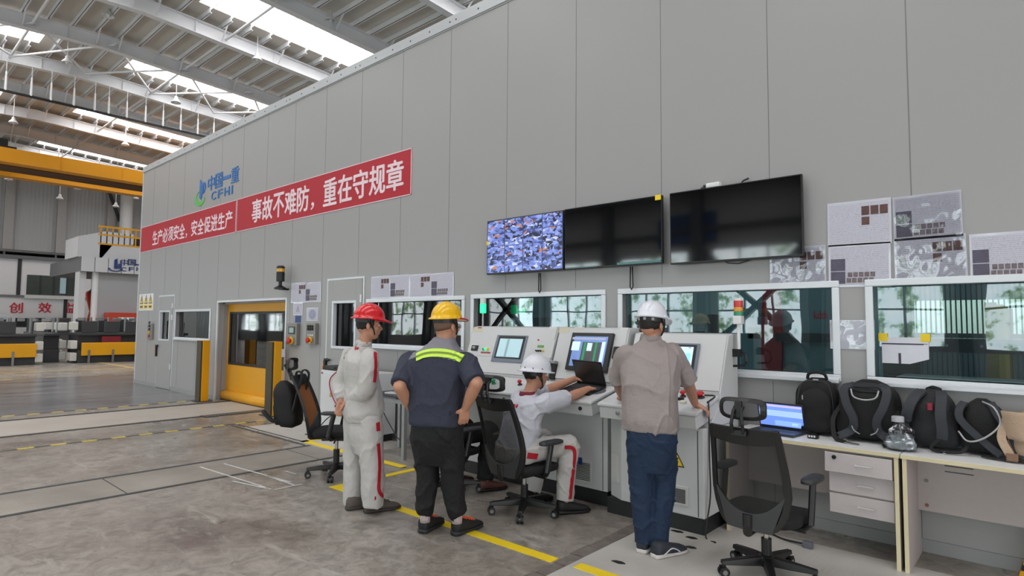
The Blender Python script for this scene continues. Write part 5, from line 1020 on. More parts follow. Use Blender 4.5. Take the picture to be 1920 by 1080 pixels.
    if mesh: B(MB().prism([bp(-.03, L_*.96, .03), bp(.03, L_*.96, .03), bp(.03, L_*.99, .03), bp(-.03, L_*.99, .03)], (0, .006, 0)), 'label_tab', BLACK)
    # headrest
    hb = bp(0, L_, .014); hz = hb.z+.045; hy = hb.y-.01-hr
    q = MB().box(-.05, hb.y-.035, hb.z-.05, .05, hb.y+.0, hb.z-.01); B(q, 'headrest_bracket', FRM, bevel=.008)
    for s in (-1, 1): B(MB().tube([(s*.034, hb.y-.028, hb.z-.03), (s*.034, hb.y-.05, hb.z+.03), (s*.024, hy-.03, hz+.06), (s*.024, hy+.0, hz+.085)], .011, 8), 'headrest_stalk', FRM)
    def hp(u, v): return Vector((u, hy+.055*(u/.145)**2-.0+.25*(v-.07)**2/.07*0+ .03*((v-.07)/.07)**2, hz+v))
    def oval(k, n=36): return [(.148*k*math.copysign(abs(math.cos(a))**.5, math.cos(a)), .07+(.068*k-.0)*math.copysign(abs(math.sin(a))**.5, math.sin(a))) for a in [2*math.pi*i/n for i in range(n)]]
    q = MB(); o1, o2 = oval(1), [(u*.82, .07+(v-.07)*.66) for u, v in oval(1)]
    rs = [[hp(*a), hp(*b), hp(*b)+Vector((0, -.022, 0)), hp(*a)+Vector((0, -.022, 0))] for a, b in zip(o1, o2)]; q.rings(rs+[rs[0]], cap=False); B(q, 'headrest_frame', FRM, bevel=.003)
    q = MB(); n = len(o2)
    for i in range(n//2-1): a, b, c, d = o2[i], o2[i+1], o2[n-2-i], o2[n-1-i]; q.quad(hp(*a)+Vector((0, -.01, 0)), hp(*b)+Vector((0, -.01, 0)), hp(*c)+Vector((0, -.01, 0)), hp(*d)+Vector((0, -.01, 0)))
    B(q, 'headrest_mesh', see_through('open headrest mesh', (40, 40, 42), .4) if 'open headrest mesh' not in MATS else MATS['open headrest mesh']); B(MB().box(-.022, hy-.02, hz+.02, .022, hy+.0, hz+.12), 'headrest_spine', FRM, bevel=.003)
    for s, on in zip((-1, 1), arm):
        if not on: continue
        x = s*.285; q = MB().tube([(s*.16, .02, zs-.01), (s*.25, .0, zs-.005), (x, -.02, zs+.03), (x, -.0, zs+.12), (x, .03, zs+.25+ah)], .026, 10, flat=.75); a = B(q, 'armrest', FRM)
        q = MB(); rs = []
        for z, g in ((.25, .8), (.255, 1), (.275, 1), (.283, .85)): rs.append([Vector((x+.045*g*math.copysign(abs(math.cos(k))**.6, math.cos(k)), .03+.13*g*math.copysign(abs(math.sin(k))**.6, math.sin(k)), zs+z+ah)) for k in [2*math.pi*i/24 for i in range(24)]])
        B(q.rings(rs), 'arm_pad', DARK, a, smooth=True)
    return t
A3 = onz(985, 925); CHB = Vector((-3.42, 4.03, 0)); CHC = onz(1438, 1080); CHA = Vector((-5.70, 3.62, 0))
chair('black mesh office chair that the worker in white sits on', CHB, .08, .44, .35, rec=.16, bk=.58)
chair('empty black mesh office chair in the right foreground, before the left desk', CHC, .06, .44, .2, rec=.1, bk=.555, ah=.03)
cha = chair('office chair with tan mesh back, a backpack hung on it, left of the red-helmeted worker', CHA, .8, .50, 1.3, mesh=TAN, rec=.2, hr=.06)
# ================================================================ bags
BKF = M('black bag fabric', (14, 14, 15), .75, 0, .15, 30, bump=.25, bscale=160); BKG = M('dark grey bag fabric', (32, 33, 36), .7, 0, .12, 30, bump=.25, bscale=160); BKS = M('strap grey', (46, 49, 55), .65, 0, .1, 40, bump=.2, bscale=220); ZIP = M('bag trim silver', (170, 170, 172), .35, .3)
def soft(w_, d, h, p=.42, top=.78, bulge=.1, n=32, lean=0, sag=0, seed=0):
    rs = []
    for i in range(15):
        f = i/14; e = math.sin(min(1, f/.12)*math.pi/2)**.6 if f < .12 else (1 if f < .7 else math.cos((f-.7)/.3*math.pi/2*.93)**.55)
        k = e*(1-(1-top)*max(0, f-.3)/.7); g = 1+bulge*math.sin(f*math.pi)
        ring = []
        for j in range(n):
            a = 2*math.pi*j/n; c, s_ = math.cos(a), math.sin(a); x = w_/2*k*math.copysign(abs(c)**p, c); y = d/2*e*g*math.copysign(abs(s_)**p, s_)
            nz_ = noise.noise(Vector((x*9+seed, y*9, f*5)))*.012
            ring.append(Vector((x*(1+nz_*2)+lean*f, y+nz_-sag*f*f, h*f)))
        rs.append(ring)
    return rs
def strap_on(t, pts, w_, th, m, nm='shoulder_strap', up=(1, 0, 0)):
    P = [Vector(p) for p in pts]; P2 = [P[0]*2-P[1]]+P+[P[-1]*2-P[-2]]; o = []
    for a, b, c, d in zip(P2, P2[1:], P2[2:], P2[3:]):
        for i in range(5): x = i/5; o.append(.5*((2*b)+(c-a)*x+(2*a-5*b+4*c-d)*x*x+(3*b-a-3*c+d)*x**3))
    o.append(P[-1]); q = MB(); rs = []; X = Vector(up)
    for i, p in enumerate(o):
        tt = (o[min(i+1, len(o)-1)]-o[max(0, i-1)]).normalized(); X2 = (X-tt*X.dot(tt)).normalized(); N_ = tt.cross(X2)
        rs.append([p+X2*w_/2-N_*th/2, p+X2*w_/2*.9+N_*th/2, p-X2*w_/2*.9+N_*th/2, p-X2*w_/2-N_*th/2])
    return q.rings(rs).build(nm, m, t, world=False, bevel=.003)
def at_desk(px, py): return onz(px, py, ZD)
def bag(lab, px0, px1, top, Y, rz=0):
    a, b = ony(px0, 780, Y-.1), ony(px1, 780, Y-.1); z = ony((px0+px1)/2, top, Y).z
    return thing('backpack', lab, 'backpack', ((a.x+b.x)/2, Y, ZD+.001), rz, 'black backpacks on the desks'), b.x-a.x, z-ZD
# 1: tall plain black pack, front towards us
t, w_, h = bag('tall plain black backpack behind the laptop, front pocket and top handle showing', 1487, 1568, 708, 5.235, .08)
MB().rings(soft(w_, .16, h, .36, .94, .08)).build('body', BKF, t, world=False, smooth=True)
q = MB(); rs = soft(w_*.8, .09, h*.8, .4, .92, .1); [v.__setattr__('y', v.y-.075) or v.__setattr__('z', v.z+.015) for r_ in rs for v in r_]; q.rings(rs).build('front_pocket', BKF, t, world=False, smooth=True)
q = MB().cable([(-.07, .0, h-.012), (-.055, -.01, h+.03), (0, -.012, h+.042), (.055, -.01, h+.03), (.07, 0, h-.012)], .012); q.build('top_handle', BKF, t, world=False, smooth=True)
MB().box(-.02, -.062, h*.955, .02, -.05, h*.985).build('brand_patch', M('patch grey', (150, 150, 152), .5), t, world=False, bevel=.002); MB().box(-.085, -.148, h*.62, -.078, -.138, h*.7).build('zip_pull', ZIP, t, world=False); MB().cable([(-w_*.38, -.098, .06), (-w_*.40, -.1, h*.55), (-w_*.3, -.098, h*.9), (0, -.085, h*.955), (w_*.3, -.098, h*.9), (w_*.40, -.1, h*.55), (w_*.38, -.098, .06)], .004).build('zip_line', DARK, t, world=False); MB().box(w_*.46, -.06, h*.3, w_*.5, .06, h*.62).build('side_buckle', ZIP, t, world=False, bevel=.005) if False else MB().box(w_*.47, -.03, h*.42, w_*.51, .01, h*.56).build('side_buckle', ZIP, t, world=False, bevel=.004)
# 2: big pack with harness
t, w_, h = bag('largest black backpack, harness straps and pale piping towards us, second from the left', 1566, 1690, 712, 5.2)
MB().rings(soft(w_, .26, h, .5, .8, .12, sag=.0, seed=3)).build('body', BKF, t, world=False, smooth=True)
q = MB(); rs = soft(w_*.62, .1, h*.16, .5, .9, .1); [v.__setattr__('y', v.y-.08) or v.__setattr__('z', v.z+h*.8) for r_ in rs for v in r_]; q.rings(rs).build('top_lid', BKG, t, world=False, smooth=True)
yb = -.152
for sg in (-1, 1): strap_on(t, [(sg*.075, yb+.06, h*.93), (sg*.135, yb+.01, h*.86), (sg*.12, yb-.02, h*.62), (sg*.075, yb-.022, h*.38), (sg*.09, yb-.01, h*.2), (sg*.17, yb-.03, h*.08)], .062, .02, BKS)
MB().cable([(-.09, yb-.012, h*.86), (-.07, yb-.025, h*.74), (0, yb-.03, h*.7), (.07, yb-.025, h*.74), (.09, yb-.012, h*.86)], .006).build('pale_piping', ZIP, t, world=False, smooth=True)
for sg in (-1, 1): MB().cable([(sg*.085, yb-.035, h*.27), (sg*.07, yb-.036, h*.2), (sg*.035, yb-.034, h*.15)], .004).build('pale_piping', ZIP, t, world=False)
for sg in (-1, 1): strap_on(t, [(sg*w_*.42, yb+.07, h*.55), (sg*w_*.5, yb-.01, h*.34), (sg*w_*.45, yb-.06, h*.07), (sg*.12, yb-.1, .012)], .035, .012, BKF, 'hip_belt')
strap_on(t, [(-w_*.46, yb-.02, .012), (-.15, yb-.09, .012), (-.02, yb-.13, .008)], .02, .005, BKG, 'loose_strap', (0, 1, 0))
# 3: dark grey pack, straps and a red tag
t, w_, h = bag('dark grey backpack with two wide straps and a small red tag, leaning on the wall', 1700, 1800, 728, 5.2, -.03)
MB().rings(soft(w_, .22, h, .52, .62, .12, seed=6)).build('body', BKG, t, world=False, smooth=True); yb = -.13
strap_on(t, [(-.06, yb+.06, h*.96), (-.095, yb+.0, h*.86), (-.13, yb-.03, h*.66), (-.15, yb-.02, h*.46)], .072, .022, BKS); strap_on(t, [(.05, yb+.06, h*.96), (.06, yb-.0, h*.86), (.058, yb-.04, h*.6), (.065, yb-.04, h*.36), (.06, yb-.03, h*.22)], .07, .022, BKS)
strap_on(t, [(.06, yb-.035, h*.25), (.0, yb-.05, h*.08), (.04, yb-.07, .012), (.16, yb-.06, .02), (.2, yb-.02, h*.16)], .022, .007, BKF, 'loose_strap'); MB().box(-.02, yb-.02, h*.66, .012, yb-.004, h*.78).build('red_tag', M('tag red', (140, 24, 46), .5), t, world=False, bevel=.003)
q = MB().cable([(-.04, .0, h*.98), (0, -.03, h*1.02), (.04, 0, h*.98)], .012); q.build('top_handle', BKF, t, world=False)
# 4: slumped pack with a pale cord
t, w_, h = bag('slumped black backpack with a pale curved cord across it, beside the beige bag', 1797, 1897, 748, 5.19, -.1)
MB().rings(soft(w_, .22, h, .6, .66, .1, lean=-.02, seed=9)).build('body', BKF, t, world=False, smooth=True); yb = -.13
strap_on(t, [(-.1, yb+.05, h*.93), (-.12, yb+.0, h*.8), (-.11, yb-.02, h*.62), (-.02, yb-.03, h*.36), (.1, yb-.04, h*.08)], .05, .018, BKS); strap_on(t, [(.04, yb+.06, h*.95), (.09, yb+.0, h*.74), (.15, yb-.01, h*.45), (.2, yb-.02, h*.08)], .052, .018, BKS)
MB().cable([(.0, yb+.04, h*.97), (.07, yb-.01, h*.88), (.1, yb-.04, h*.62), (.02, yb-.06, h*.36), (-.07, yb-.05, h*.27), (-.125, yb-.02, h*.42)], .006).build('pale_cord', ZIP, t, world=False, smooth=True); strap_on(t, [(.0, yb-.04, .014), (.14, yb-.06, .012), (.24, yb-.05, .01)], .03, .012, BKF, 'loose_strap', (0, 1, 0))
# beige bag at the frame edge
bx_ = ony(1878, 800, 5.05).x+.2; t = thing('shoulder_bag', 'beige fabric shoulder bag at the right edge of the photo', 'bag', (bx_, 5.13, ZD+.001)); BEI = M('beige canvas', (176, 152, 130), .75, 0, .08, 14, bump=.3, bscale=90); h = ony(1910, 762, 5.13).z-ZD
MB().rings(soft(.36, .24, h, .62, .7, .14, seed=12)).build('body', BEI, t, world=False, smooth=True)
q = MB(); q.rings([[Vector((-.2+.03*f+.32*u, -.13-.02*math.sin(u*6)-.012*f, h*(.93-.5*f-.1*u*f)))+Vector((0, d, 0)) for u, d in ((0, 0), (.3, -.02), (.6, 0), (1, -.01), (1, .014), (.6, .02), (.3, .0), (0, .016))] for f in [k/8 for k in range(9)]]); q.build('folded_flap', BEI, t, world=False, smooth=True)
strap_on(t, [(-.17, -.1, h*.8), (-.2, -.14, h*.45), (-.17, -.16, h*.2), (-.15, -.15, .03)], .05, .012, BEI); MB().box(-.18, -.172, .01, -.12, -.15, .06).build('strap_end', M('brown leather', (122, 92, 72), .5), t, world=False, bevel=.006)
# clear plastic bag with a bottle
bx_ = ony(1689, 800, 4.95).x; t = thing('plastic_bag', 'crumpled clear plastic bag round a white-capped bottle at the desk joint', 'plastic bag', (bx_, 4.94, ZD+.001)); h = (ony(1689, 778, 4.94).z-ZD)*.8
FILM = glass('clear film', (.86, .88, .9), 2.6, .08); FILM2 = M('milky film', (206, 214, 224), .12, 0, .25, 24, bump=1, bscale=30)
rs = soft(.2, .14, h, .8, .45, .2, n=26, seed=20)
for r_ in rs:
    for v in r_: n_ = noise.noise_vector(v*26); v += n_*.016; v.z = max(.001, v.z)
MB().rings(rs).build('film', FILM, t, world=False); rs2 = [[v*.88+Vector((.0, 0, .004)) for v in r_] for r_ in rs[:9]]; MB().rings(rs2).build('crumpled_fold', FILM2, t, world=False)
MB().lathe([(.034, .004), (.034, h*.72), (.018, h*.95), (.018, h*1.02)], (-.015, 0, 0)).build('bottle', glass('bottle plastic', (.9, .93, .96), 1.6), t, world=False, smooth=True); MB().lathe([(.038, h*1.0), (.038, h*1.17), (.034, h*1.19)], (-.015, 0, 0)).build('bottle_cap', M('cap grey white', (176, 176, 182), .4), t, world=False)
# backpack hanging on the tan-backed chair
ca = Matrix.Translation(CHA) @ Matrix.Rotation(-.8, 4, 'Z'); t = thing('backpack', 'black backpack hung over the back of the tan-backed office chair', 'backpack', (0, 0, 0)); t.matrix_world = ca
t.location = ca.translation; t.rotation_euler = (0, 0, -.8)
rs = soft(.34, .2, .5, .5, .72, .16, seed=30)
for r_ in rs:
    for v in r_: f = v.z/.5; v.z += .5; v.y = v.y-.475-.1*f
MB().rings(rs).build('body', BKF, t, world=False, smooth=True)
rs = soft(.26, .1, .3, .5, .75, .12, seed=31)
for r_ in rs:
    for v in r_: v.z += .53; v.y -= .585+.06*(v.z-.53)
MB().rings(rs).build('front_pocket', BKF, t, world=False, smooth=True)
for sg in (-1, 1): strap_on(t, [(sg*.09, -.43, .96), (sg*.1, -.41, 1.1), (sg*.12, -.35, 1.07), (sg*.16, -.38, .9), (sg*.17, -.42, .7)], .05, .014, BKG)
strap_on(t, [(.12, -.55, .6), (.16, -.62, .6), (.14, -.7, .66), (.1, -.74, .69)], .05, .03, BKF, 'side_strap'); MB().cable([(-.05, -.56, .93), (0, -.62, .96), (.05, -.56, .93)], .014).build('top_handle', BKF, t, world=False)
# ================================================================ people
SKIN = M('skin', (190, 138, 112), .5, 0, .06, 25, bump=.05, bscale=120); HAIR = M('black hair', (24, 21, 20), .6, 0, .2, 90, bump=.4, bscale=260)
def remesh(q, name, mat, par, vox, smooth=3, folds=None, inv=None):
    """join the overlapping closed pieces of q into one continuous skin"""
    bmesh.ops.recalc_face_normals(q.bm, faces=q.bm.faces); me = bpy.data.meshes.new('raw'); q.bm.to_mesh(me); q.bm.free()
    o = bpy.data.objects.new('raw', me); COL.objects.link(o); r = o.modifiers.new('r', 'REMESH'); r.mode = 'VOXEL'; r.voxel_size = vox
    m2 = bpy.data.meshes.new_from_object(o.evaluated_get(bpy.context.evaluated_depsgraph_get())); bpy.data.objects.remove(o); bpy.data.meshes.remove(me)
    bm = bmesh.new(); bm.from_mesh(m2)
    for _ in range(smooth): bmesh.ops.smooth_vert(bm, verts=bm.verts, factor=.5, use_axis_x=True, use_axis_y=True, use_axis_z=True)
    if folds:
        bm.normal_update(); nv = [v.normal.copy() for v in bm.verts]
        for v, n in zip(bm.verts, nv): v.co += n*folds(v.co)
    if par: bm.transform(root_of(par).matrix_world.inverted())
    bm.to_mesh(m2); bm.free(); m2.name = name; m2.materials.clear()
    for m in (mat if isinstance(mat, (list, tuple)) else [mat]): m2.materials.append(m)
    for p in m2.polygons: p.use_smooth = True
    b = bpy.data.objects.new(name, m2); COL.objects.link(b); b.parent = par; return b
def az(d): a = math.radians(d); return Vector((math.sin(a), math.cos(a), 0))
def fold_fn(amp, sc, seed, st=(1, 1, 1)):
    """creases: narrow ridges along the zero lines of stretched noise, in two directions"""
    def f(p):
        v = Vector((p.x*st[0], p.y*st[1], p.z*st[2]))*sc*.55 + Vector((seed, seed*.7, 0)); w = Vector((noise.noise(v*.7), noise.noise(v*.7+Vector((5, 0, 0))), 0))*.7
        a = noise.noise(v+w); b = noise.noise(Vector((v.x+v.z*.8, v.y-v.z*.6, v.z*.5-v.x*.4))*1.5+w+Vector((9, 2, 4)))
        ra = max(0, 1-abs(a)*4.5); rb = max(0, 1-abs(b)*5)
        return amp*(1.5*ra*ra+.9*rb*rb*(.4+ra)) - amp*.5 + amp*.8*noise.noise(v*1.1+Vector((0, 0, 7)))
    return f
def ring(c, a, b, r, f, k=24, e=.8): return [c + r*(a*math.copysign(abs(math.cos(t))**e, math.cos(t))) + f*(b*math.copysign(abs(math.sin(t))**e, math.sin(t))) for t in [2*math.pi*i/k for i in range(k)]]
def smooth_sections(S_, k=4):
    P = [S_[0]]+S_+[S_[-1]]; o = []
    for a, b, c, d in zip(P, P[1:], P[2:], P[3:]):
        for i in range(k):
            t = i/k; o.append([.5*((2*y)+(z-x)*t+(2*x-5*y+4*z-w)*t*t+(3*y-x-3*z+w)*t**3) for x, y, z, w in zip(a, b, c, d)])
    return o+[S_[-1]]
def torso(q, secs, r, f, e=.8, grow=0):
    S_ = smooth_sections([[p.x, p.y, p.z, a+grow, b+grow] for p, a, b in secs]); q.rings([ring(Vector(s[:3]), s[3], s[4], r, f, e=e) for s in S_])
def hand(q, wrist, d, back, side, curl=.5, scale=1.0, spread=.0, thumb=.6, tc=.5):
    """palm + five fingers; d = fingers' direction, back = out of the back of the hand, side = towards the thumb"""
    d = d.normalized(); back = (back-d*back.dot(d)).normalized(); side = (side-d*side.dot(d)-back*side.dot(back)).normalized(); s = scale
    q.rings([ring(wrist+d*x*s+back*0, a*s, b*s, side, back, 16, .75) for x, a, b in ((-.01, .027, .021), (.02, .032, .019), (.05, .041, .0165), (.085, .042, .014), (.094, .036, .009))])
    for i, (o, L_) in enumerate(((.031, .072), (.0105, .08), (-.0105, .074), (-.031, .058))):
        p = wrist+d*.086*s+side*o*s; a = curl*.45+.06*i*curl; r0 = .0098-.0006*i; dd = (d+side*spread*(1.5-i)*.5).normalized()
        for L2, r_a, r_b in ((.46*L_, r0, r0*.95), (.3*L_, r0*.95, r0*.86), (.24*L_, r0*.86, r0*.74)):
            v = dd*math.cos(a)-back*math.sin(a); e = p+v*L2*s; q.cone_cap(p, r_a*s, e, r_b*s, 10); p = e; a += curl*1.05
    p = wrist+d*.022*s+side*.03*s; v = (d*.55+side*thumb-back*.25).normalized()
    for L2, r_a, r_b in ((.042, .0155, .0125), (.032, .0118, .0105), (.026, .0104, .0085)):
        e = p+v*L2*s; q.cone_cap(p, r_a*s, e, r_b*s, 10); p = e; v = (v+d*tc-back*.2*tc).normalized()
def head(q, c, f, tilt=0):
    """c = middle of the head, f = gaze"""
    r = Vector((f.y, -f.x, 0)).normalized(); f = (f+Z1*tilt).normalized(); u = r.cross(f).normalized(); R = Matrix((r, f, u)).transposed()
    P = lambda x, y, z: c+r*x+f*y+u*z
    q.ball(P(0, -.012, .03), (.077, .096, .09), R); q.ball(P(0, .025, -.035), (.062, .072, .082), R); q.ball(P(0, .048, -.085), (.036, .04, .032), R); q.ball(P(0, -.04, -.01), (.066, .06, .07), R)
    q.cone_cap(P(0, .088, .01), .011, P(0, .108, -.024), .0135, 10); q.ball(P(-.012, .098, -.028), .009); q.ball(P(.012, .098, -.028), .009)
    for s in (-1, 1):
        q.ball(P(s*.03, .074, .02), (.024, .014, .009), R); q.ball(P(s*.042, .058, -.025), (.026, .03, .024), R)
        q.ball(P(s*.08, -.012, -.008), (.011, .02, .031), R @ Matrix.Rotation(s*.25, 3, 'Z')); q.ball(P(s*.081, -.006, -.034), (.008, .011, .012), R)
    q.ball(P(0, .09, -.053), (.024, .012, .007), R); q.ball(P(0, .087, -.064), (.021, .012, .0075), R)
    return P, r, f, u, R
def extras(root, P, R, hairlen=0, hm=None):
    for s in (-1, 1): MB().ball(P(s*.031, .079, .006), (.0125, .012, .0085), R, 12, 8).build('eye', M('eye white', (220, 214, 206), .3), root, smooth=True); 
    for s in (-1, 1): MB().ball(P(s*.031, .0895, .006), (.0055, .003, .0055), R, 10, 6).build('iris', M('dark iris', (34, 22, 16), .2), root, smooth=True)
    q = MB(); rs = []; n = 28          # hair: a cap hugging the skull, lower at the nape
    for i in range(9):
        rr = []
        for j in range(n):
            a = 2*math.pi*j/n; back = .5-.5*math.sin(a); low = -.02-.055*back**1.5-hairlen*back if True else 0
            if math.sin(a) > .45: low = .055
            th0 = math.asin(max(-.99, min(.99, low/.1))); th = th0+(math.pi/2*.99-th0)*i/8
            rr.append(P(math.cos(a)*math.cos(th)*.083, -.012+math.sin(a)*math.cos(th)*.102, .03*.6+math.sin(th)*.101))
        rs.append(rr)
    q.rings(rs).build('hair', hm or HAIR, root, smooth=True)
def hard_hat(root, P, R, mat, style, lift=.0, sc=1.0):
    q = MB(); n = 40; rs = []; C = lambda x, y, z: P(x*sc, y*sc-.006, z*sc+.03+lift)
    w_, l_, h_ = (.112, .137, .125) if style != 'round' else (.118, .138, .138)
    peak = lambda a: max(0, math.sin(a))**2.2
    def br(a): return .018+(.052*peak(a) if style != 'round' else .006+.012*peak(a))+(.006*max(0, -math.sin(a))**2)
    for k, z in ((1, .0), (1, .008)):
        rs.append([C(math.cos(a)*(w_+br(a)*.9), math.sin(a)*(l_+br(a)), z-.022*peak(a)*(style != 'round')-.008*max(0, -math.sin(a))) for a in [2*math.pi*j/n for j in range(n)]])
    for i in range(10):
        th = math.pi/2*.985*i/9; rs.append([C(math.cos(a)*math.cos(th)**.85*w_*(1.02 if i == 0 else 1), math.sin(a)*math.cos(th)**.85*l_, .012+math.sin(th)*h_) for a in [2*math.pi*j/n for j in range(n)]])
    h = q.rings(rs).build('hard_hat', mat, root, smooth=True)
    ribs = (-.038, 0, .038) if style == 'ribbed' else ((-.05, -.017, .017, .05) if style == 'round' else (0,))
    for x in ribs:
        pts = [C(x*(1-.25*abs(math.cos(t))), -math.cos(t)*l_*.93, .012+math.sin(t)**.9*(h_+.002)*math.sqrt(max(.2, 1-(x/w_)**2))) for t in [.42+2.3*k/10 for k in range(11)]]
        MB().tube(pts, .0085 if style == 'ribbed' else .005, 8, flat=.7).build('crown_rib', mat, h, smooth=True)
    if style == 'round':
        for a in (-2.5, -2.0, -1.1, -.5, .1): p = C(math.cos(a)*w_*1.0, math.sin(a)*l_*1.0, .03); MB().ball(p, .0055, None, 8, 6).build('vent_hole', BLACK, h)
    else:
        for s in (-1, 1): MB().obox(C(s*(w_+.008), .0, .012), (.014, .045, .02), R.to_4x4()).build('slot_boss', mat, h, bevel=.004)
        MB().tube([C(math.cos(a)*(w_+br(a)*.9+.002), math.sin(a)*(l_+br(a)+.002), .004-.022*peak(a)) for a in [math.pi*(.05+.9*k/16) for k in range(17)]], .006, 8).build('peak_edge', mat if style != 'edge' else RED, h)
    b = MB(); b.rings([[C(math.cos(a)*.088*g, math.sin(a)*.108*g, z) for a in [math.pi*(1.02+.96*k/18) for k in range(19)]+[math.pi*(1.98-.96*k/18) for k in range(19)]] for z, g in ((-.035, 1), (-.005, 1))]) if False else None
    q = MB(); pts = [C(math.cos(a)*.092, math.sin(a)*.113, -.018) for a in [math.pi*(1.0+1.0*k/14) for k in range(15)]]
    q.tube(pts, .016, 8, flat=.25, up=(0, 0, 1)) if False else q.rings([[p+Z1*.017, p-Z1*.017, (p-Z1*.017)*1+(p-C(0, 0, -.018)).normalized()*.005, p+Z1*.017+(p-C(0, 0, -.018)).normalized()*.005] for p in pts]); q.build('headband', BLACK, h)
    if style == 'ribbed':
        for a in (1.3, 1.5, 1.7): p = C(math.cos(math.pi*a)*.097, math.sin(math.pi*a)*.118, -.02); MB().ball(p, (.012, .012, .012), None, 12, 8).build('adjuster_stud', M('grey stud', (170, 170, 172), .5), h, smooth=True)
    for s in (-1, 1): MB().cable([C(s*.1, .01, .0), C(s*.096, .03, -.06), C(s*.06, .055, -.125), C(s*.0, .06, -.148)], .0055).build('chin_strap', BLACK, h)
    MB().cable([C(-.1, -.03, .0), C(-.098, .01, -.05), C(-.085, .04, -.09)], .005).build('chin_strap', BLACK, h); MB().cable([C(.1, -.03, .0), C(.098, .01, -.05), C(.085, .04, -.09)], .005).build('chin_strap', BLACK, h)
    return h
def shoe(root, heel, dirv, L_, mat, sole, ank=None, lace=None, stripe=None, h=.1):
    L_ *= 1.08; wk = 1.16
    d = Vector((dirv.x, dirv.y, 0)).normalized(); s = Vector((d.y, -d.x, 0)); z0 = heel.z
    def sec(prof): return [[heel+d*(x*L_)+s*(w_*wk*math.copysign(abs(math.cos(a))**.7, math.cos(a)))+Z1*(zb+(zt-zb)*(.5+.5*math.copysign(abs(math.sin(a))**.7, math.sin(a)))) for a in [2*math.pi*k/18 for k in range(18)]] for x, w_, zb, zt in prof]
    o = MB().rings(sec([(.0, .022, .02, h*.85), (.03, .035, .018, h*1.1), (.18, .04, .018, h*1.2), (.36, .04, .018, h*1.05), (.5, .044, .018, h*.86), (.72, .049, .018, h*.66), (.9, .043, .02, h*.52), (.98, .026, .022, h*.4)])).build('shoe', mat, root, smooth=True)
    MB().rings(sec([(-.02, .026, .001, .03), (.02, .037, .001, .038), (.2, .042, .001, .036), (.45, .044, .001, .03), (.72, .053, .001, .03), (.9, .047, .001, .03), (1.0, .03, .008, .032)])).build('sole', sole, o, smooth=True)
    if lace:
        for k in range(4): x = .36+.09*k; zt = h*(1.06-.42*(x-.36)/.4); MB().cable([heel+d*x*L_-s*.032+Z1*(zt*.8), heel+d*(x+.02)*L_+Z1*(zt+.006), heel+d*(x+.05)*L_+s*.032+Z1*(zt*.78)], .0045).build('lace', lace, o)
        MB().cable([heel+d*.34*L_-s*.03+Z1*h*1.05, heel+d*.2*L_-s*.034+Z1*h*1.25, heel+d*.06*L_+Z1*h*1.3, heel+d*.2*L_+s*.034+Z1*h*1.25, heel+d*.34*L_+s*.03+Z1*h*1.05], .005).build('collar_piping', lace, o)
    if stripe:
        for e in (-1, 1): MB().cable([heel+d*.2*L_+s*e*.043+Z1*.03, heel+d*.4*L_+s*e*.046+Z1*h*.62, heel+d*.56*L_+s*e*.049+Z1*h*.5, heel+d*.66*L_+s*e*.052+Z1*.03], .005).build('side_stripe', stripe, o)
    return o
def band(root, name, mat, pts, outs, w_, th=.004):
    """flat ribbon along pts lying on cloth, outs = outward direction per point"""
    q = MB(); rs = []
    for i, p in enumerate(pts):
        t = (pts[min(i+1, len(pts)-1)]-pts[max(i-1, 0)]).normalized(); o = outs[i].normalized(); s = t.cross(o).normalized(); rs.append([p+s*w_/2, p+s*w_/2+o*th, p-s*w_/2+o*th, p-s*w_/2])
    return q.rings(rs).build(name, mat, root)
def on_cloth(o, pts, dirs, lift=.003):
    """drop points onto the surface of mesh object o from outside, along -dirs"""
    from mathutils.bvhtree import BVHTree
    mw = root_of(o).matrix_world; bm = bmesh.new(); bm.from_mesh(o.data); bm.transform(mw); bv = BVHTree.FromBMesh(bm); bm.free(); P = []; N_ = []
    for p, d in zip(pts, dirs):
        d = d.normalized(); hit = bv.ray_cast(p+d*.6, -d)
        if hit[0] is None: hit = bv.find_nearest(p)
        n = hit[1] if hit[1].dot(d) > 0 else d; P.append(hit[0]+n*lift); N_.append(n)
    return P, N_
def lerp_pts(K, n=6):
    P = [K[0]*2-K[1]]+K+[K[-1]*2-K[-2]]; o = []
    for a, b, c, d in zip(P, P[1:], P[2:], P[3:]):
        for i in range(n): t = i/n; o.append(.5*((2*b)+(c-a)*t+(2*a-5*b+4*c-d)*t*t+(3*b-a-3*c+d)*t**3))
    return o+[K[-1]]
def person(lab, foot, d):
    t = thing('person', lab, 'person', (foot.x, foot.y, 0)); return t
def body_root(q, lab, foot, vox=.0075):
    r = bpy.data.objects.new('tmp', None)
    o = remesh(q, 'person', SKIN, None, vox, 2)
    o.data.transform(Matrix.Translation((-foot.x, -foot.y, 0))); o.location = (foot.x, foot.y, 0); o.matrix_world = Matrix.Translation((foot.x, foot.y, 0)); bpy.data.objects.remove(r); return tag(o, lab, 'person')
def limb(q, pts, rad, n=14):
    for (a, b), (ra, rb) in zip(zip(pts, pts[1:]), zip(rad, rad[1:])): q.cone_cap(a, ra, b, rb, n)
def wpath(q, pts, rad, k=4, e=1.0):     # soft tube with varying radius (sleeves, trouser legs)
    S_ = smooth_sections([[*p, r] for p, r in zip(pts, rad)], k); q.tube([s[:3] for s in S_], .1, 18, [s[3] for s in S_])

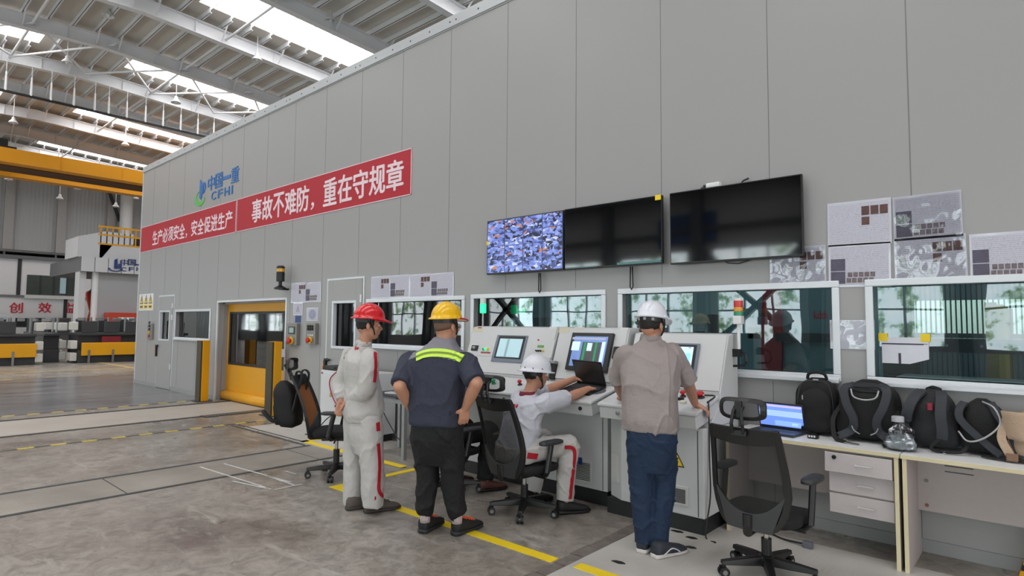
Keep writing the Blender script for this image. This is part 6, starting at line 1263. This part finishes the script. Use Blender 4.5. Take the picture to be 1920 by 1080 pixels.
# ---------------------------------------------------------------- worker with the red helmet
def build_red():
    D = depth(onz(692, 958)); J = lambda x, y, d=0: ond(x, y, D+d); f = az(22); r = az(112); foot = onz(692, 958)
    neck, shR, shL = J(681, 652), J(693, 671, -.17), J(657, 669, .17); elR, wrR = J(687, 730, -.2), J(652, 752, -.06); elL, wrL = J(641, 722, .16), J(640, 752, .03)
    hipR, hipL = J(694, 790, -.09), J(668, 788, .09); knR, knL = J(698, 868, -.09), J(664, 866, .1); anR, anL = J(700, 944, -.08), J(661, 940, .1)
    hc = J(692, 610, -.02); gz = az(30)
    secs = [(J(682, 798), .17, .12), (J(681, 770), .165, .125), (J(679, 735), .16, .12), (J(676, 700), .18, .125), (J(675, 676), .19, .115), (J(678, 660), .13, .085), (J(681, 650), .065, .06)]
    q = MB(); torso(q, secs, r, f, grow=-.02); P, *_ , R = (lambda h_: (h_[0], h_[4]))(head(q, hc, gz, -.08)); limb(q, [neck-Z1*.03, hc+Vector((0, 0, -.06))-gz*.02], [.058, .054])
    limb(q, [shR, elR, wrR], [.055, .043, .03]); limb(q, [shL, elL, wrL], [.055, .043, .03]); limb(q, [hipR, knR, anR], [.085, .06, .042]); limb(q, [hipL, knL, anL], [.085, .06, .042])
    hand(q, wrL, J(636, 772, .02)-wrL, (J(630, 756, -.2)-wrL)*-1+Vector((0, 0, 0)), J(650, 770, -.04)-wrL, .9); hand(q, wrR, J(640, 762, .0)-wrR, J(650, 735, -.1)-wrR, J(640, 745, -.1)-wrR, .95)
    o = body_root(q, 'person in a red hard hat and white work suit, hands clasped behind the back', foot); extras(o, P, R)
    hard_hat(o, P, R, M('red helmet shell', (206, 22, 30), .25, 0, .02, 6, coat=.4), 'peak', .025, .97)
    WS_ = M('white work cloth', (192, 189, 186), .8, 0, .04, 5, bump=.7, bscale=13)
    q = MB(); torso(q, [(J(680, 788), .185, .15), (J(681, 775), .2, .165), (J(682, 752), .195, .165), (J(680, 722), .185, .15)]+[(p, a+.012, b+.018) for p, a, b in secs[3:6]]+[(J(681, 650), .078, .072), (J(683, 641), .07, .066)], r, f)
    wpath(q, [shR+r*-.03, shR, (shR+elR)/2+r*.01, elR, (elR+wrR)/2, wrR+(elR-wrR).normalized()*.01], [.06, .082, .08, .076, .066, .048]); wpath(q, [shL+r*.03, shL, (shL+elL)/2, elL, (elL+wrL)/2, wrL+(elL-wrL).normalized()*.01], [.06, .082, .08, .074, .064, .048])
    jk = remesh(q, 'jacket', WS_, o, .009, 3, fold_fn(.006, 9, 3, (1, 1, .7)))
    q = MB(); torso(q, [(J(681, 775), .165, .13), (J(681, 795), .175, .14), (J(681, 815), .165, .13), (J(682, 850), .13, .085)], r, f)
    wpath(q, [hipR+Z1*.06, hipR-Z1*.05, (hipR+knR)/2, knR, (knR+anR)/2, anR+Z1*.02, anR-Z1*.03], [.1, .11, .106, .1, .095, .09, .086]); wpath(q, [hipL+Z1*.06, hipL-Z1*.05, (hipL+knL)/2, knL, (knL+anL)/2, anL+Z1*.02, anL-Z1*.03], [.1, .108, .1, .094, .09, .084, .08])
    tr = remesh(q, 'trousers', WS_, o, .009, 3, fold_fn(.006, 8, 8, (1, 1, .6)))
    RS = M('red cloth stripe', (178, 16, 40), .7, 0, .05, 20); co = -(FWD.copy()); co.z = 0
    def strp(K, tgt, w_, dirs=None, nm='red_stripe', m=RS): P_ = lerp_pts(K); A, N_ = on_cloth(tgt, P_, dirs or [co]*len(P_), .002); band(o, nm, m, A, N_, w_)
    strp([J(698, 662, -.3), J(700, 676, -.3), J(700.5, 694, -.3), J(698.5, 718, -.3)], jk, .03); strp([J(701, 797, -.3), J(702, 814, -.3)], tr, .034); strp([J(702, 838, -.3), J(704, 880, -.3), J(703, 925, -.3), J(709, 946, -.3)], tr, .03)
    for k, px in enumerate((653, 658)): A, N_ = on_cloth(jk, [J(px, 654, -.3), J(px+2.5, 657, -.3)], [co]*2); band(o, 'back_print', RS, A, N_, .02)
    q = MB(); nk = J(682, 645); q.rings([ring(nk+Z1*z+f*g, a, b, r, f, 24, 1) for z, a, b, g in ((-.02, .078, .074, -.005), (.035, .068, .066, .0), (.04, .062, .06, .0), (-.01, .068, .064, -.005))]).build('collar', WS_, jk, smooth=True)
    SH = M('brown grey shoe', (92, 82, 76), .7, 0, .15, 30, bump=.3, bscale=120); SO = M('dark sole', (62, 58, 56), .7)
    h1, h2 = onz(684, 962), onz(650, 957); shoe(o, h1, onz(742, 953)-h1, .29, SH, SO, lace=M('brown lace', (70, 60, 54), .7)); shoe(o, h2, onz(690, 950)-h2, .28, SH, SO)
    return o
build_red()
# ---------------------------------------------------------------- man with the yellow helmet
def build_yellow():
    foot = (onz(790, 998)+onz(866, 1002))/2; D = depth(foot); J = lambda x, y, d=0: ond(x, y, D+d); f = az(-22); r = az(68)
    shR, shL = J(874, 680, -.1), J(768, 678, .1); elR, wrR = J(893, 718, -.24), J(873, 765, -.12); elL, wrL = J(749, 725, -.1), J(775, 772, .08)
    hipR, hipL = J(845, 806, -.03), J(795, 806, .05); knR, knL = J(848, 890, -.02), J(801, 888, .04); anR, anL = J(857, 968, -.03), J(797, 966, .02)
    hc = J(838, 612, .0); gz = az(-2)
    secs = [(J(819, 806), .19, .14), (J(817, 780), .2, .15), (J(817, 745), .2, .15), (J(820, 710), .215, .145), (J(821, 684), .228, .13), (J(824, 668), .21, .118), (J(827, 655), .15, .095), (J(830, 645), .095, .08), (J(833, 637), .07, .068)]
    q = MB(); torso(q, secs, r, f, grow=-.02); h_ = head(q, hc, gz, .0); P, R = h_[0], h_[4]; limb(q, [J(831, 652), hc-Z1*.05-gz*.02], [.066, .063])
    limb(q, [shR, elR, (elR+wrR)/2, wrR], [.06, .05, .046, .031]); limb(q, [shL, elL, (elL+wrL)/2, wrL], [.06, .05, .046, .031]); limb(q, [hipR, knR, anR], [.09, .062, .042]); limb(q, [hipL, knL, anL], [.09, .062, .042])
    hand(q, wrR, J(869, 790, -.1)-wrR, J(885, 770, -.35)-wrR, J(850, 778, -.13)-wrR, .45, 1.05, .12, .8, .1); hand(q, wrL, J(790, 790, .12)-wrL, J(755, 775, .1)-wrL, J(790, 775, .02)-wrL, .5, 1.0)
    o = body_root(q, 'person in a yellow hard hat, navy shirt with a lime reflective band, hands on hips', foot); extras(o, P, R, -.02, M('cropped hair', (112, 82, 68), .6, 0, .15, 90))
    hard_hat(o, P, R, M('yellow helmet shell', (236, 184, 8), .28, 0, .03, 6, coat=.4), 'edge', .03, .95)
    MB().cable([P(.079, .0, .008), P(.075, .06, .006), P(.055, .092, .0)], .004).build('glasses_arm', M('clear frame', (214, 214, 216), .2), o); MB().ball(P(.036, .1, .0), (.024, .004, .018), R, 14, 8).build('glasses_lens', M('glasses lens', (196, 204, 208), .1), o, smooth=True); MB().ball(P(-.036, .1, .0), (.024, .004, .018), R, 14, 8).build('glasses_lens', M('glasses lens', (196, 204, 208), .1), o, smooth=True)
    NV = M('navy work cloth', (46, 50, 66), .75, 0, .06, 5, bump=.7, bscale=13); GY = M('grey yoke cloth', (134, 132, 140), .75, 0, .04, 5, bump=.7, bscale=13)
    q = MB(); torso(q, [(J(818, 797), .205, .155), (J(817, 790), .212, .165), (J(817, 770), .21, .165)]+[(p, a+.014, b+.016) for p, a, b in secs[2:8]]+[(J(833, 634), .076, .076)], r, f)
    sl = lambda s, e, k: s+(e-s)*k
    wpath(q, [shR-r*.05, shR, sl(shR, elR, .5), sl(shR, elR, .93)], [.07, .088, .086, .082]); wpath(q, [shL+r*.05, shL, sl(shL, elL, .5), sl(shL, elL, .93)], [.07, .088, .084, .08])
    sh = remesh(q, 'shirt', [NV, GY], o, .009, 3, fold_fn(.006, 8, 14, (1.3, 1.3, .45)))
    zl = J(822, 668).z; mwi = o.matrix_world
    cR, cL = J(884, 684), J(756, 682)
    for p in sh.data.polygons:
        c = mwi @ p.center; u = (c-(cL+cR)/2).dot(r)
        if c.z > zl+.006-.03*(u/.2)**2 and abs(u) < .205: p.material_index = 1
    co = (-FWD).copy(); co.z = 0
    def strp(K, w_, nm, m, d=co, lift=.003): P_ = lerp_pts(K); A, N_ = on_cloth(sh, P_, [d]*len(P_), lift); band(o, nm, m, A, N_, w_)
    LIM = M('lime reflective tape', (196, 232, 80), .45, 0, .04, 20, emit=.12); LG = M('lime grey stripe', (116, 140, 60), .5)
    K = [J(767, 675, -.4), J(784, 668, -.4), J(806, 665, -.4), J(834, 667, -.4), J(862, 676, -.4)]
    strp(K, .066, 'reflective_band', LIM); strp(K, .014, 'band_centre_stripe', LG, lift=.009)
    BKT = M('black trouser cloth', (13, 13, 15), .8, 0, .1, 6, bump=.7, bscale=13)
    q = MB(); torso(q, [(J(818, 786), .192, .145), (J(819, 806), .205, .155), (J(820, 830), .195, .145), (J(822, 870), .15, .09)], r, f)
    wpath(q, [hipR+Z1*.06, hipR-Z1*.06, sl(hipR, knR, .6), knR, sl(knR, anR, .5), sl(knR, anR, .93), anR+Z1*.005], [.1, .106, .1, .094, .084, .072, .06]); wpath(q, [hipL+Z1*.06, hipL-Z1*.06, sl(hipL, knL, .6), knL, sl(knL, anL, .5), sl(knL, anL, .93), anL+Z1*.005], [.1, .106, .1, .09, .082, .07, .058])
    remesh(q, 'trousers', BKT, o, .009, 3, fold_fn(.007, 8, 22, (1, 1, .8)))
    q = MB(); nk = J(832, 640); q.rings([ring(nk+Z1*z, a, b, r, f, 24, 1) for z, a, b in ((-.03, .09, .088), (.03, .078, .078), (.034, .072, .072), (-.02, .08, .078))]).build('collar', GY, sh, smooth=True)
    A, N_ = on_cloth(sh, [J(855, 787, -.4), J(864, 787, -.4)], [co]*2); band(o, 'waist_tab', NV, A, N_, .03, .008)
    for an in (anR, anL): MB().cyl(an-Z1*.05, an+Z1*.03, .04, .042).build('sock', M('white patterned sock', (196, 180, 178), .8, 0, .3, 60), o, smooth=True)
    ORL = M('orange lace', (238, 90, 40), .5); SB_ = M('black sports shoe', (26, 26, 28), .65, 0, .15, 40); S2 = M('black sole', (34, 35, 37), .6)
    hL, hR = onz(791, 1001), onz(851, 1005); shoe(o, hL, az(-20), .28, SB_, S2, lace=ORL, h=.105); shoe(o, hR, onz(893, 988)-hR, .29, SB_, S2, lace=ORL, h=.105)
    return o
build_yellow()
# ---------------------------------------------------------------- man leaning on the right console
def build_lean():
    foot = (onz(1208, 1036)+onz(1240, 1044))/2; D = depth(foot); J = lambda x, y, d=0: ond(x, y, D+d); f = az(-17); r = az(73)
    tbl = lambda px, py: desk_pt(px, py)
    shR, shL = J(1263, 664, .1), J(1171, 666, .14); elR, elL = J(1288, 712, .16), J(1159, 714, .26); wR, wL = tbl(1303, 764)+Z1*.03, tbl(1166, 752)+Z1*.035
    hipR, hipL = J(1244, 820), J(1200, 820, .02); knR, knL = J(1246, 912, .02), J(1202, 912, .04); anR, anL = J(1236, 1012, .03), J(1208, 1010, .05)
    hc = J(1222, 610, .14); gz = az(-2)
    secs = [(J(1222, 815, .0), .165, .12), (J(1220, 785, .0), .17, .125), (J(1218, 745, .03), .175, .125), (J(1217, 705, .07), .19, .13), (J(1217, 674, .11), .197, .12), (J(1217, 657, .13), .17, .1), (J(1218, 646, .14), .11, .08), (J(1219, 638, .15), .068, .066)]
    q = MB(); torso(q, secs, r, f, grow=-.02); h_ = head(q, hc, gz, -.16); P, R = h_[0], h_[4]; limb(q, [J(1218, 648, .13), hc-Z1*.05], [.06, .058])
    limb(q, [shR, elR, (elR+wR)/2, wR], [.055, .046, .042, .029]); limb(q, [shL, elL, (elL+wL)/2, wL], [.055, .046, .042, .029]); limb(q, [hipR, knR, anR], [.08, .058, .042]); limb(q, [hipL, knL, anL], [.08, .058, .042])
    hand(q, wR, Vector((.75, .35, -.42)), Vector((.35, .1, .9)), Vector((-.2, .9, .2)), .75, 1.05); hand(q, wL, Vector((-.55, .75, -.28)), Vector((-.1, .2, 1)), Vector((.8, .5, 0)), .35, 1.0)
    o = body_root(q, 'person in a white hard hat, grey shirt and jeans, leaning on the right console', foot); extras(o, P, R)
    hard_hat(o, P, R, M('white helmet shell', (222, 224, 232), .3, 0, .02, 6, coat=.3), 'ribbed', .02, .94)
    GS = M('warm grey shirt cloth', (148, 138, 136), .75, 0, .05, 5, bump=.7, bscale=13)
    sl = lambda s, e, k: s+(e-s)*k
    q = MB(); torso(q, [(J(1221, 808, .0), .185, .14), (J(1221, 800, .0), .19, .146), (J(1220, 785, .0), .195, .15)]+[(p, a+.02, b+.024) for p, a, b in secs[2:4]]+[(p, a+.014, b+.016) for p, a, b in secs[4:7]]+[(J(1219, 638, .15), .078, .076), (J(1220, 630, .15), .07, .07)], r, f)
    wpath(q, [shR-r*.05, shR, sl(shR, elR, .5), sl(shR, elR, .9), sl(shR, elR, 1.08)], [.06, .074, .074, .078, .078]); wpath(q, [shL+r*.05, shL, sl(shL, elL, .5), sl(shL, elL, .85), sl(shL, elL, .98)], [.06, .074, .074, .078, .078])
    sh = remesh(q, 'shirt', GS, o, .0085, 3, fold_fn(.008, 7, 31, (1.1, 1.1, .8)))
    co = (-FWD).copy(); co.z = 0; SM = M('shirt seam', (112, 104, 102), .8)
    q = MB(); nk = J(1220, 634, .15); q.rings([ring(nk+Z1*z-f*.0, a, b, r, f, 24, 1) for z, a, b in ((-.035, .086, .084), (.026, .072, .072), (.03, .066, .066), (-.02, .076, .074))]).build('collar', GS, sh, smooth=True)
    JN = M('dark blue denim', (20, 42, 70), .8, 0, .16, 7, bump=.8, bscale=14)
    q = MB(); torso(q, [(J(1221, 798, .0), .17, .125), (J(1222, 818, .0), .178, .132), (J(1222, 845), .165, .12), (J(1222, 885), .12, .08)], r, f)
    wpath(q, [hipR+Z1*.06, hipR-Z1*.06, sl(hipR, knR, .6), knR, sl(knR, anR, .5), anR+Z1*.03, anR-Z1*.03], [.09, .096, .09, .08, .076, .07, .068]); wpath(q, [hipL+Z1*.06, hipL-Z1*.06, sl(hipL, knL, .6), knL, sl(knL, anL, .5), anL+Z1*.03, anL-Z1*.03], [.09, .096, .09, .08, .076, .07, .068])
    remesh(q, 'jeans', JN, o, .0085, 3, fold_fn(.006, 9, 41, (1, 1, 1.1)))
    SB_ = M('dark sneaker', (40, 44, 54), .65, 0, .15, 40); SO = M('pale sneaker sole', (196, 190, 186), .6); WHS = M('sneaker stripe', (206, 206, 206), .5)
    hR, hL = onz(1226, 1048), onz(1202, 1039); shoe(o, hR, onz(1272, 1036)-hR, .28, SB_, SO, stripe=WHS); shoe(o, hL, az(-8), .28, SB_, SO, stripe=WHS)
    return o
build_lean()
# ---------------------------------------------------------------- seated people
def build_seated(lab, ch, c_az, hz, style, hR_t, hL_t, hc, torso_px=None, kspread=.1, lean=.1, feet=None, gaze=0, shoes=None):
    f = az(c_az); r = az(c_az+90); B0 = Vector((ch.x, ch.y, 0)); seat = hz
    hip = B0+f*-.1+Z1*(seat+.095); hipR, hipL = hip+r*.09, hip-r*.09; kn = lambda s: hip+r*s*(.09+kspread)+f*.43+Z1*.05; knR, knL = kn(1), kn(-1)
    anR, anL = [Vector((k.x, k.y, .09))+f*g for k, g in ((knR, -.04), (knL, -.12))]
    nk = hip+f*lean+Z1*.475; ax = (nk-hip); shR, shL = nk+r*.19-Z1*.06+f*.03, nk-r*.19-Z1*.06+f*.03
    def elbow(s, h, sg):
        m = (s+h)/2; L_ = .285; d = (h-s).length/2; o_ = math.sqrt(max(0.0004, L_*L_-d*d)); v = (r*sg*.75-Z1*.65-f*.1); u_ = (h-s).normalized(); v = (v-u_*v.dot(u_)).normalized(); return m+v*o_
    wR, wL = hR_t, hL_t; elR, elL = elbow(shR, wR, 1), elbow(shL, wL, -1)
    secs = [(hip-Z1*.07, .165, .13), (hip+ax*.05, .175, .135), (hip+ax*.3, .165, .125), (hip+ax*.6, .18, .125), (hip+ax*.82, .19, .115), (hip+ax*.94, .13, .085), (nk, .065, .063)]
    gz = az(gaze); q = MB(); torso(q, secs, r, f, grow=-.02); h_ = head(q, hc, gz, -.1); P, R = h_[0], h_[4]; limb(q, [nk-Z1*.03, hc-Z1*.05-gz*.02], [.058, .054])
    limb(q, [shR, elR, (elR+wR)/2, wR], [.054, .045, .04, .028]); limb(q, [shL, elL, (elL+wL)/2, wL], [.054, .045, .04, .028]); limb(q, [hipR, knR, anR], [.085, .06, .042]); limb(q, [hipL, knL, anL], [.085, .06, .042])
    hd = lambda w_, e: Vector(((w_-e).x, (w_-e).y, -.03)).normalized()
    hand(q, wR, hd(wR, elR)+r*.15, Z1, -r, .5, 1.0, .1); hand(q, wL, hd(wL, elL)+r*.1, Z1, r, .35, 1.0, .1)
    o = body_root(q, lab, B0); extras(o, P, R); hard_hat(o, P, R, style['hat'], 'round' if style.get('round') else 'peak', .0, 1.0)
    sl = lambda s, e, k: s+(e-s)*k; C1, C2 = style['shirt'], style['legs']
    q = MB(); torso(q, [(hip-Z1*.02, .185, .15), (hip+ax*.06, .19, .155), (hip+ax*.3, .185, .15), (hip+ax*.6, .196, .145), (hip+ax*.82, .204, .132), (hip+ax*.94, .142, .1), (nk, .078, .076), (nk+Z1*.03, .068, .067)], r, f)
    for s, e, sg in ((shR, elR, -1), (shL, elL, 1)): wpath(q, [s+r*sg*.05, s, sl(s, e, .5), sl(s, e, .82), sl(s, e, .92)], [.06, .08, .08, .082, .08])
    sh = remesh(q, 'shirt', C1, o, .0085, 3, fold_fn(.007, 8, 51, (1, 1, 1.1)))
    q = MB(); q.rings([ring(nk+Z1*z, a, b, r, f, 24, 1) for z, a, b in ((-.03, .086, .084), (.025, .072, .072), (.03, .066, .066), (-.015, .076, .074))]).build('collar', style.get('collar', C1), sh, smooth=True)
    q = MB(); torso(q, [(hip-Z1*.085, .18, .15), (hip-Z1*.04, .195, .165), (hip+Z1*.06, .18, .15)], r, f)
    for h_, k_, a_ in ((hipR, knR, anR), (hipL, knL, anL)): wpath(q, [h_-f*.04, sl(h_, k_, .5), sl(h_, k_, .9), k_+f*.02-Z1*.03, sl(k_, a_, .35), sl(k_, a_, .8), a_+Z1*.02], [.1, .1, .092, .088, .088, .08, .076])
    tr = remesh(q, 'trousers', C2, o, .0085, 3, fold_fn(.006, 9, 61, (1, 1, 1)))
    for a_, fa in ((anR, 14), (anL, -4)): hl = Vector((a_.x, a_.y, .0))-az(c_az+fa)*.07; shoe(o, hl, az(c_az+fa), .28, style['shoe'], style['sole'], h=.105)
    return o, sh, tr, dict(hip=hip, nk=nk, shR=shR, elR=elR, knR=knR, anR=anR, hipR=hipR, r=r, f=f, ax=ax)
WSC = M('pale work shirt cloth', (196, 198, 208), .8, 0, .03, 5, bump=.7, bscale=13); WTC = M('white work cloth', (192, 189, 186), .8); RS = M('red cloth stripe', (178, 16, 40), .7)
hR = desk_pt(1104, 738)+Z1*.045; hL = desk_pt(1078, 722)+Z1*.06
hc = ond(1005, 703, depth(CHB)+.12)
o, sh, tr, g = build_seated('person in a white hard hat and pale uniform, seated at the black laptop', CHB, 16, .44, dict(hat=M('white helmet shell', (222, 224, 232), .3), round=1, shirt=WSC, legs=WTC, collar=M('dark red collar', (120, 30, 44), .7), shoe=M('black safety shoe', (24, 24, 26), .6), sole=BLACK), hR, hL, hc, gaze=30, lean=.13)
co = g['r']
def strp(K, tgt, w_, d, nm='red_stripe'): P_ = lerp_pts(K); A, N_ = on_cloth(tgt, P_, [d]*len(P_), .002); band(o, nm, RS, A, N_, w_)
strp([g['knR']+co*.1-g['f']*.1, g['knR']+co*.1+Z1*-.04, (g['knR']+g['anR'])/2+co*.1, g['anR']+co*.1+Z1*.05], tr, .032, co); strp([g['hipR']-g['f']*.0+co*.1+Z1*.0, g['hipR']+g['f']*.09+co*.1-Z1*.015], tr, .05, co, 'red_pocket_patch')
bk = -g['f']; up_ = g['hip']+g['ax']*.82
for k in range(4): A, N_ = on_cloth(sh, [up_+co*(-.06+.035*k)+bk*.3, up_+co*(-.04+.035*k)+bk*.3], [bk]*2); band(o, 'back_print', RS, A, N_, .03, .003)
# the person hidden behind the yellow-helmeted man, working at the left console
CHD = Vector((-4.36, 4.02, 0)); chair('black mesh office chair mostly hidden behind the yellow-helmeted man', CHD, .1, .44, .9, rec=.12)
hR2 = desk_pt(903, 718)+Z1*.05; hL2 = desk_pt(880, 724)+Z1*.05
build_seated('person seated at the left console, hidden behind the man in the yellow hard hat', CHD, 6, .44, dict(hat=M('white helmet shell', (222, 224, 232), .3), shirt=M('navy work cloth', (46, 50, 66), .75), legs=M('black trouser cloth', (20, 20, 22), .8), shoe=M('brown leather shoe', (92, 52, 44), .5, 0, .12, 30), sole=BLACK), hR2, hL2, ond(838, 700, depth(CHD)+.1), gaze=20, lean=.16)
# ================================================================ inside the enclosure, seen dimly through the glass
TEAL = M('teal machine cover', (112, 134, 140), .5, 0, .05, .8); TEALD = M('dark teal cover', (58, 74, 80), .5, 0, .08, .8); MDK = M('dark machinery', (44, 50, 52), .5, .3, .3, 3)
struct(MB().box(XL+.1, WY+TH, .0, XR-.1, 15, .01).build('floor_enclosure', M('inside floor', (70, 74, 74), .5, 0, .1, 1)))
ip = lambda px, py, Y: ony(px, py, Y)
ld = bpy.data.lights.new('enclosure_fill', 'AREA'); ld.shape = 'RECTANGLE'; ld.size = 14; ld.size_y = .6; ld.energy = 1500; ld.color = (.86, 1, 1)  # area light added to show the machines behind the glass
lo = bpy.data.objects.new('enclosure_fill', ld); COL.objects.link(lo); lo.location = (-6, 8.2, ZT-.3); tag(lo, 'unseen fill light added under the enclosure ceiling', 'lamp')
# tall machine cover with a red curved edge
a, b = ip(1385, 600, 8.2), ip(1575, 600, 8.2); t = thing('machine_cover', 'teal machine cover with a red curved edge and red lettering behind the third window', 'machine', ((a.x+b.x)/2, 8.6, 0))
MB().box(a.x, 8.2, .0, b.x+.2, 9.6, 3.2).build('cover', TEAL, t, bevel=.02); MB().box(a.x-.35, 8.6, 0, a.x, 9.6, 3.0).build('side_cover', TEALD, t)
r0 = ip(1444, 560, 8.15); q = MB(); rs = []
for k in range(11): z = .5+1.9*k/10; w_ = .08+.06*math.sin(k/10*math.pi); rs.append([(r0.x-w_+.03*k/10, 8.14, z), (r0.x+w_, 8.14, z), (r0.x+w_, 8.2, z), (r0.x-w_+.03*k/10, 8.2, z)])
q.rings(rs).build('red_edge', M('red edge', (150, 30, 40), .4), t)
p = ip(1526, 598, 8.19); text('letter_row', 'kdtb', M('red lettering', (206, 32, 52), .5), t, (p.x, 8.198, p.z), X1, Z1, .16, .1, .004, .01)
a = ip(1402, 632, 8.15); b = ip(1437, 613, 8.15); q = MB()
for i in range(12):
    for j in range(5): q.cyl((a.x+(b.x-a.x)*(i+.5*(j % 2))/12, 8.19, a.z+(b.z-a.z)*j/5), (a.x+(b.x-a.x)*(i+.5*(j % 2))/12, 8.196, a.z+(b.z-a.z)*j/5), .022, n=8)
o = q.build('vent_dots', BLACK, t); o['kind'] = 'stuff'
MB().box(ip(1456, 630, 8.1).x, 8.05, ip(1456, 640, 8.1).z, ip(1560, 630, 8.1).x, 8.2, ip(1456, 624, 8.1).z).build('control_strip', MDK, t)
# slatted guard fence in front of a pale lit partition, yellow posts (rightmost window)
x0, x1 = ip(1652, 600, 9.5).x+.25, 3.0; zt_, zb2 = ip(1700, 590, 9.5).z, ip(1700, 632, 9.5).z
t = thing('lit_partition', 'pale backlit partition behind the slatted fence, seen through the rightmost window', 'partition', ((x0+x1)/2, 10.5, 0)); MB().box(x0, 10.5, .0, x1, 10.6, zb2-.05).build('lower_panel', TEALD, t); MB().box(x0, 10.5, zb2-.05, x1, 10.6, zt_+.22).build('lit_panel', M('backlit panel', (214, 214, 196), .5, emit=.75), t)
t = thing('slatted_fence', 'dark fence of thin vertical bars inside the rightmost window', 'fence', ((x0+x1)/2, 9.4, 0)); n = 84
for k in range(n): MB().box(x0+(x1-x0)*k/n, 9.4, .2, x0+(x1-x0)*k/n+.016, 9.42, zt_+.7).build('bar', MDK, t)
for z in (.2, zb2, zt_+.7): MB().box(x0, 9.38, z, x1, 9.44, z+.06).build('rail', MDK, t)
for k, px in enumerate((1858, 1871, 1880, 1889)):
    p = ip(px, 600, 8.4+.35*k); t = MB().box(p.x-.05, 8.4+.35*k, 0, p.x+.05, 8.5+.35*k, ip(px, 567+4*k, 8.4+.35*k).z).build('yellow_post', M('dull yellow post', (150, 126, 40), .5)); tag(t, 'dull yellow post inside the rightmost window, %s of the row of four' % ('tallest', 'second', 'third', 'shortest')[k], 'post', 'yellow posts inside the enclosure')
t = thing('conveyor_beam', 'dark horizontal beam with bolts running behind the rightmost window', 'conveyor', (1, 8, 1)); zc = ip(1800, 648, 7.6).z; x0 = ip(1655, 650, 7.6).x
MB().box(x0, 7.5, zc-.07, 3.2, 7.9, zc+.07).build('beam', MDK, t); MB().box(x0, 7.6, .0, x0+.3, 7.9, zc-.07).build('leg', MDK, t); MB().box(2.6, 7.6, 0, 2.9, 7.9, zc-.07).build('leg', MDK, t)
for k in range(16): MB().cyl((x0+.3+.28*k, 7.5, zc), (x0+.3+.28*k, 7.49, zc), .014, n=8).build('bolt', STEEL, t)
t = thing('press_unit', 'dark press unit low behind the rightmost window', 'machine', (0, 7.4, 0)); MB().box(x0+.2, 7.0, 0, x0+2.6, 7.45, zc-.3).build('body', MDK, t, bevel=.03); MB().box(x0+.5, 6.98, .5, x0+1.1, 7.0, zc-.4).build('hatch', TEALD, t)
# red robot and dark tooling behind the second window
p = ip(925, 590, 7.6); t = thing('assembly_robot', 'dark red robot arm behind the second window, beside the green beacon', 'robot', (p.x, 7.8, 0)); RR = M('robot dark red', (112, 54, 48), .45, 0, .1, 3)
MB().lathe([(.3, 0), (.3, .2), (.2, .3), (.2, .9)], (p.x, 7.8, 0)).build('base', RR, t); MB().cone_cap((p.x, 7.8, .9), .26, (p.x-.2, 7.7, 1.75), .2).build('lower_arm', RR, t); MB().cone_cap((p.x-.2, 7.7, 1.75), .22, (p.x+.55, 7.5, 2.0), .14).build('upper_arm', RR, t)
def rack(px0, px1, Y, zt, lab, m=MDK):
    a, b = ip(px0, 600, Y).x, ip(px1, 600, Y).x; t = thing('tool_rack', lab, 'rack', ((a+b)/2, Y, 0), 0, 'dark racks inside the enclosure'); n = max(2, int((b-a)/.5))
    for k in range(n+1): MB().box(a+(b-a)*k/n-.03, Y, 0, a+(b-a)*k/n+.03, Y+.5, zt).build('upright', m, t)
    for z in (.5, 1.0, 1.35): MB().box(a, Y, z, b, Y+.5, z+.05).build('shelf', m, t)
    q = MB(); x = a+.05; 
    while x < b-.2: h_ = random.uniform(.12, .32); q.box(x, Y+.02, 1.4, x+.22, Y+.4, 1.4+h_); x += random.uniform(.26, .5)
    o = q.build('stored_parts', M('stored metal parts', (84, 82, 78), .45, .3, .4, 5), t); o['kind'] = 'stuff'
rack(955, 1030, 8.2, 1.75, 'dark rack of parts behind the second window, right of the red robot'); rack(700, 870, 8.6, 1.75, 'dark rack of parts behind the leftmost long window'); rack(1180, 1330, 8.8, 1.8, 'dark rack of parts behind the left half of the third window'); rack(625, 668, 7.5, 1.9, 'dark rack of parts seen through the near personnel door window')
p = ip(976, 583, 7.9); t = thing('exit_light', 'small green lit sign glowing behind the second window', 'lamp', (p.x, 7.9, p.z)); MB().box(p.x-.08, 7.9, p.z-.05, p.x+.08, 7.93, p.z+.05).build('housing', GLOW, t); MB().cyl((p.x, 7.92, p.z), (p.x, 7.92, ZT-.13), .012, n=8).build('hanger', STEEL, t)
t = thing('goal_frame', 'dull yellow goal-shaped frame high behind the leftmost long window', 'frame', (-7, 9.5, 0)); a, b = ip(640, 560, 9.5).x, ip(760, 560, 9.5).x
for x in (a, b): MB().box(x-.08, 9.5, 0, x+.08, 9.7, 2.25).build('post', M('dull yellow post', (150, 126, 40), .5), t)
MB().box(a, 9.5, 2.02, b, 9.7, 2.25).build('crossbeam', M('dull yellow post', (150, 126, 40), .5), t)
# roller door side: pale carton wall and machine far inside
t = thing('parts_cart', 'pale grey cart standing behind the yellow roller door', 'cart', (-12.6, 9, 0)); MB().box(-14, 8.6, .15, -12.2, 9.6, 1.2).build('body', M('pale cart', (150, 152, 152), .5), t, bevel=.02)
for x in (-13.8, -12.4):
    for y in (8.75, 9.45): MB().cyl((x, y-.03, .075), (x, y+.03, .075), .075).build('wheel', BLACK, t)
MB().cyl((-12.2, 8.8, 1.2), (-12.2, 9.4, 1.2), .02).build('handle', STEEL, t)
